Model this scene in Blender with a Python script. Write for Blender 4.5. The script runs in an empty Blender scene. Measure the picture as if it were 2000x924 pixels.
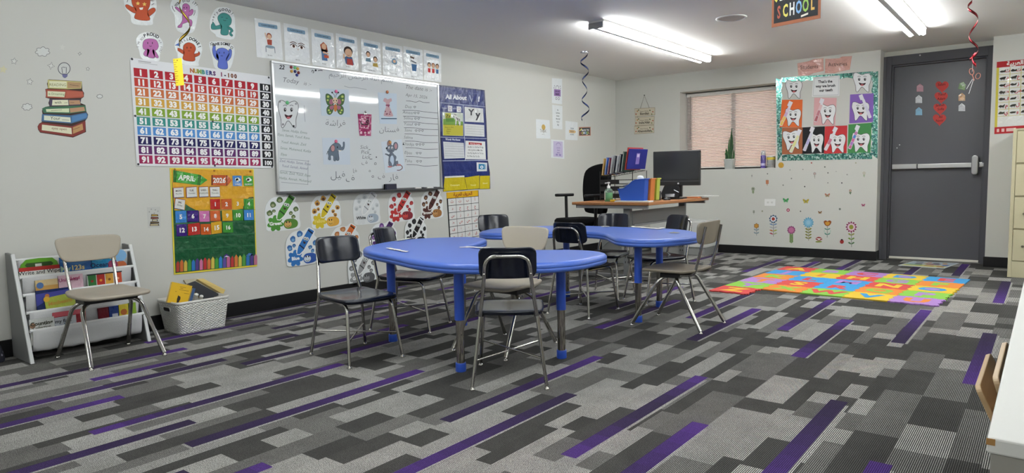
import bpy, bmesh, math, random
import numpy as np
from mathutils import Vector, Matrix
R_ = random.Random(7)
S = bpy.context.scene
C = S.collection
PI = math.pi

# ------------------------------------------------------------------ camera
F_PX = 1333.65
YAW, PITCH, ROLL = 0.667131510, 0.0856331899, -0.0185406525
EYE = np.array([4.804, 0.0, 1.0])
_cy, _sy = math.cos(YAW), math.sin(YAW)
_fwd = np.array([-_sy * math.cos(PITCH), _cy * math.cos(PITCH), -math.sin(PITCH)])
_r0 = np.array([_cy, _sy, 0.0])
_u0 = np.cross(_r0, _fwd)
_rt = math.cos(ROLL) * _r0 + math.sin(ROLL) * _u0
_up = -math.sin(ROLL) * _r0 + math.cos(ROLL) * _u0
cam = bpy.data.cameras.new('camera')
cam.sensor_width = 36.0
cam.lens = F_PX / 2000 * 36
cam.clip_start = 0.05
co = bpy.data.objects.new('camera', cam)
C.objects.link(co)
mw = Matrix(((_rt[0], _up[0], -_fwd[0], EYE[0]), (_rt[1], _up[1], -_fwd[1], EYE[1]),
             (_rt[2], _up[2], -_fwd[2], EYE[2]), (0, 0, 0, 1)))
co.matrix_world = mw
S.camera = co

def hit(px, py, ax, val):
    """world point where the sight line of a photo pixel meets the plane axis=val"""
    d = _rt * ((px - 1000) / F_PX) - _up * ((py - 462) / F_PX) + _fwd
    t = (val - EYE[ax]) / d[ax]
    return EYE + t * d

# ------------------------------------------------------------------ light and exposure
S.view_settings.view_transform = 'Standard'
S.view_settings.look = 'None'
S.view_settings.gamma = 1.0
S.view_settings.use_curve_mapping = False
S.view_settings.exposure = 0.0
TUBE_POWER = 54.0
NEAR_SHARE = 0.70
world = bpy.data.worlds.new('world')
S.world = world
world.use_nodes = True
wn = world.node_tree.nodes
wn['Background'].inputs[0].default_value = (0.86, 0.91, 1.0, 1)
wn['Background'].inputs[1].default_value = 1.0
sun = bpy.data.lights.new('sun', 'SUN')
sun.energy = 7.0
sun.angle = math.radians(2)
sun.color = (1.0, 0.9, 0.78)
so = bpy.data.objects.new('sun', sun)
so.rotation_euler = (math.radians(-48), 0, math.radians(25))
so.rotation_euler = (math.radians(50), 0, math.radians(-20))
C.objects.link(so)

# ------------------------------------------------------------------ materials
def lin(h):
    h = h.lstrip('#')
    v = [int(h[i:i + 2], 16) / 255 for i in (0, 2, 4)]
    return [x / 12.92 if x <= 0.04045 else ((x + 0.055) / 1.055) ** 2.4 for x in v]

_M = {}
FIN = dict(paper=(0.65, 0.3), matte=(0.9, 0.2), fabric=(0.95, 0.1), plastic=(0.35, 0.5), gloss=(0.12, 0.5), board=(0.045, 0.5), satin=(0.45, 0.4),
           lam=(0.09, 0.5), vinyl=(0.3, 0.5), metal=(0.3, 0.5), chrome=(0.12, 0.5), foil=(0.16, 0.5), paint=(0.55, 0.3), wall=(0.75, 0.25))
def mat(h, fin='paper'):
    k = (h, fin)
    if k in _M:
        return _M[k]
    m = bpy.data.materials.new(fin + '_' + h.lstrip('#'))
    m.use_nodes = True
    n, l = m.node_tree.nodes, m.node_tree.links
    b = n['Principled BSDF']
    r, sp = FIN[fin]
    b.inputs['Base Color'].default_value = lin(h) + [1]
    b.inputs['Roughness'].default_value = r
    b.inputs['Specular IOR Level'].default_value = sp
    if fin in ('metal', 'chrome', 'foil'):
        b.inputs['Metallic'].default_value = 1.0
    def bump(scale, strength, dist, detail=2):
        tc = n.new('ShaderNodeNewGeometry')
        nz = n.new('ShaderNodeTexNoise')
        nz.inputs['Scale'].default_value = scale
        nz.inputs['Detail'].default_value = detail
        bp = n.new('ShaderNodeBump')
        bp.inputs['Strength'].default_value = strength
        bp.inputs['Distance'].default_value = dist
        l.new(tc.outputs['Position'], nz.inputs['Vector'])
        l.new(nz.outputs['Fac'], bp.inputs['Height'])
        l.new(bp.outputs['Normal'], b.inputs['Normal'])
        return nz
    if fin == 'lam':
        bump(13, 0.75, 0.02, 3)
    elif fin == 'vinyl':
        bump(14, 0.6, 0.02, 3)
    elif fin == 'foil':
        bump(55, 1.0, 0.02, 3)
    elif fin == 'wall':
        bump(120, 0.12, 0.002, 4)
    elif fin == 'fabric':
        bump(260, 0.4, 0.003, 2)
    elif fin == 'satin':
        bump(180, 0.08, 0.001, 2)
    _M[k] = m
    return m

def emit(h, s):
    m = bpy.data.materials.new('emission_' + h.lstrip('#'))
    m.use_nodes = True
    n, l = m.node_tree.nodes, m.node_tree.links
    n.remove(n['Principled BSDF'])
    e = n.new('ShaderNodeEmission')
    e.inputs[0].default_value = lin(h) + [1]
    e.inputs[1].default_value = s
    l.new(e.outputs[0], n['Material Output'].inputs[0])
    return m

# ------------------------------------------------------------------ mesh building
class MB:
    def __init__(s):
        s.v, s.f, s.m, s.mats, s.sm = [], [], [], [], []
    def mi(s, m):
        if m not in s.mats:
            s.mats.append(m)
        return s.mats.index(m)
    def add(s, vs, fs, m, smooth=False, xf=None):
        o = len(s.v)
        if xf is not None:
            vs = [xf @ Vector(p) for p in vs]
        s.v += [tuple(p) for p in vs]
        k = s.mi(m)
        for f in fs:
            s.f.append(tuple(i + o for i in f))
            s.m.append(k)
            s.sm.append(smooth)
        return s
    def box(s, lo, hi, m, xf=None):
        x0, y0, z0 = lo
        x1, y1, z1 = hi
        vs = [(x0, y0, z0), (x1, y0, z0), (x1, y1, z0), (x0, y1, z0), (x0, y0, z1), (x1, y0, z1), (x1, y1, z1), (x0, y1, z1)]
        return s.add(vs, [(0, 3, 2, 1), (4, 5, 6, 7), (0, 1, 5, 4), (1, 2, 6, 5), (2, 3, 7, 6), (3, 0, 4, 7)], m, False, xf)
    def hexa(s, p, m):
        """8 corners: bottom 4 ccw, top 4 ccw"""
        return s.add(p, [(0, 3, 2, 1), (4, 5, 6, 7), (0, 1, 5, 4), (1, 2, 6, 5), (2, 3, 7, 6), (3, 0, 4, 7)], m)
    def prism(s, pts, z0, z1, m, xf=None, smooth=False):
        n = len(pts)
        vs = [(x, y, z0) for x, y in pts] + [(x, y, z1) for x, y in pts]
        fs = [tuple(range(n - 1, -1, -1)), tuple(range(n, 2 * n))] + [(i, (i + 1) % n, n + (i + 1) % n, n + i) for i in range(n)]
        return s.add(vs, fs, m, smooth, xf)
    def rings(s, rings, m, cap0=True, cap1=True, smooth=True, xf=None, closed=True):
        n = len(rings[0])
        vs = [p for r in rings for p in r]
        fs = []
        for j in range(len(rings) - 1):
            for i in range(n if closed else n - 1):
                a, b = j * n + i, j * n + (i + 1) % n
                fs.append((a, b, b + n, a + n))
        s.add(vs, fs, m, smooth, xf)
        if cap0:
            s.add(rings[0], [tuple(range(n - 1, -1, -1))], m, False, xf)
        if cap1:
            s.add(rings[-1], [tuple(range(n))], m, False, xf)
        return s
    def lathe(s, prof, m, seg=20, xf=None, cap=True):
        rs = [[(r * math.cos(2 * PI * i / seg), r * math.sin(2 * PI * i / seg), z) for i in range(seg)] for r, z in prof]
        return s.rings(rs, m, cap, cap, True, xf)
    def cyl(s, a, b, r, m, seg=14, r2=None):
        return s.tube([a, b], r, m, seg, r2)
    def tube(s, path, r, m, seg=10, r2=None, closed=False, flat=None):
        path = [Vector(p) for p in path]
        n = len(path)
        rs = []
        up = None
        for i, p in enumerate(path):
            if closed:
                t = (path[(i + 1) % n] - path[i - 1]).normalized()
            else:
                t = (path[min(i + 1, n - 1)] - path[max(i - 1, 0)]).normalized()
            if up is None:
                up = Vector((0, 0, 1)) if abs(t.z) < 0.9 else Vector((1, 0, 0))
            a = t.cross(up)
            if a.length < 1e-6:
                a = t.cross(Vector((0.3, 1, 0.2)))
            a.normalize()
            b = a.cross(t).normalized()
            up = b
            rr = r if r2 is None else r + (r2 - r) * i / max(1, n - 1)
            rb = rr if flat is None else flat
            rs.append([tuple(p + a * (rr * math.cos(2 * PI * k / seg)) + b * (rb * math.sin(2 * PI * k / seg))) for k in range(seg)])
        if closed:
            rs.append(rs[0])
        return s.rings(rs, m, not closed, not closed, True)
    def sphere(s, c, r, m, seg=14, rz=None, xf=None):
        rz = rz or r
        n = seg // 2
        prof = [(max(1e-4, r * math.sin(PI * i / n)), -rz * math.cos(PI * i / n)) for i in range(n + 1)]
        rs = [[(c[0] + q * math.cos(2 * PI * i / seg), c[1] + q * math.sin(2 * PI * i / seg), c[2] + z) for i in range(seg)] for q, z in prof]
        return s.rings(rs, m, True, True, True, xf)
    def build(s, name, parent=None, loc=None, bevel=0, seg=2, local=False):
        """world-space vertices unless local; origin at base centre (or loc)"""
        me = bpy.data.meshes.new(name)
        a = np.array(s.v, dtype=float)
        if local:
            o = np.zeros(3) if loc is None else np.array(loc, float)
            vs = a
        else:
            if loc is None:
                lo, hi = a.min(0), a.max(0)
                o = np.array([(lo[0] + hi[0]) / 2, (lo[1] + hi[1]) / 2, lo[2]])
            else:
                o = np.array(loc, float)
            vs = a - o
        me.from_pydata(vs.tolist(), [], s.f)
        for m in s.mats:
            me.materials.append(m)
        me.polygons.foreach_set('material_index', s.m)
        me.polygons.foreach_set('use_smooth', s.sm)
        me.update()
        ob = bpy.data.objects.new(name, me)
        C.objects.link(ob)
        ob.location = Vector(o)
        if parent is not None:
            ob.parent = parent
            if not local:
                ob.location = Vector(o) - parent_origin(parent)
        if bevel:
            md = ob.modifiers.new('bevel', 'BEVEL')
            md.width = bevel
            md.segments = seg
            md.limit_method = 'ANGLE'
            md.angle_limit = math.radians(40)
            md.harden_normals = False
        return ob

def parent_origin(p):
    v = Vector((0, 0, 0))
    while p is not None:
        v = v + p.location
        p = p.parent
    return v

def tag(o, label, cat, group=None, kind=None):
    o['label'] = label
    o['category'] = cat
    if group:
        o['group'] = group
    if kind:
        o['kind'] = kind
    return o

def struct(o):
    o['kind'] = 'structure'
    return o

def empty(name, loc=(0, 0, 0), rz=0.0):
    o = bpy.data.objects.new(name, None)
    o.empty_display_size = 0.1
    C.objects.link(o)
    o.location = loc
    o.rotation_euler = (0, 0, rz)
    return o

def dup(root, loc, rz):
    r = root.copy()
    C.objects.link(r)
    r.location = loc
    r.rotation_euler = (0, 0, rz)
    for ch in list(root.children):
        c = ch.copy()
        C.objects.link(c)
        c.parent = r
        for g in list(ch.children):
            d = g.copy()
            C.objects.link(d)
            d.parent = c
    return r

def smooth_loop(pts, n=6):
    """Catmull-Rom through a closed list of 2D/3D points"""
    P = [np.array(p, float) for p in pts]
    k = len(P)
    out = []
    for i in range(k):
        a, b, c, d = P[i - 1], P[i], P[(i + 1) % k], P[(i + 2) % k]
        for j in range(n):
            t = j / n
            out.append(tuple(0.5 * (2 * b + (c - a) * t + (2 * a - 5 * b + 4 * c - d) * t * t + (3 * b - a - 3 * c + d) * t ** 3)))
    return out

def smooth_path(pts, n=6):
    P = [np.array(p, float) for p in pts]
    P = [2 * P[0] - P[1]] + P + [2 * P[-1] - P[-2]]
    out = []
    for i in range(1, len(P) - 2):
        a, b, c, d = P[i - 1], P[i], P[i + 1], P[i + 2]
        for j in range(n):
            t = j / n
            out.append(tuple(0.5 * (2 * b + (c - a) * t + (2 * a - 5 * b + 4 * c - d) * t * t + (3 * b - a - 3 * c + d) * t ** 3)))
    out.append(tuple(P[-2]))
    return out

def fillet(pts, r, n=5):
    """3D polyline with its inner corners rounded"""
    P = [Vector(p) for p in pts]
    out = [P[0]]
    for i in range(1, len(P) - 1):
        a, b, c = P[i - 1], P[i], P[i + 1]
        u, w = (a - b), (c - b)
        q = min(r, u.length * 0.49, w.length * 0.49)
        p0, p1 = b + u.normalized() * q, b + w.normalized() * q
        for j in range(n + 1):
            t = j / n
            out.append(p0 * (1 - t) ** 2 + b * 2 * t * (1 - t) + p1 * t * t)
    out.append(P[-1])
    return [tuple(p) for p in out]

def resample(pts, n=56):
    P = [np.array(p, float) for p in pts]
    Q = P + [P[0]]
    L = [0.0]
    for a, c in zip(Q[:-1], Q[1:]):
        L.append(L[-1] + np.linalg.norm(c - a))
    out, j = [], 0
    for i in range(n):
        t = L[-1] * i / n
        while L[j + 1] < t:
            j += 1
        u = (t - L[j]) / max(1e-9, L[j + 1] - L[j])
        out.append(tuple(Q[j] * (1 - u) + Q[j + 1] * u))
    return out

def rrect(w, h, r, n=4, cx=0, cy=0):
    pts = []
    for sx, sy, a0 in ((1, 1, 0), (-1, 1, 90), (-1, -1, 180), (1, -1, 270)):
        for j in range(n + 1):
            a = math.radians(a0 + 90 * j / n)
            pts.append((cx + sx * (w / 2 - r) + r * math.cos(a), cy + sy * (h / 2 - r) + r * math.sin(a)))
    return pts

# ------------------------------------------------------------------ flat printed things
_T = {}
def glyphs(s, off):
    k = (s, off)
    if k not in _T:
        c = bpy.data.curves.new('lettering', 'FONT')
        c.body = s
        c.align_x = 'CENTER'
        c.offset = off
        c.resolution_u = 2
        o = bpy.data.objects.new('lettering', c)
        m = bpy.data.meshes.new_from_object(o)
        _T[k] = ([(v.co.x, v.co.y) for v in m.vertices], [tuple(p.vertices) for p in m.polygons])
        bpy.data.meshes.remove(m)
        bpy.data.objects.remove(o)
        bpy.data.curves.remove(c)
    return _T[k]

SGN = {0: 1.0, 1: -1.0, 2: 1.0}
LAY = 0.0004
class Flat:
    """a thin sheet on a wall or floor plane with flat print on its face"""
    def __init__(s, ax, val, th=0.0012):
        s.ax, s.val, s.th, s.sg, s.b = ax, val, th, SGN[ax], MB()
    def lift(s, p, k):
        q = np.array(p, float)
        q[s.ax] = s.val + s.sg * k
        return tuple(q)
    def px(s, a, b):
        return hit(a, b, s.ax, s.val + s.sg * s.th)
    def crop(s, ox, oy, sc):
        return lambda a, b: s.px(ox + a / sc, oy + b / sc)
    def frame(s, tl, tr, br, bl, src=None):
        """metric sheet coordinates: x right, y down; returns map, width, height"""
        src = src or s.px
        q = [np.array(src(*p)) for p in (tl, tr, br, bl)]
        W = (np.linalg.norm(q[1] - q[0]) + np.linalg.norm(q[2] - q[3])) / 2
        H = (np.linalg.norm(q[3] - q[0]) + np.linalg.norm(q[2] - q[1])) / 2
        def m(a, b):
            u, v = a / W, b / H
            return q[0] * (1 - u) * (1 - v) + q[1] * u * (1 - v) + q[2] * u * v + q[3] * (1 - u) * v
        return m, W, H
    def _face(s, ps, mt):
        n = np.zeros(3)
        for i in range(len(ps)):
            n += np.cross(np.array(ps[i]), np.array(ps[(i + 1) % len(ps)]))
        if n[s.ax] * s.sg < 0:
            ps = ps[::-1]
        s.b.add(ps, [tuple(range(len(ps)))], mt)
    def base(s, m, pts, h, fin='paper', back=0.0002):
        ws = [m(*p) for p in pts]
        mt = mat(h, fin) if isinstance(h, str) else h
        f = [s.lift(p, s.th) for p in ws]
        g = [s.lift(p, back) for p in ws]
        n = len(f)
        s._face(f, mt)
        s._face(g, mt)
        s.b.add(f + g, [(i, (i + 1) % n, n + (i + 1) % n, n + i) for i in range(n)], mt)
        return s
    def poly(s, m, pts, h, k=1, fin='paper'):
        mt = mat(h, fin) if isinstance(h, str) else h
        s._face([s.lift(m(*p), s.th + LAY * k) for p in pts], mt)
        return s
    def rect(s, m, a0, b0, a1, b1, h, k=1, fin='paper'):
        return s.poly(m, [(a0, b0), (a1, b0), (a1, b1), (a0, b1)], h, k, fin)
    def ell(s, m, cx, cy, rx, ry, h, k=1, fin='paper', rot=0.0, n=18):
        c, q = math.cos(rot), math.sin(rot)
        pts = []
        for i in range(n):
            x, y = rx * math.cos(2 * PI * i / n), ry * math.sin(2 * PI * i / n)
            pts.append((cx + c * x - q * y, cy + q * x + c * y))
        return s.poly(m, pts, h, k, fin)
    def line(s, m, pts, w, h, k=2, fin='paper', closed=False):
        P = [np.array(p, float) for p in pts]
        n = len(P)
        L, Rr = [], []
        for i in range(n):
            if closed:
                t = P[(i + 1) % n] - P[i - 1]
            else:
                t = P[min(i + 1, n - 1)] - P[max(i - 1, 0)]
            q = np.hypot(*t) or 1.0
            nn = np.array([-t[1], t[0]]) / q * w / 2
            L.append(P[i] + nn)
            Rr.append(P[i] - nn)
        mt = mat(h, fin)
        for i in range(n if closed else n - 1):
            j = (i + 1) % n
            s._face([s.lift(m(*p), s.th + LAY * k) for p in (L[i], L[j], Rr[j], Rr[i])], mt)
        return s
    def text(s, m, t, x, y, size, h, k=2, fin='paper', rot=0.0, bold=0.0, sx=1.0, shear=0.0):
        """centred at x, baseline y, y runs down"""
        vs, fs = glyphs(t, bold)
        c, q = math.cos(rot), math.sin(rot)
        ws = []
        for a, b in vs:
            a, b = (a + shear * b) * size * sx, -b * size
            ws.append(s.lift(m(x + c * a - q * b, y + q * a + c * b), s.th + LAY * k))
        if ws:
            s.b.add(ws, fs, mat(h, fin))
        return s
    def arc_text(s, m, t, cx, cy, rx, ry, a0, a1, size, h, k=2, bold=0.0):
        n = len(t)
        for i, ch in enumerate(t):
            if ch == ' ':
                continue
            a = math.radians(a0 + (a1 - a0) * (i / max(1, n - 1)))
            x, y = cx + rx * math.cos(a), cy - ry * math.sin(a)
            s.text(m, ch, x, y, size, h, k, rot=PI / 2 - a, bold=bold)
        return s
    def build(s, name, parent=None):
        return s.b.build(name, parent)

def heart(cx, cy, r, n=20):
    out = []
    for i in range(n):
        t = 2 * PI * i / n
        out.append((cx + r * (16 * math.sin(t) ** 3) / 17, cy - r * (13 * math.cos(t) - 5 * math.cos(2 * t) - 2 * math.cos(3 * t) - math.cos(4 * t)) / 17))
    return out

def star(cx, cy, r, n=5, k=0.45, rot=0.0):
    return [(cx + (r if i % 2 == 0 else r * k) * math.sin(PI * i / n + rot), cy - (r if i % 2 == 0 else r * k) * math.cos(PI * i / n + rot)) for i in range(2 * n)]

def petals(cx, cy, r, n=8, k=0.78, m=4):
    out = []
    for i in range(n * m):
        a = 2 * PI * i / (n * m)
        rr = r * (k + (1 - k) * abs(math.cos(n * a / 2)))
        out.append((cx + rr * math.sin(a), cy - rr * math.cos(a)))
    return out
# ------------------------------------------------------------------ room shell
CEIL, DB = 2.32, 8.487
RX, RY = 7.4, -4.0
WALL = mat('#c5c5bf', 'wall')
CEILM = mat('#e9e6e3', 'wall')
BASE = mat('#0b0b0d', 'satin')

b = MB(); b.box((-0.15, RY - .15, -.1), (0, DB + .3, CEIL + .1), WALL); struct(b.build('wall_left'))
b = MB(); b.box((RX, RY - .15, -.1), (RX + .15, DB + .3, CEIL + .1), WALL); struct(b.build('wall_right'))
b = MB(); b.box((0, RY - .15, -.1), (RX, RY, CEIL + .1), WALL); struct(b.build('wall_front'))
WX0, WX1, WZ0, WZ1 = 0.957, 2.190, 1.062, 2.075
DX0, DX1, DY = 3.296, 4.306, 8.716
b = MB()
YB = DB + .3
b.box((0, DB, -.1), (WX0, YB, CEIL + .1), WALL)
b.box((WX0, DB, -.1), (WX1, YB, WZ0), WALL)
b.box((WX0, DB, WZ1), (WX1, YB, CEIL + .1), WALL)
b.box((WX1, DB, -.1), (DX0, YB, CEIL + .1), WALL)
b.box((DX0, DY, 2.262), (DX1, YB, CEIL + .1), mat('#d2d2c8', 'wall'))
b.box((DX1, DB, -.1), (RX, YB, CEIL + .1), WALL)
struct(b.build('wall_back'))
b = MB(); b.box((-.15, RY - .15, CEIL), (RX + .15, YB, CEIL + .12), CEILM); struct(b.build('ceiling'))

def baseboard(name, lo, hi):
    b = MB(); b.box(lo, hi, BASE); struct(b.build(name, bevel=.003))
BH = .104
baseboard('baseboard_left', (0.0, RY, 0), (.012, DB, BH))
baseboard('baseboard_back', (.012, DB - .012, 0), (DX0 + .001, DB, BH))
baseboard('baseboard_jamb', (DX0 - .001, DB - .012, 0), (DX0 + .012, 8.64, BH))
baseboard('baseboard_corner', (DX1 - .012, DB - .012, 0), (RX, DB, BH))

# ------------------------------------------------------------------ carpet
def carpet_material():
    m = bpy.data.materials.new('striped_carpet')
    m.use_nodes = True
    n, l = m.node_tree.nodes, m.node_tree.links
    bs = n['Principled BSDF']
    bs.inputs['Roughness'].default_value = .95
    bs.inputs['Specular IOR Level'].default_value = .08
    g = n.new('ShaderNodeNewGeometry')
    sp = n.new('ShaderNodeSeparateXYZ'); l.new(g.outputs['Position'], sp.inputs[0])
    def math_(op, a, b=None, clamp=False):
        q = n.new('ShaderNodeMath'); q.operation = op; q.use_clamp = clamp
        for i, v in enumerate((a, b)):
            if v is None: continue
            if isinstance(v, (int, float)): q.inputs[i].default_value = v
            else: l.new(v, q.inputs[i])
        return q.outputs[0]
    nz = n.new('ShaderNodeTexNoise'); nz.inputs['Scale'].default_value = 260; nz.inputs['Detail'].default_value = 1
    l.new(g.outputs['Position'], nz.inputs['Vector'])
    nb = n.new('ShaderNodeTexNoise'); nb.inputs['Scale'].default_value = 7; nb.inputs['Detail'].default_value = 2
    l.new(g.outputs['Position'], nb.inputs['Vector'])
    s = math_('SINE', math_('MULTIPLY', sp.outputs[0], 2 * PI / .0064))
    li = math_('ADD', math_('MULTIPLY', s, 1.1), .52, True)
    tuft = math_('MULTIPLY', math_('SUBTRACT', nz.outputs['Fac'], .5), 2.6)
    tuft = math_('ADD', tuft, 1.0)
    tuft = math_('MAXIMUM', tuft, .15)
    tn = n.new('ShaderNodeAttribute'); tn.attribute_name = 'tone'
    pu = n.new('ShaderNodeAttribute'); pu.attribute_name = 'purple'
    amp = math_('MULTIPLY', math_('MULTIPLY', tn.outputs['Fac'], li), tuft)
    val = math_('ADD', amp, .022)
    val = math_('MULTIPLY', val, math_('ADD', math_('MULTIPLY', nb.outputs['Fac'], .5), .75))
    cb = n.new('ShaderNodeCombineColor')
    l.new(math_('MULTIPLY', val, 1.0), cb.inputs[0]); l.new(math_('MULTIPLY', val, .985), cb.inputs[1]); l.new(math_('MULTIPLY', val, .93), cb.inputs[2])
    pl = math_('ADD', math_('MULTIPLY', li, .75), .45)
    pl = math_('MULTIPLY', pl, math_('ADD', math_('MULTIPLY', tuft, .5), .5))
    pc = n.new('ShaderNodeMix'); pc.data_type = 'RGBA'
    pc.inputs['A'].default_value = (.032, .026, .046, 1)
    pc.inputs['B'].default_value = (.088, .040, .215, 1)
    l.new(pu.outputs['Fac'], pc.inputs['Factor'])
    ps = n.new('ShaderNodeVectorMath'); ps.operation = 'SCALE'
    l.new(pc.outputs['Result'], ps.inputs[0]); l.new(pl, ps.inputs['Scale'])
    mx = n.new('ShaderNodeMix'); mx.data_type = 'RGBA'
    l.new(math_('GREATER_THAN', pu.outputs['Fac'], .001), mx.inputs['Factor'])
    l.new(cb.outputs[0], mx.inputs['A']); l.new(ps.outputs[0], mx.inputs['B'])
    l.new(mx.outputs['Result'], bs.inputs['Base Color'])
    bp = n.new('ShaderNodeBump'); bp.inputs['Strength'].default_value = .5; bp.inputs['Distance'].default_value = .003
    l.new(math_('ADD', nz.outputs['Fac'], math_('MULTIPLY', s, .3)), bp.inputs['Height']); l.new(bp.outputs['Normal'], bs.inputs['Normal'])
    return m

PURPLE = [(2.835, 2.90, 1.985, 3.22), (3.07, 3.135, 1.36, 2.584), (3.45, 3.515, 1.98, 3.18), (3.70, 3.77, 1.33, 2.565), (4.08, 4.15, 1.95, 3.17),
          (3.725, 3.80, 3.815, 4.99), (4.105, 4.18, 4.45, 5.63), (4.515, 4.59, 3.76, 5.02), (3.46, 3.53, 4.43, 5.70), (3.095, 3.17, 3.855, 5.04),
          (2.83, 2.90, 4.45, 5.69), (2.46, 2.53, 3.83, 5.06), (2.20, 2.27, 4.45, 5.69), (4.50, 4.57, 6.2, 7.43), (4.35, 4.42, 1.33, 2.56),
          (2.205, 2.275, 1.22, 2.46), (1.96, 2.03, .13, 1.365), (1.755, 1.82, 1.05, 2.30), (1.345, 1.412, .10, 1.336), (1.11, 1.18, .745, 1.98),
          (1.57, 1.64, 2.45, 3.68), (1.30, 1.37, 1.98, 3.2), (.92, .99, 1.36, 2.59), (.66, .73, .75, 1.98), (.62, .69, 2.6, 3.83), (.30, .37, 1.9, 3.1), (.98, 1.05, 3.2, 4.4),
          (.90, .97, .1, .75), (1.40, 1.47, 4.45, 5.69), (1.72, 1.79, 3.83, 5.06), (.75, .82, 5.1, 6.3), (1.85, 1.92, 6.2, 7.4), (2.35, 2.42, 6.9, 8.1), (2.75, 2.82, 6.9, 8.1),
          (3.1, 3.17, 7.4, 8.48), (3.72, 3.79, 7.3, 8.5), (4.1, 4.17, 7.6, 8.6), (1.55, 1.62, 7.3, 8.4), (4.86, 4.93, 4.45, 5.69), (4.9, 4.97, 1.98, 3.2), (2.45, 2.52, .13, 1.1), (2.83, 2.9, -.5, .73),
          (.03, .08, 2.6, 4.4), (.45, .52, 4.4, 5.6), (2.62, 2.69, .75, 1.3)]
def carpet():
    rnd = random.Random(11)
    V, Fc, T, Pp = [], [], [], []
    def q(x0, x1, y0, y1, z, t, p):
        o = len(V)
        V.extend([(x0, y0, z), (x1, y0, z), (x1, y1, z), (x0, y1, z)])
        Fc.append((o, o + 1, o + 2, o + 3)); T.append(t); Pp.append(p)
    LIGHT, MID, DARK = .47, .20, .065
    x = -.165
    k = 0
    while x < RX:
        ph = (1.98 if k % 2 == 0 else 1.36)
        y0 = ph - 1.235 * 6
        cuts = rnd.choice([(.07, .19), (.10, .205), (.125, .245), (.07, .17, .245), (.15,)])
        xs = [x] + [x + c for c in cuts] + [x + .315]
        for a, c in zip(xs[:-1], xs[1:]):
            y = y0 + rnd.uniform(0, .6)
            last = None
            while y < YB:
                L = rnd.choice((.16, .22, .3, .42, .55, .62))
                t = rnd.choice([v for v in (LIGHT, LIGHT, MID, DARK, DARK) if v != last])
                last = t
                w0, w1 = max(y, RY), min(y + L, YB)
                if w1 > w0 and min(c, RX) > max(a, 0):
                    q(max(a, 0), min(c, RX), w0, w1, 0, t * rnd.uniform(.85, 1.1), 0)
                y += L
        x += .315
        k += 1
    for i, (a, c, y0, y1) in enumerate(PURPLE):
        N = 10
        y0, y1 = max(y0, RY), min(y1, YB)
        flip = i % 3
        for j in range(N):
            u = (j + .5) / N
            g = u if flip == 0 else (1 - u if flip == 1 else abs(2 * u - 1))
            q(a, c, y0 + (y1 - y0) * j / N, y0 + (y1 - y0) * (j + 1) / N, .0006, 0, .10 + .9 * g ** 1.9)
        q(c, c + .013, y0, y1 - .05, .0005, .5, 0)
    me = bpy.data.meshes.new('floor')
    me.from_pydata(V, [], Fc)
    me.attributes.new('tone', 'FLOAT', 'FACE').data.foreach_set('value', T)
    me.attributes.new('purple', 'FLOAT', 'FACE').data.foreach_set('value', Pp)
    me.materials.append(carpet_material())
    o = bpy.data.objects.new('floor', me)
    C.objects.link(o)
    struct(o)
carpet()
b = MB(); b.box((-.15, RY - .15, -.15), (RX + .15, YB, -.004), mat('#55534f', 'matte')); struct(b.build('floor_slab'))

# ------------------------------------------------------------------ window
win = struct(empty('window_1', (1.57, DB + .25, WZ0)))
b = MB(); DK = mat('#2a2724', 'paint')
for lo, hi in (((WX0, 8.735, WZ0), (WX0 + .04, 8.785, WZ1)), ((WX1 - .04, 8.735, WZ0), (WX1, 8.785, WZ1)), ((WX0, 8.735, WZ0), (WX1, 8.785, WZ0 + .035)),
               ((WX0, 8.735, WZ1 - .04), (WX1, 8.785, WZ1)), ((1.55, 8.74, WZ0), (1.59, 8.78, WZ1))):
    b.box(lo, hi, DK)
b.build('window_frame', win)
gm = bpy.data.materials.new('window_glass'); gm.use_nodes = True
pb = gm.node_tree.nodes['Principled BSDF']; pb.inputs['Transmission Weight'].default_value = 1; pb.inputs['Roughness'].default_value = 0; pb.inputs['IOR'].default_value = 1.02
b = MB(); b.box((WX0 + .04, 8.757, WZ0 + .035), (WX1 - .04, 8.761, WZ1 - .04), gm); b.build('pane', win)
# blind
bl = tag(empty('window_blind', (1.57, 8.70, WZ0)), 'lowered white mini blind glowing with daylight in the window recess', 'blind')
sm = bpy.data.materials.new('blind_slat'); sm.use_nodes = True
nn, ll = sm.node_tree.nodes, sm.node_tree.links
pb = nn['Principled BSDF']; pb.inputs['Base Color'].default_value = (.86, .84, .82, 1); pb.inputs['Roughness'].default_value = .4
tr = nn.new('ShaderNodeBsdfTranslucent'); tr.inputs[0].default_value = (.9, .86, .84, 1)
ms = nn.new('ShaderNodeMixShader'); ms.inputs[0].default_value = .45
ll.new(pb.outputs[0], ms.inputs[1]); ll.new(tr.outputs[0], ms.inputs[2]); ll.new(ms.outputs[0], nn['Material Output'].inputs[0])
b = MB()
NS = 46
z0, z1 = WZ0 + .035, WZ1 - .055
for i in range(NS):
    z = z0 + (z1 - z0) * (i + .5) / NS
    r = []
    for j in range(4):
        u = j / 3 - .5
        yy = 8.695 + u * .0225
        zz = z - u * .0150 + .0020 * (1 - 4 * u * u)
        r.append((yy, zz))
    vs = [(WX0 + .012, y, zz) for y, zz in r] + [(WX1 - .012, y, zz) for y, zz in r]
    b.add(vs, [(j, j + 1, 5 + j, 4 + j) for j in range(3)], sm, True)
b.build('slats', bl)
WH = mat('#d8d6d2', 'satin')
b = MB(); b.box((WX0 + .01, 8.68, z1), (WX1 - .01, 8.715, WZ1 - .012), WH); b.build('head_rail', bl, bevel=.003)
b = MB(); b.box((WX0 + .012, 8.685, WZ0 + .018), (WX1 - .012, 8.705, WZ0 + .034), WH); b.build('bottom_rail', bl, bevel=.003)
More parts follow.
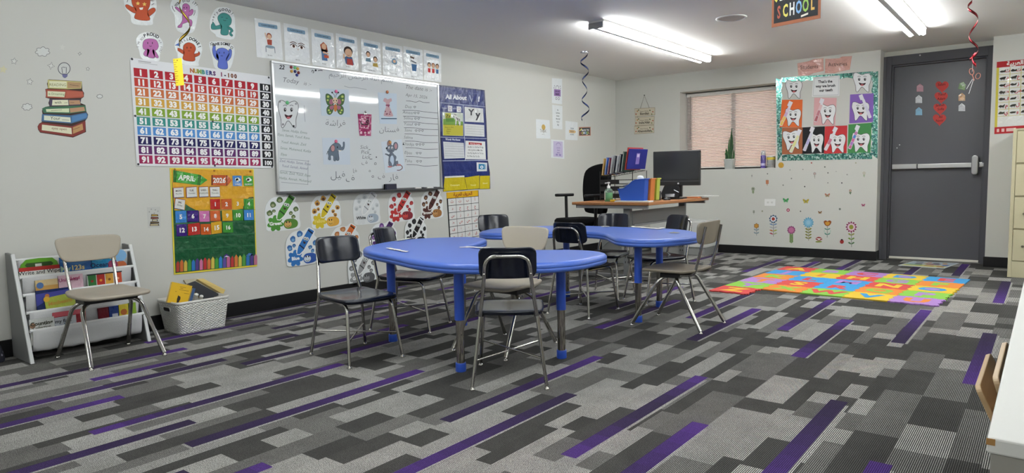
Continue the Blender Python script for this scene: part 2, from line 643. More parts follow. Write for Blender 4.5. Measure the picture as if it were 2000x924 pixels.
for xx in (1.08, 1.57, 2.07):
    b = MB(); b.tube([(xx, 8.682, z1), (xx, 8.682, WZ0 + .03)], .0012, WH, 6); b.build('ladder_cord', bl)
b = MB(); b.tube([(1.02, 8.672, z1 + .01), (1.022, 8.668, 1.45)], .004, mat('#6f6a66', 'satin'), 8); b.build('tilt_wand', bl)
# what stands outside
def brick():
    m = bpy.data.materials.new('brick'); m.use_nodes = True
    n, l = m.node_tree.nodes, m.node_tree.links
    t = n.new('ShaderNodeTexBrick'); t.inputs['Scale'].default_value = 4
    t.inputs['Color1'].default_value = lin('#dcc0b4') + [1]; t.inputs['Color2'].default_value = lin('#d2b2a6') + [1]; t.inputs['Mortar'].default_value = lin('#cdbfae') + [1]
    g = n.new('ShaderNodeNewGeometry'); mp = n.new('ShaderNodeMapping'); mp.inputs['Rotation'].default_value = (PI / 2, 0, 0)
    l.new(g.outputs['Position'], mp.inputs[0]); l.new(mp.outputs[0], t.inputs['Vector']); l.new(t.outputs[0], n['Principled BSDF'].inputs['Base Color'])
    n['Principled BSDF'].inputs['Roughness'].default_value = .9
    return m
b = MB(); b.box((-3, 12.2, -.3), (8, 12.5, 3.6), brick()); struct(b.build('wall_outside'))
b = MB(); b.box((-6, 8.8, -.4), (10, 20, -.3), mat('#b7b2aa', 'matte')); struct(b.build('ground_outside'))

# ------------------------------------------------------------------ door
door = struct(empty('door_1', (3.81, 8.73, 0)))
DG, DG2 = mat('#55555a', 'paint'), mat('#4b4b50', 'paint')
DG.node_tree.nodes['Principled BSDF'].inputs['Roughness'].default_value = .33
b = MB()
FX0, FX1, FZ = DX0 + .03, DX1 - .002, 2.262
for lo, hi in (((FX0, 8.66, 0), (FX0 + .05, 8.79, FZ)), ((FX1 - .05, 8.66, 0), (FX1, 8.79, FZ)), ((FX0 + .0501, 8.66, 2.165), (FX1 - .0501, 8.79, FZ)),
               ((FX0 + .0501, 8.70, 0), (FX0 + .066, 8.79, 2.1649)), ((FX1 - .066, 8.70, 0), (FX1 - .0501, 8.79, 2.1649)), ((FX0 + .0661, 8.70, 2.149), (FX1 - .0661, 8.79, 2.1649))):
    b.box(lo, hi, DG2)
b.box((DX0, 8.6655, 0), (FX0 - .0002, 8.79, FZ), DG)
b.build('door_frame', door, bevel=.002)
b = MB(); b.box((FX0 + .067, 8.738, .028), (FX1 - .067, 8.782, 2.146), DG); b.build('door_panel', door, bevel=.002)
PX0, PX1 = FX0 + .067, FX1 - .067
b = MB(); AL = mat('#c9c9c8', 'metal'); AL2 = mat('#b2b2b2', 'metal')
b.box((PX0 + .01, 8.688, 1.018), (PX0 + .25, 8.737, 1.072), AL)
b.box((PX0 + .262, 8.680, 1.021), (PX1 - .09, 8.737, 1.069), AL)
b.box((PX0 + .25, 8.694, 1.021), (PX0 + .262, 8.737, 1.069), mat('#3a3a3a', 'satin'))
pbar = b.build('push_bar', door, bevel=.004)
b = MB(); b.prism(rrect(.06, .205, .028, 6, PX1 - .06, 1.045), -8.737, -8.655, AL2, xf=Matrix(((1, 0, 0, 0), (0, 0, -1, 0), (0, 1, 0, 0), (0, 0, 0, 1))))
b.box((PX1 - .03, 8.70, 1.02), (PX1 + .03, 8.737, 1.075), AL2)
b.build('latch_case', pbar, bevel=.008, seg=3)
b = MB(); b.box((PX0 - .015, 8.70, 0.0008), (PX1 + .015, 8.79, .012), mat('#8f8e8a', 'metal')); b.build('threshold', door)
b = MB(); b.box((PX0, 8.722, .013), (PX1, 8.75, .034), mat('#e6e3d8', 'satin')); b.build('door_sweep', door)
b = MB()
for px_, py_ in ((1757, 283), (1752, 289)):
    p = hit(px_, py_, 1, 8.738); b.cyl((p[0], 8.738, p[2]), (p[0], 8.7365, p[2]), .006, mat('#d8d8d8'), 10)
p = hit(1797, 108, 1, 8.66); b.cyl((p[0], 8.66, p[2]), (p[0], 8.656, p[2]), .008, mat('#b8b8b8', 'satin'), 10)
b.build('screw', door)

# ------------------------------------------------------------------ ceiling lamps
TUBE = emit('#f8fcfc', TUBE_POWER)
TUBE_FRONT = emit('#f8fcfc', TUBE_POWER * NEAR_SHARE)
LW = mat('#d9d9d6', 'satin')
def lamp(x, y0, y1, label, tube=None):
    tube = tube or TUBE
    r = tag(empty('fluorescent_light', (x, (y0 + y1) / 2, CEIL)), label, 'ceiling light', 'fluorescent strip lights')
    b = MB(); b.box((x - .022, y0, 2.246), (x + .022, y1, 2.2995), LW); b.box((x - .075, y0, 2.30), (x + .075, y1, CEIL - .0005), LW); b.build('housing', r, bevel=.003)
    for sx in (-1, 1):
        b = MB(); b.tube([(x + sx * .052, y0 + .02, 2.262), (x + sx * .052, y1 - .02, 2.262)], .019, tube, 12); b.build('tube', r)
    for yy in (y0, y1):
        b = MB(); b.box((x - .07, yy - .010, 2.25), (x + .07, yy + .010, 2.2995), mat('#8d8d8b', 'satin')); b.build('end_socket', r, bevel=.003)
    return r
lamp(1.72, 5.12, 7.47, 'lit twin tube strip light on the ceiling before the window wall')
lamp(3.78, 5.12, 7.45, 'lit twin tube strip light on the ceiling in front of the grey door')
for i, (x, y) in enumerate(((1.72, .95), (3.78, .95), (5.84, 5.12), (5.84, .95), (1.72, -3.2), (3.78, -3.2), (5.84, -3.2))):
    o = lamp(x, y, y + 2.35, 'twin tube strip light on the ceiling outside the picture', TUBE_FRONT if y < 4 else TUBE)

# ceiling speaker
sp = tag(empty('ceiling_speaker', (2.625, 5.83, CEIL)), 'round white speaker grille set flush in the ceiling', 'speaker')
b = MB(); b.lathe([(.128, CEIL - .0005), (.128, CEIL - .006), (.112, CEIL - .011), (.108, CEIL - .004)], mat('#cfcfcc', 'satin'), 36, cap=False, xf=Matrix.Translation((2.625, 5.83, 0))); b.build('rim', sp)
b = MB(); b.lathe([(.108, CEIL - .004), (.05, CEIL - .008), (.001, CEIL - .009)], mat('#a9a8a5', 'satin'), 36, xf=Matrix.Translation((2.625, 5.83, 0))); b.build('grille', sp)
# ------------------------------------------------------------------ left wall: stickers
INK = '#1d1c20'
def bbox_frame(f, x0, y0, x1, y1, rot=0.0):
    """upright world frame on the plane around a photo box; m(a,b) with a 0..W right, b 0..H down"""
    cx, cy = (x0 + x1) / 2, (y0 + y1) / 2
    l, r, t, b = f.px(x0, cy), f.px(x1, cy), f.px(cx, y0), f.px(cx, y1)
    ax = 1 if f.ax == 0 else 0
    W, H = abs(r[ax] - l[ax]), abs(t[2] - b[2])
    ctr = np.array(f.px(cx, cy)); ctr[ax] = (l[ax] + r[ax]) / 2; ctr[2] = (t[2] + b[2]) / 2
    c, s = math.cos(rot), math.sin(rot)
    def m(a, q):
        u, v = a - W / 2, q - H / 2
        u, v = c * u - s * v, s * u + c * v
        p = ctr.copy(); p[ax] += u; p[2] -= v
        return p
    return m, W, H

def cheer(name, outline, m, label, draw, k):
    f = Flat(0, 0.0005 + k * .0002)
    mm = f.crop(*m)
    f.base(mm, smooth_loop(outline, 4), '#dfe3e2', 'lam')
    draw(f, mm)
    tag(f.build(name), label, 'wall sticker', 'cheering character cutouts')

def eyes(f, m, x0, x1, y, r, ry=None):
    for x in (x0, x1):
        f.ell(m, x, y, r, ry or r, INK, 4)

def body(f, m, parts, col, w=7):
    for p in parts:
        q = smooth_loop(p, 4)
        f.line(m, q, w, '#23222a', 2, closed=True)
    for p in parts:
        f.poly(m, smooth_loop(p, 4), col, 3)

OR, PK, TE, BU = '#b8502f', '#b46aa4', '#3d8580', '#5c6fc0'
def d1(f, m):
    body(f, m, [[(150, 40), (160, -60), (260, -110), (370, -50), (380, 60), (350, 150), (375, 260), (190, 240), (200, 150)], [(350, 150), (400, 110), (440, 105), (450, 140), (400, 190), (360, 210)],
                [(190, 170), (100, 120), (65, 75), (90, 60), (150, 90), (200, 110)]], OR)
    for x, y in ((225, 45), (310, 55)): f.poly(m, star(x, y, 30), '#e6c26a', 4)
    f.poly(m, [(240, 100), (295, 95), (285, 125), (255, 128)], '#f2efe8', 4)
    f.line(m, [(400, 65), (435, 45)], 6, INK); f.line(m, [(85, 30), (100, -10)], 6, INK)
    f.text(m, 'G!', 400, 12, 60, INK, rot=.5)
def d2(f, m):
    body(f, m, [[(800, 110), (810, 60), (850, 48), (890, 80), (890, 140), (880, 200), (885, 270), (850, 290), (800, 310), (790, 350), (745, 355), (745, 335), (775, 310), (800, 260), (800, 190)],
                [(805, 180), (760, 150), (710, 105), (715, 88), (740, 100), (800, 140)], [(885, 190), (885, 160), (920, 120), (940, 140), (925, 185), (890, 205)], [(880, 250), (915, 260), (925, 290), (915, 335), (890, 330), (895, 290), (870, 285)]], PK)
    eyes(f, m, 820, 855, 100, 5, 10); f.poly(m, [(822, 132), (848, 132), (836, 146)], '#f4f0f0', 4)
    f.arc_text(m, 'YOU DID IT!', 850, 130, 140, 105, 150, 32, 45, INK, bold=.02)
    f.line(m, [(668, 75), (680, 120), (705, 150)], 6, INK); f.line(m, [(960, 130), (960, 165), (945, 200)], 6, INK)
def d3(f, m):
    body(f, m, [[(235, 250), (245, 200), (300, 168), (370, 190), (408, 250), (400, 310), (370, 345), (365, 445), (275, 440), (275, 345)], [(275, 320), (210, 335), (190, 310), (168, 280), (165, 300), (150, 320), (150, 365), (180, 380), (280, 365)],
                [(365, 340), (410, 365), (430, 400), (405, 425), (425, 455), (410, 468), (385, 445), (385, 420), (400, 395), (365, 370)]], TE)
    f.line(m, [(275, 222), (300, 220)], 5, INK, 4); f.line(m, [(335, 235), (362, 238)], 5, INK, 4); f.line(m, smooth_path([(302, 258), (322, 268), (340, 262)]), 5, INK, 4)
    f.arc_text(m, 'very', 310, 270, 130, 125, 175, 128, 46, INK, bold=.01); f.arc_text(m, 'GOOD!', 310, 270, 125, 130, 112, 40, 48, INK, bold=.03)
def d4(f, m):
    body(f, m, [[(290, 580), (310, 520), (380, 500), (460, 520), (490, 590), (470, 640), (440, 655), (440, 745), (345, 725), (345, 650), (300, 630)], [(300, 700), (330, 640), (365, 635), (375, 660), (345, 725)], [(410, 650), (440, 650), (490, 730), (470, 745), (430, 710)]], PK)
    eyes(f, m, 352, 412, 555, 5, 14); f.line(m, smooth_path([(372, 588), (388, 600), (404, 590)]), 5, INK, 4)
    f.arc_text(m, "I'M SO", 385, 610, 145, 135, 178, 128, 42, INK); f.arc_text(m, 'PROUD', 385, 600, 130, 140, 118, 52, 58, INK, bold=.03); f.arc_text(m, 'of YOU', 385, 600, 130, 130, 32, -25, 38, INK)
def d5(f, m):
    body(f, m, [[(810, 620), (825, 575), (880, 550), (945, 575), (970, 630), (950, 690), (955, 785), (815, 770), (815, 700)], [(820, 700), (760, 665), (735, 640), (750, 620), (820, 660)], [(950, 700), (1000, 685), (1010, 665), (1025, 690), (1010, 715), (955, 735)]], OR)
    eyes(f, m, 858, 908, 615, 5, 14); f.line(m, smooth_path([(870, 652), (885, 658), (900, 655)]), 5, INK, 4)
    f.arc_text(m, 'WELL', 885, 640, 130, 120, 145, 98, 46, INK, bold=.01); f.arc_text(m, 'DONE!', 885, 650, 125, 135, 82, 18, 52, INK, bold=.04)
    f.poly(m, [(700, 585), (750, 555), (760, 595)], '#4a6cb4', 3)
def d6(f, m):
    body(f, m, [[(215, 670), (240, 630), (300, 620), (360, 650), (378, 710), (350, 770), (355, 885), (240, 870), (240, 780), (215, 740)], [(240, 780), (185, 730), (165, 650), (175, 600), (200, 598), (205, 650), (240, 720)], [(350, 790), (400, 740), (412, 660), (395, 635), (375, 645), (370, 700), (340, 750)]], BU)
    eyes(f, m, 252, 312, 680, 4, 14); f.line(m, [(268, 720), (298, 722)], 6, INK, 4)
    f.arc_text(m, 'AWESOME', 285, 900, 330, 320, 108, 74, 50, INK, bold=.03)
    for x, y in ((155, 565), (412, 615)): f.line(m, star(x, y, 24), 7, '#3a3a20', 2, closed=True)
CA, CBv = (235, 0, 6.6), (390, 0, 6.6)
cheer('character_cutout', [(45, -60), (60, 90), (130, 190), (165, 305), (400, 322), (420, 250), (465, 130), (460, 0), (400, -130), (200, -150), (100, -120)], CA, 'orange character cutout with star eyes at the top edge of the picture', d1, 0)
cheer('character_cutout', [(645, 60), (660, 140), (700, 200), (735, 395), (930, 420), (990, 250), (1000, 100), (960, 30), (930, -30), (800, -60), (700, -40)], CA, 'pink leaping character cutout reading You did it', d2, 0)
cheer('character_cutout', [(140, 390), (130, 300), (150, 210), (200, 120), (280, 90), (380, 110), (440, 190), (455, 300), (440, 500), (235, 480), (200, 440)], CBv, 'teal thumbs up character cutout reading Very good', d3, 0)
cheer('character_cutout', [(205, 540), (215, 480), (270, 430), (350, 415), (450, 440), (530, 510), (550, 590), (510, 700), (490, 790), (290, 760), (240, 650)], CA, 'pink character cutout reading I am so proud of you', d4, 0)
cheer('character_cutout', [(700, 580), (740, 500), (820, 468), (930, 480), (1020, 540), (1056, 640), (1010, 800), (1000, 850), (790, 820), (740, 700)], CA, 'orange character cutout reading Well done above the number chart', d5, 0)
cheer('character_cutout', [(120, 560), (180, 535), (300, 535), (420, 580), (450, 640), (440, 740), (375, 900), (205, 880), (165, 750)], CBv, 'blue arms raised character cutout reading Awesome', d6, 0)

# stack of books decal
f = Flat(0, .0003, .0004); m = f.crop(30, 80, 4.62)
def pl(pts, c, k=1): f.poly(m, pts, c, k)
sil = [(300, 347), (600, 365), (605, 445), (620, 468), (618, 505), (595, 522), (588, 560), (632, 578), (642, 640), (657, 665), (650, 695), (632, 720), (638, 822), (520, 872), (225, 828), (205, 800), (200, 772), (215, 745), (238, 733), (245, 660), (240, 630), (250, 605), (275, 594), (308, 588), (298, 560), (310, 522), (272, 512), (278, 480), (270, 435), (294, 428), (285, 385)]
f.base(m, sil, '#3a2824')
pl([(290, 350), (600, 368), (595, 430), (470, 435), (295, 428)], '#bdb676'); pl([(305, 362), (462, 366), (462, 425), (308, 420)], '#d6d6b6', 2); pl([(470, 370), (592, 376), (588, 425), (470, 428)], '#a98a66', 2)
pl([(275, 435), (455, 440), (610, 455), (618, 500), (600, 512), (450, 520), (275, 510)], '#9a4c3c'); pl([(290, 452), (450, 460), (442, 508), (290, 500)], '#d6d6b6', 2); pl([(460, 452), (605, 460), (612, 500), (455, 512)], '#ad5c48', 2)
pl([(305, 525), (590, 530), (585, 580), (310, 588)], '#4b4258'); pl([(335, 532), (475, 532), (480, 580), (330, 582)], '#dcdcc0', 2); pl([(482, 535), (580, 535), (588, 572), (486, 576)], '#b08a6a', 2)
pl([(240, 610), (270, 595), (630, 582), (640, 635), (490, 655), (255, 650)], '#3f6a50'); pl([(275, 615), (485, 608), (485, 645), (280, 640)], '#cfd8b4', 2); pl([(490, 608), (620, 595), (628, 630), (495, 648)], '#b48c6c', 2)
pl([(240, 660), (500, 672), (640, 645), (655, 670), (640, 705), (505, 745), (235, 725)], '#44688c'); pl([(258, 672), (495, 690), (500, 735), (258, 715)], '#d8dcc8', 2); pl([(510, 680), (640, 655), (648, 690), (510, 735)], '#527fae', 2)
pl([(203, 790), (204, 765), (218, 746), (240, 737), (510, 770), (632, 720), (630, 820), (520, 865), (225, 822)], '#7e352f'); pl([(240, 755), (505, 785), (510, 842), (238, 805)], '#d8d6ba', 2); pl([(518, 780), (605, 745), (612, 800), (520, 838)], '#b28a5c', 2)
for t, x, y, sz, c, rt in (('READING', 382, 408, 36, '#7c7c4e', .02), ('is Dreaming', 370, 488, 30, '#4d7a46', .03), ('with', 385, 566, 36, '#2b2b2b', 0), ('Your', 360, 712, 44, '#2b2b2b', .03), ('eyes open', 395, 802, 34, '#7a3d2e', .08)):
    f.text(m, t, x, y, sz, c, 3, rot=rt)
for a in (((490, 395), (570, 405)), ((440, 560), (470, 556)), ((420, 712), (485, 716)), ((320, 630), (420, 622)), ((520, 800), (580, 780)), ((495, 555), (530, 556))): f.line(m, a, 3, '#4a3a30', 3)
tag(f.build('book_stack_decal'), 'large wall decal of six stacked books reading Reading is dreaming', 'wall decal')
f = Flat(0, .0003, .0004); m = f.crop(30, 80, 4.62)
bulb = [(440 + 54 * math.cos(a), 250 + 54 * math.sin(a)) for a in [math.radians(q) for q in range(118, 422, 12)]]
f.base(m, bulb + [(470, 300), (470, 322), (450, 336), (435, 334), (424, 318), (420, 300)], '#c4c6c2')
f.line(m, bulb + [(470, 300), (422, 298)], 6, '#4a4a52', 1, closed=True)
f.line(m, [(425, 292), (418, 240), (432, 236), (445, 240), (460, 238), (458, 292)], 5, '#4a4a52')
f.poly(m, [(422, 300), (472, 302), (468, 322), (450, 335), (436, 332), (424, 318)], '#6a6a92', 2)
tag(f.build('light_bulb_decal'), 'light bulb wall decal above the book stack decal', 'wall decal')
def tiny(name, label, draw, group='small sketch decals round the book stack'):
    f = Flat(0, .0003, .0004); m = f.crop(0, 0, 2.8)
    draw(f, m)
    tag(f.build(name), label, 'wall decal', group)
def cloud(x, y, s):
    pts = [(x + 41 * s * (.74 + .26 * abs(math.cos(3.5 * t))) * math.cos(t + .3) , y + 27 * s * (.74 + .26 * abs(math.cos(3.5 * t))) * math.sin(t + .3)) for t in [i * PI / 21 for i in range(42)]]
    def d(f, m):
        f.base(m, pts, '#cdcfcb'); f.line(m, pts, 2.4, '#5c5c60', 1, closed=True)
    return d
def stars(x, y, r, n, k, c='#5c5c60', fill='#cfd0cb'):
    def d(f, m):
        f.base(m, star(x, y, r, n, k, .15), fill); f.line(m, star(x, y, r, n, k, .15), 2.4, c, 1, closed=True)
    return d
tiny('cloud_decal', 'larger outlined cloud decal above the book stack', cloud(233, 283, 1))
tiny('cloud_decal', 'outlined cloud decal left of the lower books', cloud(148, 585, .72))
tiny('cloud_decal', 'smallest outlined cloud decal right of the books', cloud(545, 527, .42))
tiny('star_decal', 'five point star decal furthest left on the wall', stars(77, 335, 19, 5, .5))
tiny('star_decal', 'five point star decal left of the top books', stars(163, 447, 19, 5, .5))
tiny('star_decal', 'four point sparkle decal left of the light bulb', stars(279, 360, 21, 4, .4))
tiny('star_decal', 'tiny sparkle decal at upper right of the light bulb', stars(436, 294, 11, 4, .4))
tiny('star_decal', 'tiny five point star decal right of the light bulb', stars(480, 377, 11, 5, .5))
tiny('star_decal', 'faint pale star decal above the light bulb', stars(341, 258, 20, 5, .5, '#c2c3bd', '#cbcbc4'))
tiny('star_decal', 'faint yellow star decal at the left picture edge', stars(18, 380, 22, 5, .5, '#c8c3a4', '#cdc9a8'))
f = Flat(0, .0003, .0004); m = f.crop(250, 310, 3.85)
f.base(m, [(142, 365), (243, 362), (245, 518), (150, 522)], '#babbb7', 'satin')
for i, (y, x0, x1, c) in enumerate(((425, 175, 225, '#a8862f'), (445, 172, 228, '#7c3a2c'), (462, 182, 222, '#c8c2a0'), (480, 168, 232, '#5a4a2c'), (497, 165, 232, '#c4b68c'))):
    f.poly(m, [(x0, y - 8), (x1, y - 6), (x1 + 3, y + 7), (x0 - 2, y + 9)], '#2d211c', 1); f.poly(m, [(x0 + 4, y - 4), (x1 - 6, y - 3), (x1 - 4, y + 4), (x0 + 3, y + 5)], c, 2)
for x, y in ((175, 380), (205, 385), (160, 400), (225, 395), (197, 410)): f.poly(m, star(x, y, 7, 4, .45), '#8c8c8c', 1)
tag(f.build('book_stack_decal'), 'small square wall decal of a book pile left of the calendar', 'wall decal')

# ------------------------------------------------------------------ classroom rules sheets above the whiteboard
SKN, HAIR = '#d3ab8c', '#6d3b28'
RC = (480, 0, 3.695)
def rule(cs, i, label, draw, caption):
    f = Flat(0, .001 + .0004 * (i % 2) if i else .001, .001)
    m, W, H = f.frame(*cs, src=f.crop(*RC))
    f.base(m, [(0, 0), (W, 0), (W, H), (0, H)], '#dcdfdf', 'lam')
    f.poly(m, [(x + W / 2, y + H * .15) for x, y in rrect(W * .74, H * .105, .008)], '#7795ab', 1)
    f.text(m, 'CLASSROOM RULES', W / 2, H * .165, H * .052, '#2d3f52', 2, sx=.86, bold=.02)
    f.text(m, caption, W / 2, H * .93, H * .05, '#4a4d50', 2, sx=.85)
    draw(f, m, W, H)
    tag(f.build('rules_sheet'), label, 'poster', 'classroom rules sheets')
def head(f, m, x, y, r, hair='#3b2a22', k=2):
    f.ell(m, x, y - r * .15, r * 1.12, r * 1.15, hair, k); f.ell(m, x, y + r * .15, r * .85, r * .95, SKN, k + 1)
def r1(f, m, W, H):
    f.poly(m, [(W * .42, H * .5), (W * .62, H * .5), (W * .6, H * .64), (W * .44, H * .64)], '#a54a38'); head(f, m, W * .52, H * .42, W * .09, '#8c4a34')
    f.line(m, [(W * .44, H * .52), (W * .38, H * .4), (W * .37, H * .34)], .008, SKN); f.ell(m, W * .53, H * .69, W * .18, H * .04, '#7f93a1', 2)
    for x in (.36, .7): f.line(m, [(W * x, H * .7), (W * x, H * .84)], .005, '#5f6c76')
def r2(f, m, W, H):
    for x in (.36, .68):
        f.ell(m, W * x, H * .56, W * .12, H * .05, '#f0efec', 2); f.ell(m, W * x, H * .565, W * .055, H * .045, '#6b4430', 3); f.ell(m, W * x, H * .565, W * .028, H * .024, '#161412', 4)
        f.line(m, smooth_path([(W * (x - .14), H * .56), (W * x, H * .5), (W * (x + .14), H * .56)]), .006, '#3a2a22', 3); f.line(m, smooth_path([(W * (x - .14), H * .49), (W * x, H * .455), (W * (x + .13), H * .485)]), .006, '#5a4030', 3)
    f.line(m, smooth_path([(W * .5, H * .62), (W * .53, H * .65), (W * .56, H * .62)]), .004, '#b98f78', 3)
def r3(f, m, W, H):
    f.poly(m, [(W * .4, H * .5), (W * .66, H * .52), (W * .66, H * .82), (W * .42, H * .82)], '#4c6f96'); f.poly(m, [(W * .36, H * .4), (W * .52, H * .3), (W * .66, H * .38), (W * .7, H * .56), (W * .42, H * .58)], '#a0523a')
    f.ell(m, W * .53, H * .43, W * .1, H * .085, SKN, 3); f.poly(m, [(W * .48, H * .56), (W * .72, H * .6), (W * .7, H * .64), (W * .46, H * .62)], SKN, 3); f.rect(m, W * .52, H * .66, W * .72, H * .74, '#b5502f', 3)
def r4(f, m, W, H):
    f.poly(m, [(W * .36, H * .66), (W * .5, H * .6), (W * .72, H * .62), (W * .8, H * .84), (W * .42, H * .84)], '#48648a'); f.poly(m, [(W * .48, H * .68), (W * .72, H * .68), (W * .76, H * .86), (W * .46, H * .86)], '#a8403a', 2)
    f.ell(m, W * .55, H * .46, W * .21, H * .14, '#33241e', 2); f.ell(m, W * .56, H * .51, W * .17, H * .125, SKN, 3); f.line(m, [(W * .34, H * .7), (W * .34, H * .56)], .016, SKN, 3); f.line(m, smooth_path([(W * .5, H * .57), (W * .55, H * .59), (W * .6, H * .57)]), .004, '#7a4a3c', 4)
def r5(f, m, W, H):
    for x, y in ((.34, .44), (.7, .56)):
        head(f, m, W * x, H * y, W * .1, '#33241e'); f.poly(m, [(W * (x - .12), H * (y + .12)), (W * (x + .1), H * (y + .1)), (W * (x + .14), H * (y + .22)), (W * (x - .14), H * (y + .22))], '#6c8a9a' if x < .5 else '#b79a4a', 2)
def r6(f, m, W, H):
    f.poly(m, smooth_loop([(W * .42, H * .56), (W * .5, H * .44), (W * .62, H * .44), (W * .7, H * .56), (W * .6, H * .62)], 3), '#6d93ae'); f.ell(m, W * .56, H * .52, W * .07, H * .05, SKN, 3)
    for x, y in ((.45, .38), (.62, .36), (.7, .42), (.4, .44)): f.ell(m, W * x, H * y, W * .02, H * .016, '#4c7aa0', 2)
def r7(f, m, W, H):
    f.poly(m, [(W * .4, H * .52), (W * .68, H * .52), (W * .64, H * .74), (W * .44, H * .74)], '#44719c')
    for x in (.47, .54, .61): f.line(m, [(W * x, H * .54), (W * x, H * .72)], .004, '#2c4f74')
    f.line(m, [(W * .38, H * .42), (W * .66, H * .47)], .012, '#5a5f63'); f.poly(m, [(W * .34, H * .27), (W * .56, H * .3), (W * .54, H * .36), (W * .34, H * .33)], '#5b4a40', 2)
def r8(f, m, W, H):
    for x, c in ((.3, '#2a2020'), (.53, '#8a5a38'), (.76, '#5c4436')):
        head(f, m, W * x, H * .48, W * .09, c); f.rect(m, W * (x - .07), H * .58, W * (x + .07), H * .72, ('#c23a3a', '#4a6f9a', '#1c1c1c')[int(x * 3.5) - 1], 2)
RQ = [((62, 130), (248, 160), (270, 435), (80, 412)), ((273, 165), (448, 200), (465, 468), (285, 442)), ((472, 207), (632, 240), (648, 495), (482, 470)), ((650, 238), (802, 270), (815, 512), (655, 490)),
      ((832, 278), (970, 308), (980, 540), (838, 518)), ((987, 308), (1130, 335), (1138, 562), (992, 540)), ((1137, 332), (1275, 360), (1280, 580), (1140, 560)), ((1283, 358), (1410, 385), (1412, 595), (1287, 578))]
for i, (cs, d, lb, cap) in enumerate(zip(RQ, (r1, r2, r3, r4, r5, r6, r7, r8), ('leftmost rules sheet showing a child sitting with a raised hand', 'rules sheet showing a pair of brown eyes', 'rules sheet showing a long haired child in blue',
        'rules sheet showing a dark haired child in a red top', 'rules sheet showing two dark haired children', 'rules sheet showing hands being washed', 'rules sheet showing a blue waste bin', 'rightmost rules sheet showing a row of three children'),
        ('', '', '', '', 'Help Each Other', 'Wash your hands', 'Keep it clean', 'Line up'))):
    rule(cs, i, lb + ' above the whiteboard', d, cap or 'Be kind')

# ------------------------------------------------------------------ number chart
f = Flat(0, .0035, .0012); m, W, H = f.frame((33, 47), (1090, 190), (1115, 880), (85, 862), src=f.crop(245, 100, 3.85))
f.base(m, [(0, 0), (W, 0), (W, H), (0, H)], '#dfe0e2', 'paper')
ROWS = ['#a81c2c', '#b5352b', '#c0693a', '#c99a3c', '#79992a', '#2f847c', '#4c86c4', '#191450', '#57225e', '#962150']
t0, t1 = H * .085, H * .985
rh = (t1 - t0) / 10
x0 = W * .016; cw = W * .0985
for r in range(10):
    for c in range(10):
        a0 = x0 + c * cw + .002; a1 = x0 + (c + 1) * cw - (.012 if c < 9 else .004)
        if c == 9: a0 += .004
        y0, y1 = t0 + r * rh + .003, t0 + (r + 1) * rh - .005
        f.rect(m, a0, y0, a1, y1, '#111114' if c == 9 else ROWS[r], 1)
        n = str(r * 10 + c + 1)
        f.text(m, n, (a0 + a1) / 2, y1 - (y1 - y0) * .17, (y1 - y0) * (.95 if len(n) < 3 else .78), '#f0efee', 2, bold=.055, sx=1.02)
for i, ch in enumerate('NUMBERS 1-100'):
    f.text(m, ch, W * (.40 + .0265 * i), H * .066, H * .056, ['#b06a3a', '#b5a04a', '#7fa04a', '#3f8a80', '#4c7fb4', '#2e2a66', '#5a2f66', '#fff', '#7a2f56', '#3a2f4a', '#7a4a2a', '#7a4a2a', '#6a3a2a'][i], 1, bold=.06)
f.line(m, [(W * .05, H * .022), (W * .13, H * .022)], .006, '#a6a6a8', 1); f.line(m, [(W * .05, H * .036), (W * .17, H * .036)], .004, '#b8b8ba', 1)
f.line(m, [(0, t0 + 5 * rh - .001), (W, t0 + 5 * rh - .001)], .0022, '#8d8f94', 1)
for u, v in ((.012, .012), (.985, .015), (.01, .985), (.985, .985), (.01, .535), (.98, .53), (.53, .535), (.53, .985)):
    f.ell(m, W * u, H * v, .008, .008, '#3a3a3e', 3, n=10)
tag(f.build('number_chart'), 'rainbow hundred square chart titled Numbers 1-100', 'poster')

# ------------------------------------------------------------------ calendar pocket chart
KC = (325, 320, 4.107)
f = Flat(0, .0006, .004); m, W, H = f.frame((28, 33), (700, 42), (728, 822), (62, 890), src=f.crop(*KC))
f.base(m, [(0, 0), (W, 0), (W, H), (0, H)], '#d6c648', 'fabric')
mc = f.crop(*KC)
f.poly(m, [(W * .015, H * .012), (W * .985, H * .012), (W * .985, H * .985), (W * .015, H * .985)], '#15502f', 1, 'vinyl')
hill = [(38, 44), (690, 50), (700, 265), (660, 268), (625, 330), (600, 362), (540, 372), (430, 378), (330, 378), (250, 378), (185, 345), (150, 320), (110, 372), (64, 374)]
f.poly(mc, hill, '#cf9a1e', 2, 'vinyl')
for y in (182, 272): f.line(mc, [(45, y), (702, y + 4)], 2.5, '#b6861a', 3)
for y0, y1 in ((375, 368), (482, 462), (590, 560), (692, 652), (788, 742)):
    f.line(mc, [(66, y0), (712, y1)], 3, '#3c7a54', 3)
for x in (170, 265, 355, 445, 535, 615):
    f.line(mc, [(x, 590), (x + 8, 770)], 2, '#2c6a46', 3)
CR = ['#a33a2c', '#b8622e', '#c2a948', '#3e8a3a', '#2d6fb0', '#51397e', '#b8648a', '#a52c2c', '#c06a36', '#c8b44e', '#459038', '#2d78b8', '#5a4a92', '#b05c86', '#a83030', '#c07038', '#c4b44c', '#4a8a3c', '#2f6aa8', '#4c3a7c', '#b06a80']
for i, c in enumerate(CR):
    x = 78 + i * 31.2
    yb, yt = 868 - i * 2.85, 800 - i * 2.85 - (8 if i % 2 else 0)
    f.poly(mc, [(x, yb), (x, yt), (x + 13, yt - 22), (x + 26, yt - 2), (x + 26, yb - 2)], c, 4)
f.poly(mc, [(452, 745), (480, 722), (512, 742)], '#4a2f7a', 4); f.poly(mc, [(462, 748), (482, 736), (505, 746)], '#d8d4e4', 5)
f.poly(mc, [(638, 738), (660, 716), (690, 720), (694, 736)], '#4c7ab4', 4)
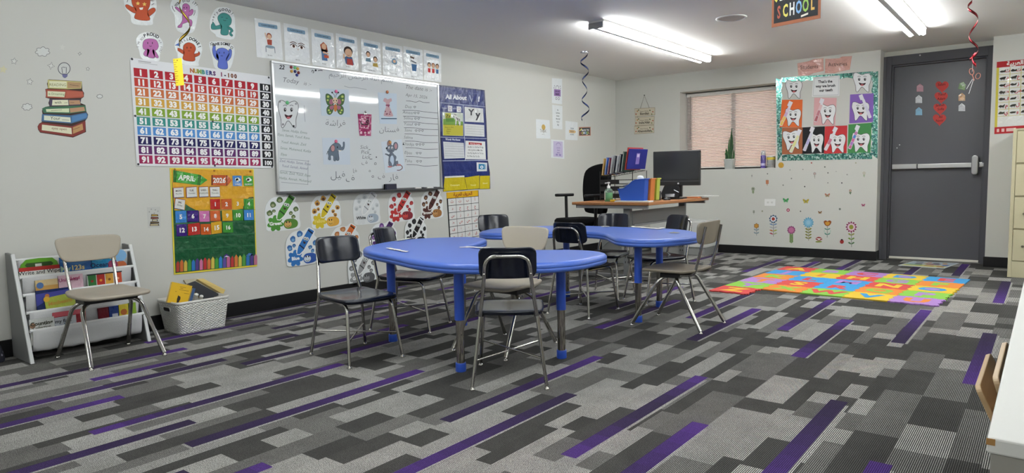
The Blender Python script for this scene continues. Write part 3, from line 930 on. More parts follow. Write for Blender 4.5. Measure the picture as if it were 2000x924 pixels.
for x, y in ((66, 46), (383, 56), (672, 62)): f.ell(mc, x, y, 9, 9, '#8a5c1c', 5, n=10)
cal = tag(f.build('calendar_chart'), 'yellow and green calendar pocket chart with a crayon border', 'pocket chart')

def card(quad, col, label, draw, name='date_card', group='number cards in the calendar', fin='lam', k=0):
    f = Flat(0, .0072 + k * .0006, .0008); m, W, H = f.frame(*quad, src=f.crop(*KC))
    f.base(m, [(0, 0), (W, 0), (W, H), (0, H)], col, fin)
    draw(f, m, W, H)
    tag(f.build(name), label, 'card', group)
def q4(x0, y0, x1, y1, tilt=0): return ((x0, y0 + tilt), (x1, y0 - tilt), (x1 + 4, y1 - tilt), (x0 + 4, y1 + tilt))
RD, ORG, YL, GN, BL2, PU, PKc = '#b02c26', '#c05a26', '#cf9e26', '#3f8a34', '#3a7cc0', '#3a2074', '#bc6aa0'
DATES = [(1, (350, 282, 430, 365), RD), (2, (438, 282, 522, 365), ORG), (3, (528, 278, 612, 362), YL), (4, (620, 280, 698, 362), GN), (5, (70, 378, 158, 472), BL2), (6, (165, 375, 256, 465), PU), (7, (262, 378, 344, 465), PKc),
         (8, (350, 375, 430, 460), ORG), (9, (445, 372, 527, 458), YL), (10, (532, 370, 612, 455), GN), (11, (622, 370, 698, 452), BL2), (12, (78, 485, 163, 580), PU), (13, (172, 478, 268, 570), RD), (14, (274, 483, 355, 568), ORG), (15, (358, 465, 442, 560), YL), (16, (450, 470, 533, 552), GN)]
CN = {RD: 'red', ORG: 'orange', YL: 'yellow', GN: 'green', BL2: 'blue', PU: 'purple', PKc: 'pink'}
for n, q, c in DATES:
    tl = {13: 6, 15: 6, 12: 2, 5: 2}.get(n, 1)
    card(q4(*q, tl), c, '%s date card with number %d in the calendar pockets' % (CN[c], n), lambda f, m, W, H, n=n: f.text(m, str(n), W * .5, H * .68, H * .52, '#e9e6e0', 1, bold=.04), k=n % 2)
def wk(a, b2):
    def d(f, m, W, H):
        for i, c in enumerate(('#8a3a3a', '#c08a3a', '#3a3a6a', '#7a2c4a')):
            f.line(m, [((0, 0), (W, 0), (W, H), (0, H))[i], ((W, 0), (W, H), (0, H), (0, 0))[i]], H * .06, c, 1)
        f.text(m, a, W / 2, H * .42, H * .24, '#4a3a3a', 2, bold=.02); f.text(m, b2, W / 2, H * .68, H * .2, '#3f4a3a', 2)
    return d
for a, b2, q, tl in (('MON.', 'Monday', (55, 190, 138, 270), 3), ('TUE.', 'Tuesday', (158, 186, 244, 268), 3), ('WED.', 'Wednesday', (260, 184, 335, 265), 2), ('THU.', 'Thursday', (347, 184, 428, 265), 1)):
    card(q4(*q, tl), '#d9d9d4', 'white weekday card reading %s in the calendar' % b2, wk(a, b2), 'weekday_card', 'weekday cards in the calendar')
card(((72, 276), (152, 290), (145, 372), (62, 356)), '#d9d9d4', 'tilted white weekday card reading Friday in the calendar', wk('FRI.', 'Friday'), 'weekday_card', 'weekday cards in the calendar')
def wx(cl):
    def d(f, m, W, H):
        for x, y, r in ((.4, .36, .15), (.58, .32, .17), (.72, .4, .12), (.5, .42, .18)): f.ell(m, W * x, H * y, W * r, H * r * .9, '#e4ece8', 1 + int(x * 5))
        f.text(m, cl, W / 2, H * .9, H * .2, '#e8ecec', 6, bold=.03)
        if cl == 'RAINY':
            for x in (.4, .52, .64): f.line(m, [(W * x, H * .58), (W * (x - .04), H * .68)], W * .03, '#cfe0ee', 3)
    return d
card(q4(530, 95, 603, 178), '#4a7fba', 'blue weather card reading Rainy at the top of the calendar', wx('RAINY'), 'weather_card', 'weather cards in the calendar')
card(q4(617, 97, 694, 178), '#4a9a3c', 'green weather card reading Cloudy at the top of the calendar', wx('CLOUDY'), 'weather_card', 'weather cards in the calendar')
def crayon_tag(pts, col, txt, tx, ty, sz, bands, label, rot):
    f = Flat(0, .0072, .0008); m = f.crop(*KC)
    f.base(m, pts, col, 'lam')
    for bq in bands: f.line(m, bq, 6, '#1f2a1f', 1)
    f.text(m, txt, tx, ty, sz, '#eceee6', 2, bold=.03, rot=rot, sx=.9)
    tag(f.build('month_card' if txt == 'APRIL' else 'year_card'), label, 'card')
crayon_tag([(55, 50), (270, 88), (330, 130), (270, 172), (55, 146)], '#3f9436', 'APRIL', 162, 134, 58, [[(66, 52), (60, 148)], [(78, 54), (72, 148)], [(262, 88), (254, 170)], [(274, 90), (266, 172)]], 'green crayon shaped month card reading April', .1)
crayon_tag([(360, 90), (490, 92), (525, 132), (490, 176), (360, 172)], '#b9562c', '2026', 424, 152, 56, [[(368, 91), (366, 172)], [(484, 92), (484, 175)]], 'orange crayon shaped year card reading 2026', .02)
# ------------------------------------------------------------------ lettering helpers
_AR = {}
for _c, _k, _n in (('ا', 0xFE8D, 2), ('ب', 0xFE8F, 4), ('ة', 0xFE93, 2), ('ت', 0xFE95, 4), ('ث', 0xFE99, 4), ('ج', 0xFE9D, 4), ('ح', 0xFEA1, 4), ('خ', 0xFEA5, 4), ('د', 0xFEA9, 2), ('ذ', 0xFEAB, 2),
                   ('ر', 0xFEAD, 2), ('ز', 0xFEAF, 2), ('س', 0xFEB1, 4), ('ش', 0xFEB5, 4), ('ص', 0xFEB9, 4), ('ض', 0xFEBD, 4), ('ط', 0xFEC1, 4), ('ظ', 0xFEC5, 4), ('ع', 0xFEC9, 4), ('غ', 0xFECD, 4),
                   ('ف', 0xFED1, 4), ('ق', 0xFED5, 4), ('ك', 0xFED9, 4), ('ل', 0xFEDD, 4), ('م', 0xFEE1, 4), ('ن', 0xFEE5, 4), ('ه', 0xFEE9, 4), ('و', 0xFEED, 2), ('ي', 0xFEF1, 4), ('أ', 0xFE83, 2)):
    _AR[_c] = (_k, _n)
def ar(t):
    out = []
    for i, ch in enumerate(t):
        if ch not in _AR:
            out.append(ch); continue
        k, n = _AR[ch]
        prev = i > 0 and t[i - 1] in _AR and _AR[t[i - 1]][1] == 4
        nxt = n == 4 and i + 1 < len(t) and t[i + 1] in _AR
        out.append(chr(k + ((3 if nxt else 1) if prev else (2 if nxt else 0))))
    return ''.join(reversed(out))

# ------------------------------------------------------------------ whiteboard
BX = .022
f = Flat(0, 0.0, BX)
TLp, TRp, BRp, BLp = (530, 118.4), (855, 165.7), (860.6, 366.5), (544.4, 377.6)
bm, BW, BHt = f.frame(TLp, TRp, BRp, BLp)
cs = [bm(0, 0), bm(BW, 0), bm(BW, BHt), bm(0, BHt)]
by0, by1 = (cs[0][1] + cs[3][1]) / 2, (cs[1][1] + cs[2][1]) / 2
bz0, bz1 = (cs[2][2] + cs[3][2]) / 2, (cs[0][2] + cs[1][2]) / 2
board = tag(empty('whiteboard', (0.012, (by0 + by1) / 2, bz0)), 'large framed whiteboard with marker writing on the left wall', 'whiteboard')
f.base(lambda a, c: np.array((BX, by0 + a, bz1 - c)), [(.006, .006), (BW - .006, .006), (BW - .006, BHt - .006), (.006, BHt - .006)], '#d3d7d8', 'board')
p = f.px
GI, BKI, GRN = '#3b4048', '#22242a', '#2b5a44'
def hand(t, x, y, sz, c=GI, rot=.12, sx=.95, bold=-.012): f.text(p, t, x, y, sz, c, 1, rot=rot, sx=sx, bold=bold, shear=.12)
hand('Today', 567, 162, 13.5, GI, .13); hand('is :-', 600, 167, 11, GI, .13); hand('22', 550, 135, 11, BKI, .1, bold=.03)
f.line(p, smooth_path([(609, 141), (610, 137), (613, 140), (611, 143)]), 1.1, BKI, 1); f.ell(p, 616.5, 137.4, 2, 2, BKI, 1); f.line(p, [(621, 138), (627, 137.5), (630, 138)], 1.3, BKI, 1)
f.text(p, ar('بسم الله الرحمن الرحيم'), 705, 155, 14, '#7c8288', 1, rot=.1, bold=-.012)
f.line(p, smooth_path([(672, 168), (682, 171), (692, 171), (700, 172), (716, 175)]), .8, '#8a9096', 1)
f.line(p, smooth_path([(594, 206), (594.5, 222), (596, 238)]), .8, '#8a9096', 1)
f.text(p, ar('فراشة'), 655, 246, 17, GI, 1, rot=.04, bold=-.014); f.text(p, ar('فستان'), 760, 258, 15, GI, 1, rot=.03, bold=-.014); f.text(p, ar('فيل'), 660, 348, 19, GI, 1, bold=-.014); f.text(p, ar('فار'), 769, 352, 17, GI, 1, bold=-.014)
f.text(p, ar('ف'), 684, 355, 19, GI, 1, bold=-.014); f.text(p, ar('فا'), 693, 338, 12, GI, 1, bold=-.014); f.text(p, ar('ف'), 712, 322, 13, GI, 1, bold=-.014); f.text(p, ar('و'), 733, 322, 15, GI, 1, bold=-.014); f.text(p, ar('و'), 722, 336, 12, GI, 1, bold=-.014); f.text(p, ar('و'), 728, 347, 14, GI, 1, bold=-.014); f.text(p, ar('ف'), 745, 350, 15, GI, 1, bold=-.014)
for i, t in enumerate(('Sick', 'Pick', 'Lick')): hand(t, 711 + i * 2, 291 + i * 9.6, 10.5, GI, .03)
f.line(p, [(720, 292.5), (723, 292)], 1, BKI, 1); f.line(p, [(721, 302), (725, 301.5)], 1, BKI, 1); f.line(p, [(722, 311), (727, 310.5)], 1, BKI, 1); f.ell(p, 735, 307, 1.2, 1.2, BKI, 1)
hand('The date is :-', 817, 176, 10.5, GI, .13); hand('Apr 15, 2026', 813, 190.5, 8.5, GI, .13)
f.line(p, smooth_path([(793, 197), (801, 197.5), (812, 199.5), (819, 197.5), (827, 200), (839, 200.5)]), .8, GI, 1)
for i, (y, t, n) in enumerate(((211, 'Dua', 1), (222.5, 'Ameer', 2), (233.5, 'Selma', 2), (245, 'Yusuf', 2), (257, 'Sami', 3), (271, 'Salma', 0), (284, 'Khadija', 3), (301, 'Elyas', 2), (317, 'Taha', 2))):
    hand(t, 797, y, 8.2, GI, .08)
    for j in range(n): f.line(p, heart(810 + 2 * i / 3 + j * 6.2, y - 2, 2.3, 12), .7, GI, 1, closed=True)
    yl = y + 4.5
    f.line(p, smooth_path([(786 + i, yl), (812, yl + .6), (830, yl + 3), (855.5, yl + 5.5 - i * .5)]), .8, GI, 1)
for i, t in enumerate(('Sanae, Hadija, Emna', 'Elyas, Samah, Yusuf, Rana', 'Yusuf, Amnah, Zaid', 'Sanae, Mohamed, Kadija', 'Elyas')):
    hand(t, (575, 573, 573, 577, 554)[i], (259, 268.5, 282, 294.5, 304)[i], 7.2, GRN, .12, .86)
for i, t in enumerate(('Zaid, Hadija, Sanae, Elyas', 'Yusuf, Samah, Amnah')): hand(t, 576, 319.5 + i * 9.5, 7.2, '#2d2f6a', .12, .84)
for i, t in enumerate(('Samah, Zaid, Yusuf, Elyas', 'Hadija, Amnah, Mohamed')): hand(t, 576, 342 + i * 11, 7.2, GRN, .12, .84)
for q in ([(546, 309), (604, 315)], [(548, 333), (592, 339)], [(549, 356), (602, 360.5)], [(602, 313), (601, 360)]): f.line(p, q, .8, '#8a9096', 1)
f.line(p, smooth_path([(577, 290), (596, 280)]), .01, GRN, 1)
f.build('writing_surface', board)
FRM = mat('#b9bbbb', 'metal')
def barpart(name, lo, hi, m_=None): b = MB(); b.box(lo, hi, m_ or FRM); b.build(name, board, bevel=.002)
barpart('frame_rail', (0.0005, by0 - .006, bz1 - .010), (.030, by1 + .006, bz1 + .008)); barpart('frame_rail', (0.0005, by0 - .006, bz0 - .006), (.030, by1 + .006, bz0 + .012), mat('#77787a', 'metal'))
barpart('frame_rail', (0.0005, by0 - .008, bz0 + .0125), (.030, by0 + .010, bz1 - .0105)); barpart('frame_rail', (0.0005, by1 - .010, bz0 + .0125), (.030, by1 + .008, bz1 - .0105))
b = MB(); b.box((.0305, by0 + .08, bz0 - .012), (.085, by1 - .01, bz0 - .004), mat('#3c3c3e', 'satin')); b.box((.079, by0 + .08, bz0 - .004), (.085, by1 - .01, bz0 + .001), mat('#3c3c3e', 'satin')); b.box((.012, by0 + .08, bz0 - .012), (.0305, by1 - .01, bz0 - .0065), mat('#3c3c3e', 'satin'))
b.build('pen_tray', board, bevel=.002)

XB = BX + LAY * 2
# marker pens and eraser on the tray
def eraser():
    r = tag(empty('board_eraser', (.055, 0, bz0 - .004)), 'black felt whiteboard eraser standing on the pen tray', 'eraser')
    y0, y1 = hit(752, 360, 0, .05)[1], hit(773, 360, 0, .05)[1]
    b = MB(); b.box((.033, y0, bz0 - .0035), (.046, y1, bz0 + .05), mat('#16161a', 'fabric')); b.build('felt_pad', r)
    b = MB(); b.box((.0462, y0 + .002, bz0 - .0035), (.066, y1 - .002, bz0 + .052), mat('#1c2036', 'plastic')); b.build('grip', r, bevel=.004)
    r.location.y = (y0 + y1) / 2
    for ch in r.children: ch.location.y -= (y0 + y1) / 2
eraser()
def marker(px0, px1, i, label, cap):
    y0, y1 = hit(px0, 364, 0, .06)[1], hit(px1, 364, 0, .06)[1]
    r = tag(empty('marker_pen', (.06, (y0 + y1) / 2, bz0 - .004)), label, 'marker pen')
    b = MB(); b.tube([(.06, y0, bz0 + .0052), (.06, y0 + (y1 - y0) * .65, bz0 + .0052)], .008, mat('#d8d8d6', 'plastic'), 12); b.build('barrel', r)
    b = MB(); b.tube([(.06, y0 + (y1 - y0) * .65, bz0 + .0052), (.06, y1, bz0 + .0052)], .0085, mat(cap, 'plastic'), 12); b.build('cap', r)
marker(811, 828, 0, 'white marker pen with dark cap lying left on the pen tray', '#26262c'); marker(834, 852, 1, 'white marker pen with grey cap lying right on the pen tray', '#4a4a50')

def magnet(px_, py_, r, col, label, name='magnet', h=.008, ax_v=None, x0=None):
    x0 = XB + .0002 if x0 is None else x0
    c = hit(px_, py_, 0, x0)
    b = MB(); b.lathe([(r, 0), (r, h * .7), (r * .85, h), (.001, h)], mat(col, 'plastic'), 18, xf=Matrix.Translation(Vector(c)) @ Matrix.Rotation(PI / 2, 4, 'Y'))
    tag(b.build(name), label, 'magnet', 'round board magnets')
MR = .0122
for (a, c, col, lb) in ((319, 141, '#7c1a20', 'dark red magnet at the left of the magnet cluster on the whiteboard'), (367, 147, '#63c07c', 'green magnet in the cluster at the top of the whiteboard'), (403, 161, '#c9a23a', 'yellow magnet at the upper right of the magnet cluster'),
                        (325, 193, '#c8963a', 'orange yellow magnet at the lower left of the magnet cluster'), (370, 196, '#1e2766', 'navy magnet in the middle of the magnet cluster'), (414, 211, '#7a1c22', 'dark red magnet at the right of the magnet cluster'), (393, 242, '#202a78', 'blue magnet lowest in the magnet cluster')):
    magnet(520 + a / 6.6, 110 + c / 6.6, MR, col, lb)

# pictures hung on the board
def pic(name, cat, label, pts, m_, col, draw, fin='paper'):
    f = Flat(0, XB, .0012)
    mm = f.crop(*m_) if m_ else f.px
    f.base(mm, pts, col, fin, back=.0)
    draw(f, mm)
    return tag(f.build(name), label, cat)
B1, B2, B3, B4 = (520, 110, 6.6), (520, 230, 6.161), (690, 110, 6.6), (690, 230, 6.161)
def tooth_pts(x0, y0, w, h):
    P = [(.02, .12), (.06, .02), (.2, .0), (.36, .06), (.5, .1), (.66, .05), (.84, .03), (.97, .12), (1, .3), (.95, .5), (.88, .68), (.88, .92), (.84, 1.0), (.72, .93), (.6, .8), (.5, .74), (.42, .78), (.32, .92), (.22, 1.0), (.16, .92), (.14, .7), (.06, .45), (0, .28)]
    return smooth_loop([(x0 + a * w, y0 + c * h) for a, c in P], 3)
def tooth_face(f, m, x0, y0, w, h, k=2, lean=0.0):
    P = lambda a, c: (x0 + a * w + lean * w * (.5 - c), y0 + c * h)
    for a in (.34, .66):
        f.ell(m, *P(a, .33), w * .075, h * .085, '#a8a8aa', k); f.ell(m, *P(a, .345), w * .052, h * .065, '#17171a', k + 1); f.ell(m, *P(a + .015, .325), w * .016, h * .018, '#f2f2f2', k + 2)
        f.line(m, smooth_path([P(a - .09, .2), P(a, .17), P(a + .09, .2)]), w * .025, '#4a4a4e', k)
    f.poly(m, smooth_loop([P(.32, .5), P(.5, .55), P(.7, .52), P(.64, .62), P(.5, .68), P(.38, .62)], 3), '#3a1a1e', k); f.ell(m, *P(.51, .63), w * .09, h * .04, '#c46a70', k + 1)
def d(f, m):
    tp = tooth_pts(152, 568, 262, 356)
    f.line(m, tp, 6, '#26262a', 1, closed=True); tooth_face(f, m, 152, 568, 262, 356)
    for x, y, c in ((352, 902, '#222226'), (215, 878, '#8a8a8e'), (175, 583, '#8a8a8e'), (382, 612, '#9a9a9e')): f.ell(m, x, y, 14, 15, c, 3)
pic('tooth_cutout', 'cutout', 'smiling tooth cutout held by a green magnet on the whiteboard', tooth_pts(152, 568, 262, 356), B1, '#d6d9d9', d)
def d(f, m):
    G, PKb = '#4a6b3f', '#a0667c'
    for s in (-1, 1):
        X = lambda x: 888 + s * (x - 888) if s == 1 else 888 - (x - 888)
        up = smooth_loop([(X(905), 600), (X(925), 530), (X(970), 490), (X(1005), 492), (X(1005), 560), (X(985), 620), (X(940), 632)], 3); lo = smooth_loop([(X(905), 630), (X(960), 635), (X(992), 670), (X(990), 730), (X(960), 750), (X(925), 720)], 3)
        for q in (up, lo): f.line(m, q, 9, '#27352a', 1, closed=True); f.poly(m, q, G, 2)
        f.poly(m, smooth_loop([(X(908), 590), (X(930), 550), (X(955), 560), (X(965), 605), (X(935), 625)], 3), PKb, 3); f.poly(m, smooth_loop([(X(905), 635), (X(950), 640), (X(960), 670), (X(925), 690)], 3), PKb, 3)
        for x, y, r in ((980, 520, 16), (985, 565, 13), (970, 695, 13), (955, 725, 13)): f.ell(m, X(x), y, r, r, '#b2c46a', 4, n=10)
        f.line(m, smooth_path([(X(895), 535), (X(900), 500), (X(925), 470)]), 5, '#27352a', 3); f.ell(m, X(928), 467, 11, 11, '#22282a', 4)
    f.ell(m, 890, 665, 22, 50, '#c07a44', 5); f.ell(m, 886, 572, 34, 40, '#d8c2a4', 6)
    for x in (868, 902): f.ell(m, x, 572, 6, 12, '#1c1a1a', 7)
    f.line(m, smooth_path([(872, 594), (886, 602), (900, 594)]), 4, '#5a2a2a', 7)
pic('picture_card', 'picture card', 'picture of a green and pink butterfly on the whiteboard', [(690, 412), (1062, 430), (1082, 785), (712, 765)], B1, '#c3d0da', d)
def d(f, m):
    g, ol = '#62707e', '#2c343c'
    bodyp = smooth_loop([(745, 420), (760, 370), (790, 330), (830, 305), (870, 310), (895, 335), (905, 360), (925, 340), (925, 300), (938, 292), (942, 330), (930, 380), (900, 390), (870, 385), (868, 430), (875, 505), (845, 510), (838, 460), (835, 515), (812, 512), (808, 460), (775, 455), (775, 505), (748, 500), (752, 460)], 3)
    f.line(m, bodyp, 7, ol, 1, closed=True); f.poly(m, bodyp, g, 2)
    f.ell(m, 800, 368, 27, 42, ol, 3); f.ell(m, 800, 368, 23, 38, '#b88a8a', 4); f.ell(m, 855, 355, 7, 10, '#15171a', 5)
    f.poly(m, smooth_loop([(855, 385), (880, 395), (905, 390), (885, 405)], 3), '#ece6d6', 5); f.line(m, [(740, 400), (728, 440)], 6, ol, 3)
pic('picture_card', 'picture card', 'picture of a grey elephant on the whiteboard', [(672, 240), (1005, 245), (1012, 565), (690, 562)], B2, '#c6d0da', d)
def d(f, m):
    f.poly(m, smooth_loop([(395, 545), (420, 540), (440, 555), (470, 545), (492, 545), (495, 580), (475, 590), (465, 640), (505, 740), (505, 775), (400, 770), (398, 730), (425, 640), (415, 595), (388, 580)], 3), '#c2a0a6', 1)
    f.rect(m, 418, 622, 470, 640, '#8a4460', 2); f.poly(m, [(440, 640), (455, 660), (462, 640)], '#8a4460', 3)
    for x, y in ((412, 710), (438, 742), (475, 720), (468, 745), (425, 745)): f.ell(m, x, y, 8, 9, '#7a3a50', 2, n=8)
    f.rect(m, 358, 797, 560, 810, '#3d5a72', 1)
pic('picture_card', 'picture card', 'picture of a pink spotted dress on the whiteboard', [(318, 465), (560, 480), (562, 875), (342, 868)], B3, '#c4d2de', d)
def d(f, m):
    g, ol = '#6d7684', '#2d333c'
    def blob(pts, c=g, k=2):
        q = smooth_loop(pts, 3); f.line(m, q, 6, ol, k - 1, closed=True); f.poly(m, q, c, k)
    f.line(m, smooth_path([(520, 575), (575, 575), (590, 605), (560, 630), (525, 632)]), 9, '#6a4a4a', 1)
    blob([(440, 430), (480, 430), (500, 480), (510, 560), (480, 585), (440, 575), (425, 540)]); f.ell(m, 465, 515, 24, 62, '#b9c8d8', 3)
    blob([(455, 440), (440, 465), (400, 445), (385, 440), (392, 432), (430, 445)]); blob([(492, 450), (515, 470), (505, 510), (495, 500), (498, 475)])
    f.ell(m, 508, 342, 30, 50, ol, 3); f.ell(m, 508, 342, 25, 44, g, 4); f.ell(m, 510, 342, 17, 34, '#b98a90', 5); f.ell(m, 432, 312, 26, 42, ol, 3); f.ell(m, 432, 312, 22, 37, '#9a7a70', 4)
    blob([(400, 370), (425, 335), (470, 335), (495, 370), (485, 405), (450, 420), (415, 405)], g, 6); f.ell(m, 398, 368, 9, 12, '#141416', 8)
    for x in (428, 465): f.ell(m, x, 362, 10, 15, '#e8e8ea', 7); f.ell(m, x + 1, 366, 5, 8, '#141416', 8)
    f.line(m, smooth_path([(425, 395), (450, 402), (468, 392)]), 4, ol, 7)
    blob([(425, 545), (440, 525), (460, 560), (455, 580), (430, 575)], g, 5); blob([(505, 540), (530, 520), (535, 560), (510, 580)], g, 5); f.ell(m, 438, 590, 28, 10, '#b87a7a', 6); f.ell(m, 545, 568, 30, 12, '#b87a7a', 6)
pic('picture_card', 'picture card', 'picture of a standing grey mouse on the whiteboard', [(335, 290), (582, 258), (622, 635), (385, 665)], B4, '#cdd7e0', d)
def d(f, m):
    f.line(m, [(105, 770), (215, 775), (190, 935), (90, 915)], 8, '#d8a8bc', 2, closed=True); f.text(m, ar('ف'), 150, 880, 120, '#2a1420', 2, bold=.02)
    for x in (101, 152, 200): f.poly(m, [(x - 16, 985), (x, 970), (x + 16, 985), (x, 1003)] if x == 152 else [(x - 13, 972), (x + 13, 972), (x + 13, 1000), (x - 13, 1000)], '#e0b8c8', 1)
pic('letter_card', 'card', 'magenta Arabic letter card clipped to the middle of the whiteboard', [(57, 742), (236, 748), (230, 1028), (80, 1026)], B3, '#96305e', d, 'lam')
XP = XB + .0012 + LAY * 9
for a, c, cr, col, lb in ((270, 598, B1, '#58b070', 'green magnet on top of the tooth cutout'), (900, 453, B1, '#d4608e', 'pink magnet on the butterfly picture'), (838, 284, B2, '#d25f80', 'pink magnet on the elephant picture'), (437, 460, B3, '#a55f38', 'brown orange magnet above the dress picture'), (442, 296, B4, '#d0904a', 'orange magnet on the mouse picture')):
    magnet(cr[0] + a / cr[2], cr[1] + c / cr[2], .014, col, lb, x0=XP)
# silver clip on the letter card
c = hit(690 + 150 / 6.6, 110 + 728 / 6.6, 0, XP)
b = MB(); b.box((XP, c[1] - .018, c[2] - .016), (XP + .006, c[1] + .018, c[2] + .004), mat('#c8c8ca', 'chrome')); b.sphere((XP + .006, c[1], c[2] + .008), .010, mat('#d0d0d2', 'chrome'))
tag(b.build('magnetic_clip', bevel=.001), 'small silver magnetic clip holding the magenta letter card', 'clip')

# ------------------------------------------------------------------ navy letter pocket chart
AC = (840, 150, 2.889)
f = Flat(0, .0006, .004); m = f.crop(*AC)
NV, NV2 = '#1d2c6a', '#16214f'
out = [(45, 45), (180, 60), (308, 75), (318, 250), (326, 470), (338, 540), (340, 632), (250, 634), (190, 640), (75, 648), (62, 400), (52, 200)]
f.base(m, out, NV2, 'vinyl'); f.poly(m, [(56, 56), (302, 82), (311, 250), (318, 470), (332, 545), (334, 560), (80, 570), (68, 400), (58, 200)], NV, 1, 'vinyl')
a1, a2 = f.crop(860, 160, 7.7), f.crop(860, 270, 8.4)
f.text(a1, 'All About', 235, 262, 92, '#e6e8ec', 3, rot=.07, bold=.045, sx=.86); f.text(a1, '!', 575, 292, 100, '#e6e8ec', 3, rot=.1, bold=.05)
f.line(a1, [(425, 160), (562, 180), (558, 350), (435, 335)], 4, '#8f9cc4', 2, closed=True); f.line(a1, [(440, 200), (470, 300), (480, 250)], 12, '#c2cade', 3)
for q in ([(0, 312), (672, 375)], [(342, 340), (362, 840)], [(0, 830), (695, 855)], [(20, 392), (100, 398)], [(190, 402), (240, 406)]): f.line(a1, q, 7, '#c6cede', 2)
f.line(a2, [(400, 0), (408, 360)], 7, '#c6cede', 2); f.line(a2, [(38, 372), (782, 362)], 9, '#c6cede', 2); f.text(a2, 'Words We Know', 205, 36, 42, '#dfe4ee', 2, rot=.05, bold=.03, sx=.78)
for x in (60, 140, 240, 400): f.line(a2, [(x, 420), (x + 25, 500), (x + 40, 440)], 4, '#3d4f8c', 2)
f.line(a2, [(60, 575), (560, 555)], 3, '#4a5c98', 2)
r = f.build('letter_chart'); tag(r, 'navy vinyl letter pocket chart titled All About right of the whiteboard', 'pocket chart')
g = Flat(0, .0072, .0008); a2 = g.crop(860, 270, 8.4)
for q, cap, cx in (([(70, 630), (395, 615), (405, 700), (440, 840), (52, 875)], 'Consonant', 240), ([(400, 645), (640, 610), (640, 825), (445, 842)], 'Vowel', 540), ([(650, 618), (812, 615), (810, 828), (645, 832)], 'Blend', 735)):
    h = Flat(0, .0058, .001); mm = h.crop(860, 270, 8.4); h.base(mm, q, '#bfae1e', 'vinyl'); h.text(mm, cap, cx, 780 if cx < 700 else 750, 34, '#e4dfa8', 1, rot=-.04, bold=.02)
    if cx == 240: h.line(mm, [(72, 640), (394, 624)], 26, '#d9d9d2', 1)
    o = h.build('yellow_pocket', r)
def pc(name, label, pts, cr, col, draw, fin='lam', k=0):
    f = Flat(0, .0062 + .001 * k, .0008); mm = f.crop(*cr); f.base(mm, pts, col, fin); draw(f, mm); tag(f.build(name), label, 'card', 'cards in the navy chart')
A1, A2 = (860, 160, 7.7), (860, 270, 8.4)
def d(f, m):
    f.poly(m, [(42, 640), (340, 650), (342, 810), (45, 805)], '#b2ac38', 1); f.poly(m, [(42, 560), (150, 545), (340, 600), (340, 655), (42, 645)], '#6f9440', 1); f.poly(m, [(80, 540), (205, 545), (210, 600), (85, 600)], '#4f7a34', 2)
    f.rect(m, 72, 470, 158, 545, '#b4b448', 3); f.text(m, 'Zz', 115, 535, 62, '#26301c', 4, bold=.03)
    f.poly(m, smooth_loop([(200, 480), (240, 490), (260, 530), (300, 550), (300, 650), (280, 650), (270, 590), (245, 590), (240, 650), (222, 645), (225, 560), (205, 530), (190, 520)], 3), '#d2d2ce', 3)
    for q in ([(205, 485), (240, 500)], [(235, 530), (250, 560)], [(260, 540), (255, 580)], [(275, 550), (272, 590)], [(290, 555), (290, 600)], [(225, 640), (240, 640)], [(265, 645), (285, 645)], [(195, 520), (210, 530)]): f.line(m, q, 9, '#26262a', 4)
    for i, t in enumerate(('Zany in Zoo', 'Zebra', 'Zipper', 'Zoo')): f.text(m, t, 135 - i * 6, 690 + i * 30, 26, '#33381c', 2)
pc('letter_card', 'green letter card reading Zz with a zebra in the navy chart', [(30, 452), (340, 470), (345, 815), (38, 805)], A1, '#c2ccc0', d)
def d(f, m):
    for c, x, y, s in (('Y', 465, 500, 130), ('y', 565, 540, 150)): f.text(m, c, x, y, s, '#34353c', 1, bold=.03)
pc('letter_card', 'shiny letter card reading Yy in the navy chart', [(365, 375), (642, 400), (655, 612), (370, 598)], A1, '#cfd1d0', d)
def lines(y0, y1, n, x0, x1, sl):
    def d(f, m):
        for i in range(n): y = y0 + (y1 - y0) * i / (n - 1); f.line(m, [(x0, y), (x1, y + sl)], 4, '#93979c', 1)
    return d
pc('blank_card', 'lined blank card under the Yy card', [(362, 628), (660, 650), (665, 825), (368, 812)], A1, '#d2d4d4', lines(665, 775, 4, 385, 650, 18))
pc('blank_card', 'lined blank card under the words heading', [(45, 55), (385, 78), (400, 325), (65, 338)], A2, '#cfd2d4', lines(90, 290, 6, 75, 385, 8))
def d(f, m):
    f.poly(m, [(465, 65), (680, 80), (680, 115), (465, 105)], '#a02c2c', 1); f.text(m, 'Find the Letter', 572, 106, 32, '#ecdcdc', 2, rot=.06, bold=.02, sx=.85)
    for i, t in enumerate(('Aa Bb Cc Dd Ee Ff Gg', 'Hh Ii Jj Kk Ll Mm Nn', 'Oo Pp Qq Rr Ss Tt Uu', 'Vv Ww Xx Yy Zz')): f.text(m, t, 575 if i < 3 else 540, 158 + i * 50, 36, '#3c3d42', 1, rot=.03, sx=.78, bold=.012)
pc('alphabet_card', 'white card titled Find the Letter in the navy chart', [(415, 40), (735, 55), (748, 348), (408, 345)], A2, '#dadbda', d, 'paper')
def d(f, m):
    f.poly(m, [(628, 420), (728, 425), (730, 512), (628, 508)], '#2f7aa4', 1); f.text(m, 'O', 680, 495, 62, '#e6ecf0', 2, bold=.06); f.line(m, [(740, 428), (740, 510)], 8, '#3f86ac', 1)
pc('letter_card', 'small blue letter card at the right of the navy chart', [(595, 395), (768, 405), (765, 540), (600, 545)], A2, '#d8dcde', d)
for x, y, lb in ((147, 402, 'left small white ring card in the navy chart'), (280, 412, 'right small white ring card in the navy chart')):
    pc('ring_card', lb, [(x - 32, y - 46), (x + 32, y - 40), (x + 32, y + 46), (x - 32, y + 42)], A1, '#dfe2e4', lambda f, m, x=x, y=y: (f.ell(m, x, y, 18, 26, '#8a6a70', 1), f.ell(m, x, y, 13, 20, '#d9d6da', 2)))

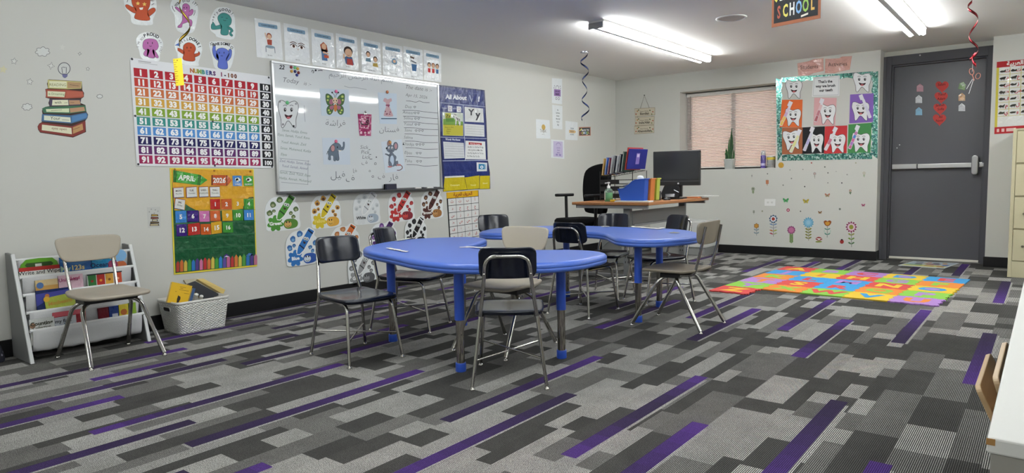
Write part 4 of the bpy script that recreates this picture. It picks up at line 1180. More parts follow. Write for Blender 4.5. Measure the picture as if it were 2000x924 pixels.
# Arabic alphabet chart
f = Flat(0, .0004, .0012); m, W, H = f.frame((871.8, 376), (934.5, 371.5), (938, 475), (879, 487))
f.base(m, [(0, 0), (W, 0), (W, H), (0, H)], '#16171a'); f.rect(m, 0, 0, W * .985, H * .105, '#d2a514', 1); f.text(m, ar('الحروف العربية'), W * .5, H * .075, H * .085, '#7a2c14', 2, bold=.03)
for i, ch in enumerate('أبتثجحخدذرزسشصضطظعغفقكلمنهوي'):
    r, c = divmod(i, 4)
    x0, x1 = W * (.755 - c * .24), W * (.985 - c * .24); y0, y1 = H * (.115 + r * .1245), H * (.2305 + r * .1245)
    f.rect(m, x0, y0, x1, y1, '#d6d6d4', 1); f.text(m, ar(ch), (x0 + x1) / 2, y1 - (y1 - y0) * .36, (y1 - y0) * .62, '#a3221e', 2, bold=.02)
tag(f.build('alphabet_chart'), 'Arabic alphabet chart with yellow header under the navy chart', 'poster')

# quote sheets
QC = (1040, 140, 5.133)
def quote(cs, label, draw):
    f = Flat(0, .0006, .001); m, W, H = f.frame(*cs, src=f.crop(*QC)); f.base(m, [(0, 0), (W, 0), (W, H), (0, H)], '#dbe0e2', 'lam'); draw(f, m, W, H); tag(f.build('quote_sheet'), label, 'poster', 'quote sheets near the corner')
def q1(f, m, W, H):
    f.rect(m, W * .2, H * .43, W * .85, H * .7, '#8a6ca0', 1); f.text(m, 'you are', W * .52, H * .53, H * .1, '#2f2040', 2, bold=.02); f.text(m, 'magic', W * .52, H * .65, H * .12, '#2f2040', 2, bold=.04)
    f.line(m, [(W * .52 + W * .17 * math.cos(a), H * .42 - H * .14 * math.sin(a)) for a in [i * PI / 8 for i in range(9)]], .006, '#5a5266', 1)
    for x, y in ((.25, .3), (.8, .3), (.2, .38), (.84, .38)): f.poly(m, star(W * x, H * y, W * .05), '#5a5266', 1)
    for x in (.42, .66): f.line(m, [(W * (x + .08 * math.cos(a)), H * (.79 + .05 * math.sin(a))) for a in [i * PI / 4 for i in range(8)]], .006, '#5a5266', 1, closed=True)
def q2(f, m, W, H):
    for i, t in enumerate(('be', 'curious', 'every', 'day and', 'try it', 'big')): f.text(m, t, W * .54, H * (.22 + i * .125), H * .1, '#565c60', 1, bold=.02)
def q3(f, m, W, H):
    f.text(m, 'THINK', W * .5, H * .68, H * .24, '#6b6258', 1, bold=0, sx=.8); f.ell(m, W * .53, H * .4, W * .14, H * .15, '#b99b56', 2); f.line(m, [(W * .53, H * .5), (W * .53, H * .72)], .008, '#6b5a3c', 3); f.text(m, 'before you', W * .5, H * .8, H * .06, '#6b6258', 1)
def q4_(f, m, W, H):
    for i, (t, c) in enumerate((('DREAM', '#70808a'), ('BELIEVE', '#6b6258'), ('ACHIEVE', '#70808a'))): f.text(m, t, W * .54, H * (.42 + i * .16), H * .13, c, 2, sx=.75, bold=.02)
    f.poly(m, [(W * .3, H * .46), (W * .75, H * .46), (W * .88, H * .54), (W * .75, H * .62), (W * .3, H * .62)], '#c8a878', 1)
def q5(f, m, W, H):
    f.rect(m, W * .16, H * .08, W * .88, H * .93, '#b9b0cc', 1); f.line(m, [(W * .55 + W * .17 * math.cos(a), H * .3 - H * .14 * math.sin(a)) for a in [i * PI / 8 for i in range(9)]], .006, '#7a6aa0', 2)
    for i, t in enumerate(('you are', 'loved', 'always')): f.text(m, t, W * .54, H * (.46 + i * .13), H * .11, '#7a6aa0', 2, bold=.02)
    for x in (.42, .66): f.rect(m, W * (x - .08), H * .76, W * (x + .08), H * .86, '#8e80b4', 2)
quote(((195, 65), (297, 72), (297, 328), (195, 315)), 'tall white quote sheet with a purple sign, topmost of the five', q1)
quote(((197, 332), (300, 345), (300, 580), (203, 570)), 'tall white quote sheet with six lines of text in the middle', q2)
quote(((35, 475), (170, 487), (180, 672), (38, 667)), 'white quote sheet reading Think with a light bulb, left of the five', q3)
quote(((330, 493), (452, 508), (452, 688), (330, 682)), 'white quote sheet with a tan pencil, right of the five', q4_)
quote(((187, 680), (317, 688), (320, 875), (187, 862)), 'quote sheet with a lilac panel, lowest of the five', q5)

# ------------------------------------------------------------------ colour crayon cutouts
GP = [(65, 460), (48, 390), (40, 300), (45, 225), (62, 160), (120, 98), (200, 80), (262, 88), (322, 52), (398, 98), (385, 140), (420, 185), (433, 250), (428, 340), (437, 400), (412, 455), (250, 468)]
def crayon(x0, y0, x1, y1, col, dk, word, label, rot=0.0, k=0, wc='#f0f0ee', cream='#dfe2e2', icon=None):
    f = Flat(0, .0006 + .0047 * k, .0016)
    wm, W, H = bbox_frame(f, x0, y0, x1, y1, rot)
    m = lambda a, b: wm((a - 38) / 400 * W, (b - 50) / 420 * H)
    f.base(m, smooth_loop(GP, 3), cream, 'satin')
    f.poly(m, smooth_loop(petals(150, 380, 95, 7, .68), 1), col, 1)
    cr = [(322, 62), (385, 100), (248, 300), (200, 340), (170, 335), (175, 300), (190, 250)]
    f.poly(m, smooth_loop([(170, 345), (160, 310), (180, 250), (318, 55), (395, 100), (255, 310), (205, 350)], 1), '#e8e8e6', 2)
    f.poly(m, cr, col, 3)
    f.poly(m, [(306, 86), (318, 74), (372, 120), (362, 134)], dk, 4); f.poly(m, [(195, 240), (205, 232), (262, 282), (252, 292)], dk, 4)
    for x, y in ((272, 172), (298, 180)): f.ell(m, x, y, 19, 19, '#d6dcd8', 4); f.ell(m, x - 2, y + 4, 6, 8, '#232323', 5)
    f.poly(m, smooth_loop([(250, 200), (268, 212), (280, 220), (262, 232), (250, 222)], 2), '#3a2320', 4)
    f.text(m, word, 150, 398, 52, wc, 3, bold=.04, rot=-.02)
    rd = random.Random(int(x0))
    for x, y, r in ((130, 170, 36), (210, 118, 38), (90, 262, 34), (140, 240, 22), (392, 232, 32), (330, 275, 26), (358, 318, 26)):
        q = [(x + r * (.75 + .3 * rd.random()) * math.cos(t), y + r * (.75 + .3 * rd.random()) * math.sin(t)) for t in [i * 2 * PI / 9 for i in range(9)]]
        f.poly(m, smooth_loop(q, 2), icon[0], 1); f.ell(m, x, y + r * .2, r * .5, r * .45, icon[1], 2)
    big = smooth_loop([(238, 400), (260, 350), (310, 338), (370, 345), (405, 380), (395, 430), (340, 450), (270, 448)], 3)
    f.poly(m, big, icon[2], 4); f.ell(m, 290, 400, 42, 36, icon[3], 5)
    for x in (275, 305): f.ell(m, x, 375, 8, 10, '#202020', 6)
    f.line(m, smooth_path([(268, 415), (290, 425), (315, 414)]), 5, '#2a2020', 6)
    tag(f.build('crayon_cutout'), label, 'wall cutout', 'colour crayon cutouts')
crayon(517, 378.5, 586, 451, '#4c8a36', '#1f3a1c', 'Green', 'green crayon cutout reading Green under the whiteboard', icon=('#51663c', '#9aa07a', '#4f7a2e', '#c09a5a'))
crayon(606, 376, 666, 446, '#cdb62c', '#3a3418', 'Yellow', 'yellow crayon cutout reading Yellow under the whiteboard', icon=('#b98a3c', '#5a3a24', '#cf9c3c', '#d8ac50'), wc='#e0cf70')
crayon(689, 373.5, 742.5, 438.5, '#d2d5d6', '#8d9093', 'White', 'pale crayon cutout reading White under the whiteboard', icon=('#c6c9cb', '#aab0b2', '#9aa6b4', '#ccd2d6'), wc='#303236', cream='#d8dbdb')
crayon(757.5, 370.5, 809.5, 433, '#b02f2c', '#2b1414', 'Red', 'red crayon cutout reading Red under the whiteboard', icon=('#9a2c34', '#b84a44', '#7a2430', '#b8403c'))
crayon(821.5, 368.5, 865.5, 427.5, '#4e2a26', '#1c100e', 'Brown', 'brown crayon cutout reading Brown at the right under the whiteboard', icon=('#4a3028', '#8a6a4c', '#9a6a3a', '#b98a54'))
crayon(557, 444.5, 623, 519, '#2c6cb0', '#141f3a', 'Blue', 'blue crayon cutout reading Blue below the green cutout', k=1, icon=('#35639c', '#6a9cc4', '#2a529a', '#ccd4da'))
crayon(645, 436.5, 703, 503, '#bd5e26', '#33180c', 'Orange', 'orange crayon cutout behind the near navy chair', k=1, icon=('#a86a3c', '#c08a5c', '#b8642c', '#d09a5c'))
crayon(722.5, 431, 776, 492, '#4d2a66', '#1c1028', 'Purple', 'purple crayon cutout behind the navy chair at the table', k=1, icon=('#5f3a78', '#a07ab0', '#54307a', '#8a64a0'))
crayon(790, 422.5, 834, 482, '#17171a', '#d8d8d8', 'Black', 'black crayon cutout behind the blue table edge', k=1, icon=('#1e1e20', '#2c2c2e', '#1a1a1c', '#3a3a3c'))
crayon(679, 485, 735.5, 556.5, '#8f9091', '#3c3d3e', 'Gray', 'grey crayon cutout reading Gray lowest by the baseboard', k=2, icon=('#6a6b6d', '#9a9b9c', '#55565a', '#8a8b8c'))
# ------------------------------------------------------------------ window wall: tooth display
def holo():
    m = bpy.data.materials.new('holographic_foil'); m.use_nodes = True
    n, l = m.node_tree.nodes, m.node_tree.links
    b = n['Principled BSDF']; b.inputs['Metallic'].default_value = .6; b.inputs['Roughness'].default_value = .22
    g = n.new('ShaderNodeNewGeometry'); v = n.new('ShaderNodeTexVoronoi'); v.inputs['Scale'].default_value = 75
    sp = n.new('ShaderNodeSeparateColor'); r = n.new('ShaderNodeValToRGB')
    r.color_ramp.interpolation = 'CONSTANT'
    cs = ((0, '#4f8f7e'), (.28, '#2f5f58'), (.45, '#6fae9c'), (.62, '#4a7f82'), (.74, '#9ccabc'), (.87, '#dcefe8'))
    el = r.color_ramp.elements
    while len(el) < len(cs): el.new(.5)
    for e, (p, c) in zip(el, cs): e.position = p; e.color = lin(c) + [1]
    l.new(g.outputs['Position'], v.inputs['Vector']); l.new(v.outputs['Color'], sp.inputs[0]); l.new(sp.outputs[0], r.inputs[0]); l.new(r.outputs[0], b.inputs['Base Color'])
    bp = n.new('ShaderNodeBump'); bp.inputs['Strength'].default_value = .9; bp.inputs['Distance'].default_value = .01
    l.new(v.outputs['Color'], bp.inputs['Height']); l.new(bp.outputs['Normal'], b.inputs['Normal'])
    return m
HOLO = holo()
TB = (1480, 100, 4.019)
bd = tag(empty('foil_border', tuple(hit(1616, 310, 1, DB - .003))), 'glittering green foil border framing the tooth pictures', 'border')
def strip(outer, inner):
    f = Flat(1, DB - .0008, .0016); m = f.crop(*TB)
    f.base(m, outer + inner[::-1], HOLO)
    f.build('border_strip', bd)
def wavy(a, b, n, amp, dx, dy):
    return [(a[0] + (b[0] - a[0]) * i / n + (amp if i % 2 else 0) * dx, a[1] + (b[1] - a[1]) * i / n + (amp if i % 2 else 0) * dy) for i in range(n + 1)]
strip([(143, 212), (155, 862)], wavy((182, 225), (190, 815), 14, 10, 1, 0)); strip([(945, 155), (940, 845)], wavy((905, 170), (898, 812), 14, -12, 1, 0))
strip([(182, 209), (905, 158)], wavy((184, 240), (905, 192), 14, 12, 0, 1)); strip([(190, 861), (898, 846)], wavy((190, 818), (898, 798), 14, -8, 0, 1))

def toothpic(label, sheet, tb, brush, col=None, tilt=0.0, k=0):
    c = hit(TB[0] + (tb[0] + tb[2]) / 2 / TB[2], TB[1] + (tb[1] + tb[3]) / 2 / TB[2], 1, DB)
    r = tag(empty('tooth_picture', tuple(c)), label, 'craft picture', 'tooth craft pictures')
    v = DB - .0026 - .0004 * k
    if sheet:
        f = Flat(1, v, .0008); f.base(f.crop(*TB), sheet, col, back=0); f.build('paper_sheet', r)
    v -= .0010
    w, h = tb[2] - tb[0], tb[3] - tb[1]
    f = Flat(1, v, .0010); m0 = f.crop(*TB)
    cx, cy = (tb[0] + tb[2]) / 2, (tb[1] + tb[3]) / 2
    m = lambda a, b: m0(cx + math.cos(tilt) * (a - cx) - math.sin(tilt) * (b - cy), cy + math.sin(tilt) * (a - cx) + math.cos(tilt) * (b - cy))
    tp = tooth_pts(tb[0], tb[1], w, h)
    f.base(m, tp, '#e0e1e2', back=0); 
    f.line(m, tp, 3.2, '#3c3a3c', 1, closed=True); tooth_face(f, m, tb[0], tb[1], w, h, 2)
    f.build('tooth_cutout', r)
    if brush:
        (ax, ay), (bx, by), hc = brush
        g = Flat(1, v - .0035, .0010); mg = g.crop(*TB)
        d = np.array([bx - ax, by - ay], float); L = np.hypot(*d); d /= L; q = np.array([-d[1], d[0]])
        P = lambda t, s: (ax + d[0] * L * t + q[0] * s, ay + d[1] * L * t + q[1] * s)
        g.base(mg, [P(0, -9), P(.22, -9), P(.24, -11), P(1, -13), P(1.02, 0), P(1, 13), P(.24, 10), P(.22, 9), P(.2, 22), P(.0, 22)], '#dcdce2', back=0)
        for i, c2 in enumerate(hc): g.poly(mg, [P(.26 + .74 * i / len(hc), -10), P(.26 + .74 * (i + 1) / len(hc) - .01, -11), P(.26 + .74 * (i + 1) / len(hc) - .01, 11), P(.26 + .74 * i / len(hc), 9)], c2, 1)
        g.build('toothbrush_cutout', r)
toothpic('plain smiling tooth cutout at the upper left of the foil border', None, (218, 228, 348, 372), None)
toothpic('plain smiling tooth cutout at the upper right of the foil border', None, (748, 170, 890, 322), None)
toothpic('smiling tooth with toothbrush on an orange sheet', [(190, 382), (352, 380), (345, 598), (172, 596)], (215, 450, 340, 590), ((268, 398), (180, 582), ('#d8c8d8', '#c8a8c8', '#dcb860', '#dcb860')), '#d2642c')
toothpic('smiling tooth with toothbrush on a pale pink sheet', [(443, 365), (620, 367), (607, 583), (437, 582)], (485, 415, 612, 575), ((515, 375), (452, 552), ('#d8b8bc', '#b87880', '#a86068')), '#d2a2a4')
toothpic('smiling tooth with toothbrush on a purple sheet', [(725, 340), (910, 330), (905, 555), (718, 567)], (738, 398, 876, 546), ((812, 340), (882, 522), ('#dcdce4', '#d0d0e0', '#d8d4e4')), '#7a5aa8')
toothpic('tilted smiling tooth with yellow toothbrush on a brown sheet', [(190, 600), (352, 598), (350, 805), (190, 810)], (200, 622, 332, 775), ((338, 618), (258, 792), ('#d8d8a8', '#d4d490', '#d8d8b0')), '#9a5a3a', -.12, 1)
toothpic('smiling tooth with toothbrush on a black sheet', [(352, 598), (525, 590), (520, 800), (350, 806)], (405, 645, 516, 798), ((440, 598), (365, 780), ('#d0d0dc', '#b8b0d8', '#c8c4d8')), '#17171b', 0, 2)
toothpic('smiling tooth with toothbrush on a red sheet', [(527, 590), (703, 583), (697, 800), (520, 805)], (562, 648, 690, 798), ((622, 600), (530, 775), ('#dcd8dc', '#c07a90', '#dcd4d8')), '#b83034', 0, 1)
toothpic('smiling tooth with toothbrush on a green sheet', [(712, 575), (893, 562), (885, 795), (705, 800)], (740, 640, 880, 792), ((795, 585), (720, 765), ('#c080b0', '#5a88cc', '#c86a9c', '#a87ac0', '#c06a90')), '#3f8048', 0, 2)
f = Flat(1, DB - .003, .0012); m = f.crop(*TB)
f.base(m, [(435, 205), (645, 190), (640, 350), (425, 358)], '#dcdddd', 'satin', back=0)
f.line(m, [(443, 213), (637, 199), (632, 342), (434, 349)], 3, '#8a8d92', 1, closed=True)
for i, t in enumerate(("That's the", 'way we brush', 'our teeth')): f.text(m, t, 530 + i * 3, 248 + i * 34, 30, '#2c2c32', 2, rot=-.05, bold=.035, sx=.92)
tag(f.build('caption_sheet'), "white caption sheet reading That's the way we brush our teeth", 'sign')
for pts, t, x, y, lb in (([(310, 95), (400, 78), (440, 62), (515, 55), (518, 155), (440, 172), (400, 190), (318, 192)], 'Students', 405, 138, 'pink torn edge label reading Students above the tooth pictures'), ([(530, 60), (640, 56), (660, 42), (740, 38), (722, 145), (640, 162), (600, 174), (527, 172)], 'Activities', 628, 116, 'pink torn edge label reading Activities above the tooth pictures')):
    f = Flat(1, DB - .0003, .0012); m = f.crop(*TB); f.base(m, pts, '#c99a90', 'lam'); f.text(m, t, x, y, 44, '#2a2526', 1, rot=-.06, bold=.0, sx=.92)
    tag(f.build('name_label'), lb, 'sign')

# ------------------------------------------------------------------ flower decals
F1, F2 = (1400, 330, 6.16), (1560, 310, 5.131)
def decal(name, label, crop, draw, cat='wall decal', group='flower and bug decals below the window'):
    f = Flat(1, DB - .0002, .0002); m = f.crop(*crop); draw(f, m)
    tag(f.build(name), label, cat, group)
def flower(x, y, r, n, c1, c2, c3, stem, y1, leaves, lc, lw=None, k0=.75):
    def d(f, m):
        f.poly(m, petals(x, y, r, n, k0), c1, 2)
        if c2: f.ell(m, x, y, r * .66, r * .66, c2, 3)
        if c3: f.ell(m, x, y, r * .38, r * .4, c3, 4)
        f.line(m, [(x, y + r * .8), (x + 2, y1)], 4, stem, 1)
        lw_ = lw or r * .9
        for i in range(leaves):
            yy = y + r + (y1 - y - r) * (i + .35) / leaves * .92
            for s in (-1, 1):
                c = lc[(i * 2 + (s > 0)) % len(lc)]
                f.poly(m, smooth_loop([(x, yy + 10), (x + s * lw_ * .5, yy + 8), (x + s * lw_, yy - 6), (x + s * lw_ * .45, yy - 10)], 2), c, 2)
    return d
decal('flower_decal', 'small gold flower decal at the left of the flower row', F1, flower(477, 685, 32, 6, '#8a6224', '#bd8a3a', None, '#5a6a74', 802, 2, ['#7f929a'], 34))
decal('flower_decal', 'tall blue rimmed flower decal with a red centre', F1, flower(680, 602, 52, 9, '#3a5572', '#d8dcde', '#9a3a2c', '#3a4148', 815, 4, ['#6f86a8', '#6f86a8', '#a5a6aa', '#a5a6aa', '#b0703a', '#9aa044', '#a8485a', '#9aa07a'], 48))
decal('flower_decal', 'pink round flower decal with green leaves', F1, flower(897, 735, 50, 11, '#8a4a72', '#b56a90', None, '#4a6a3a', 898, 6, ['#5f7f3a'], 24, .85))
decal('flower_decal', 'large light blue flower decal in the flower row', F2, flower(97, 640, 56, 13, '#5f9cba', '#7ab0cc', '#8fbccf', '#5a5a34', 822, 4, ['#7f7f44'], 34, .7))
def tul(f, m):
    f.poly(m, smooth_loop([(250, 632), (270, 618), (288, 628), (306, 618), (328, 632), (312, 665), (288, 676), (264, 665)], 3), '#8a4a1c', 1); f.poly(m, smooth_loop([(264, 640), (288, 632), (312, 640), (302, 662), (288, 668), (274, 662)], 3), '#c08a34', 2)
    f.line(m, [(288, 674), (286, 790)], 4, '#2f4a44', 1)
    for y in (705, 755):
        for s in (-1, 1): f.poly(m, smooth_loop([(287, y + 6), (287 + s * 15, y + 6), (287 + s * 32, y - 6), (287 + s * 14, y - 5)], 2), '#2f7a6a', 2)
    for s in (-1, 1): f.line(m, [(287 + s * 30, 715), (287 + s * 32, 735), (287 + s * 12, 748)], 4, '#7fb0a0', 2)
decal('flower_decal', 'orange tulip decal with teal leaves', F2, tul)
decal('flower_decal', 'magenta flower decal nearest the grey door', F2, flower(527, 685, 58, 12, '#7f2450', '#d8bcc8', '#8a8a34', '#24341f', 886, 3, ['#8a8a44', '#8a8a44', '#6f8a3a', '#6f8a3a', '#4f6f4a', '#4f6f4a'], 34, .66))
def mush(f, m):
    f.poly(m, smooth_loop([(170, 808), (180, 790), (202, 783), (225, 792), (235, 810), (202, 822)], 3), '#8a2c2a', 1); f.ell(m, 203, 806, 12, 10, '#d8d4cc', 2); f.poly(m, smooth_loop([(168, 830), (200, 822), (232, 828), (222, 838), (180, 840)], 3), '#7f8a44', 2)
    for x, y in ((185, 800), (222, 802)): f.ell(m, x, y, 6, 5, '#d8c8c0', 2)
decal('mushroom_decal', 'red and white mushroom decal under the blue flower', F2, mush)
def lady(f, m):
    f.ell(m, 432, 832, 20, 21, '#a8302c', 1); f.ell(m, 432, 813, 10, 8, '#1e1a1a', 2); f.line(m, [(432, 815), (432, 852)], 3, '#1e1a1a', 2)
    for x, y in ((422, 828), (443, 828), (424, 842), (441, 842)): f.ell(m, x, y, 4, 4, '#1e1a1a', 2, n=8)
decal('ladybird_decal', 'red ladybird decal left of the magenta flower', F2, lady)
def bfly(x, y, s, c, c2):
    def d(f, m):
        for q in (-1, 1):
            f.poly(m, smooth_loop([(x, y), (x + q * s * .5, y - s * .7), (x + q * s, y - s * .7), (x + q * s * .8, y)], 2), c, 1); f.poly(m, smooth_loop([(x, y), (x + q * s * .7, y + s * .1), (x + q * s * .6, y + s * .6), (x + q * s * .2, y + s * .5)], 2), c2, 2)
        f.line(m, [(x, y - s * .5), (x, y + s * .5)], s * .14, '#3a3a2a', 3)
    return d
decal('butterfly_decal', 'green butterfly decal right of the power outlet', F1, bfly(830, 380, 36, '#3f8a52', '#4f9a5f'))
decal('butterfly_decal', 'yellow butterfly decal above the light blue flower', F2, bfly(72, 428, 31, '#a8983a', '#b5a850'))
decal('butterfly_decal', 'pinkish brown butterfly decal below the tooth pictures', F2, bfly(287, 368, 26, '#a8745f', '#9a8a6a'))
decal('butterfly_decal', 'small brown butterfly decal between the blue flower and the tulip', F2, bfly(213, 540, 19, '#7f5a34', '#8a6a44'))
decal('leaf_decal', 'pink leaf sprig decal near the door edge', F2, bfly(647, 467, 19, '#a04a6a', '#8a3f5c'))
def sprig(x, y, s, c, c2, h=1.4):
    def d(f, m):
        f.line(m, [(x, y - s * h), (x, y + s * h)], s * .18, c2, 1)
        for i in range(3):
            for q in (-1, 1):
                yy = y - s * .8 + i * s * .6
                f.poly(m, smooth_loop([(x, yy + s * .3), (x + q * s * .7, yy), (x + q * s * .5, yy - s * .45), (x, yy)], 2), c, 2)
    return d
decal('leaf_decal', 'orange leaf decal above the power outlet', F1, sprig(607, 165, 26, '#b0663a', '#7a5a34'))
decal('leaf_decal', 'grey sprig decal left of the gold flower top', F1, sprig(445, 520, 17, '#84887a', '#6a6f64', 1.6))
decal('leaf_decal', 'thin grey sprig decal furthest upper left', F1, sprig(422, 85, 10, '#85857f', '#6f6f6c', 2.6))
decal('flower_decal', 'small green daisy decal left of the power outlet', F1, flower(437, 240, 23, 8, '#6a7a5c', '#a8ac94', '#4a4f4a', '#6a7a5c', 298, 2, ['#7a8a64'], 14))
decal('flower_decal', 'small red headed flower decal below the tooth pictures', F2, flower(517, 320, 14, 6, '#8a5a4a', '#b0a08a', None, '#4a5a44', 360, 1, ['#4a6a44'], 12))
decal('flower_decal', 'small grey bud decal below the tooth pictures', F2, flower(160, 150, 16, 6, '#8a8684', '#b09a94', None, '#8a8a80', 200, 1, ['#9a9a90'], 6))
decal('flower_decal', 'pale green bell flower decal near the door', F2, flower(655, 145, 17, 5, '#b0aa98', '#b8b4a4', None, '#8a9a7c', 188, 1, ['#94a486'], 9))
def ringd(f, m): f.ell(m, 858, 495, 20, 20, '#9a3050', 1); f.ell(m, 858, 495, 9, 9, '#d8c8cc', 2)
decal('ring_decal', 'pink ring decal below the green butterfly', F1, ringd)
def sund(f, m):
    f.poly(m, star(527, 95, 26, 12, .8), '#b5892c', 1); f.ell(m, 527, 95, 17, 17, '#c49a38', 2)
    for x in (520, 535): f.ell(m, x, 90, 2.5, 3, '#4a3414', 3, n=8)
    f.line(m, smooth_path([(519, 99), (527, 104), (536, 99)]), 2, '#4a3414', 3)
decal('sun_decal', 'smiling yellow sun decal under the window corner', (1400, 300, 4.2), sund)
DOTS = [(F1, 610, 58, 8, '#6f6f6c'), (F1, 547, 508, 10, '#8f9078'), (F1, 798, 195, 9, '#83837c'), (F1, 898, 115, 9, '#80837c'), (F1, 880, 12, 7, '#8c8c86'), (F2, 128, 42, 8, '#9a4a44'), (F2, 42, 108, 6, '#8a8a84'), (F2, 262, 83, 7, '#4a4a48'), (F2, 293, 142, 6, '#2f2f30'),
        (F2, 375, 128, 6, '#a4a49e'), (F2, 485, 160, 7, '#8f8f89'), (F2, 572, 42, 8, '#a0a08a'), (F2, 60, 280, 7, '#333334'), (F2, 292, 242, 6, '#7a7a76'), (F2, 432, 243, 7, '#3c3c3d'), (F2, 412, 505, 11, '#6f746c'), (F2, 18, 527, 7, '#5a5a58')]
for cr, x, y, r, c in DOTS:
    decal('dot_decal', 'tiny dot decal scattered on the wall below the window', cr, lambda f, m: f.ell(m, x, y, r, r, c, 1, n=10), group='tiny dot decals below the window')

# power outlet
m_ = Flat(1, DB, .005).crop(*F1)
q = [m_(575, 362), m_(705, 445)]
ou = tag(empty('power_outlet', tuple((np.array(q[0]) + q[1]) / 2)), 'white horizontal power outlet plate on the wall below the window', 'outlet')
cx, cz, w, h = (q[0][0] + q[1][0]) / 2, (q[0][2] + q[1][2]) / 2, abs(q[1][0] - q[0][0]), abs(q[0][2] - q[1][2])
XZ = Matrix(((1, 0, 0, 0), (0, 0, -1, 0), (0, 1, 0, 0), (0, 0, 0, 1)))
b = MB(); b.prism(rrect(w, h, .006, 3, cx, cz), -DB + .0005, -DB + .006, mat('#dededb', 'plastic'), xf=XZ); b.build('cover_plate', ou, bevel=.0015)
for s in (-1, 1):
    b = MB(); b.prism(rrect(.034, .026, .010, 4, cx + s * .024, cz), -DB + .006, -DB + .0075, mat('#d4d4d0', 'plastic'), xf=XZ)
    for z in (-.005, .005): b.box((cx + s * .024 - .005, DB - .0080, cz + z - .001), (cx + s * .024 + .005, DB - .0074, cz + z + .001), mat('#4a4a48'))
    b.build('socket', ou)

# hanging three plank sign
HC = (1020, 80, 3.85)
sg = tag(empty('plank_sign', tuple(hit(1258, 262, 1, DB))), 'hanging sign of three cream planks left of the window', 'sign')
f0 = Flat(1, DB - .002, .008); m0 = f0.crop(*HC)
for qd, t1, t2, fl in (([(845, 510), (997, 501), (997, 556), (848, 570)], 'Start With', 'Bismillah', 1), ([(850, 576), (993, 567), (990, 628), (848, 638)], 'Hope With', "Insha'Allah", 2), ([(843, 641), (990, 633), (990, 690), (843, 700)], 'End With', 'Alhamdulillah', 3)):
    f = Flat(1, DB - .002, .008); m = f.crop(*HC); f.base(m, qd, '#c6bda8', 'satin')
    f.line(m, qd, 2.5, '#8a7a60', 1, closed=True)
    yc = (qd[0][1] + qd[3][1]) / 2 - 4; f.text(m, t1, 918, yc - 2, 15, '#6a6258', 2, rot=-.06); f.text(m, t2, 920, yc + 18, 23, '#4a443e', 2, rot=-.06, bold=.03, sx=.85)
    for x, y, c in ((856, yc + 14, '#a8503a'), (866, yc - 8, '#b07a4a'), (982, yc - 4, '#a8503a'), (974, yc + 14, '#6a7a4a'), (960, yc - 14, '#4a5a3a'), (875, yc - 16, '#5a6a4a')): f.ell(m, x, y, 5, 5, c, 2, n=8)
    f.build('plank', sg)
P_ = lambda a, b_: hit(HC[0] + a / HC[2], HC[1] + b_ / HC[2], 1, DB - .006)
b = MB(); st = mat('#6f6a62', 'matte')
b.tube([P_(888, 508), P_(918, 410), P_(955, 502)], .0022, st, 6); b.build('hanging_cord', sg)
for x in (868, 975):
    for y0, y1 in ((562, 576), (630, 642)): b = MB(); b.tube([P_(x, y0), P_(x, y1)], .002, st, 6); b.build('link', sg)
b = MB(); p = P_(918, 408); b.cyl((p[0], DB, p[2]), (p[0], DB - .012, p[2]), .006, mat('#4a4844', 'metal'), 10); b.build('nail', sg)

# ------------------------------------------------------------------ hearts and tags on the door
DC = (1750, 150, 9.239)
DV = 8.738
for hk, (x, y, lb, ts) in enumerate(((832, 178, 'topmost red paper heart on the grey door', (('Salam', -10, 0),)), (815, 375, 'second red paper heart from the top on the grey door', (('Yusuf', 10, -20), ('Adam', 0, 60))), (795, 582, 'third red paper heart from the top on the grey door', (('Jannah', 0, -30), ('Sofia', 10, 40))), (785, 775, 'lowest red paper heart on the grey door', (('Ali', 20, -10), ('Noor', 0, 55))))):
    f = Flat(1, DV - .0024 * (hk % 2), .0014); m = f.crop(*DC)
    f.base(m, heart(x, y - 6, 128, 32), '#b4403c', 'paper')
    for t, dx, dy in ts: f.text(m, t, x + dx, y + dy - 20, 62, '#4a1618', 1, rot=-.08, shear=.2, bold=.01)
    tag(f.build('paper_heart'), lb, 'paper heart', 'red hearts on the door')
for x, y, c, rt, lb in ((433, 200, '#b0808c', 0, 'pink house shaped tag on the grey door'), (412, 405, '#c3c5ca', 0, 'white house shaped tag above the blue tag on the door'), (413, 625, '#7aaac8', 0, 'light blue house shaped tag on the grey door'),
                    (1196, 165, '#6f8f5a', .25, 'tilted green house shaped tag on the grey door'), (1188, 365, '#b5854f', 0, 'orange brown house shaped tag on the grey door'), (1188, 552, '#c5c7cc', 0, 'white house shaped tag below the orange tag on the door')):
    f = Flat(1, DV, .0012); m0 = f.crop(*DC)
    m = lambda a, b_, x=x, y=y, rt=rt: m0(x + math.cos(rt) * a - math.sin(rt) * b_, y + math.sin(rt) * a + math.cos(rt) * b_)
    f.base(m, [(-60, 68), (-58, -30), (0, -76), (58, -32), (60, 68)], c, 'lam')
    f.line(m, [(-40, 52), (-40, -12), (0, -40), (40, -12), (40, 52)], 4, '#8f8f90', 1, closed=True); f.ell(m, 0, -50, 6, 6, '#55555a', 1, n=10); f.line(m, [(-22, -18), (22, -20)], 4, '#77777a', 1)
    tag(f.build('house_tag'), lb, 'tag', 'house shaped tags on the door')

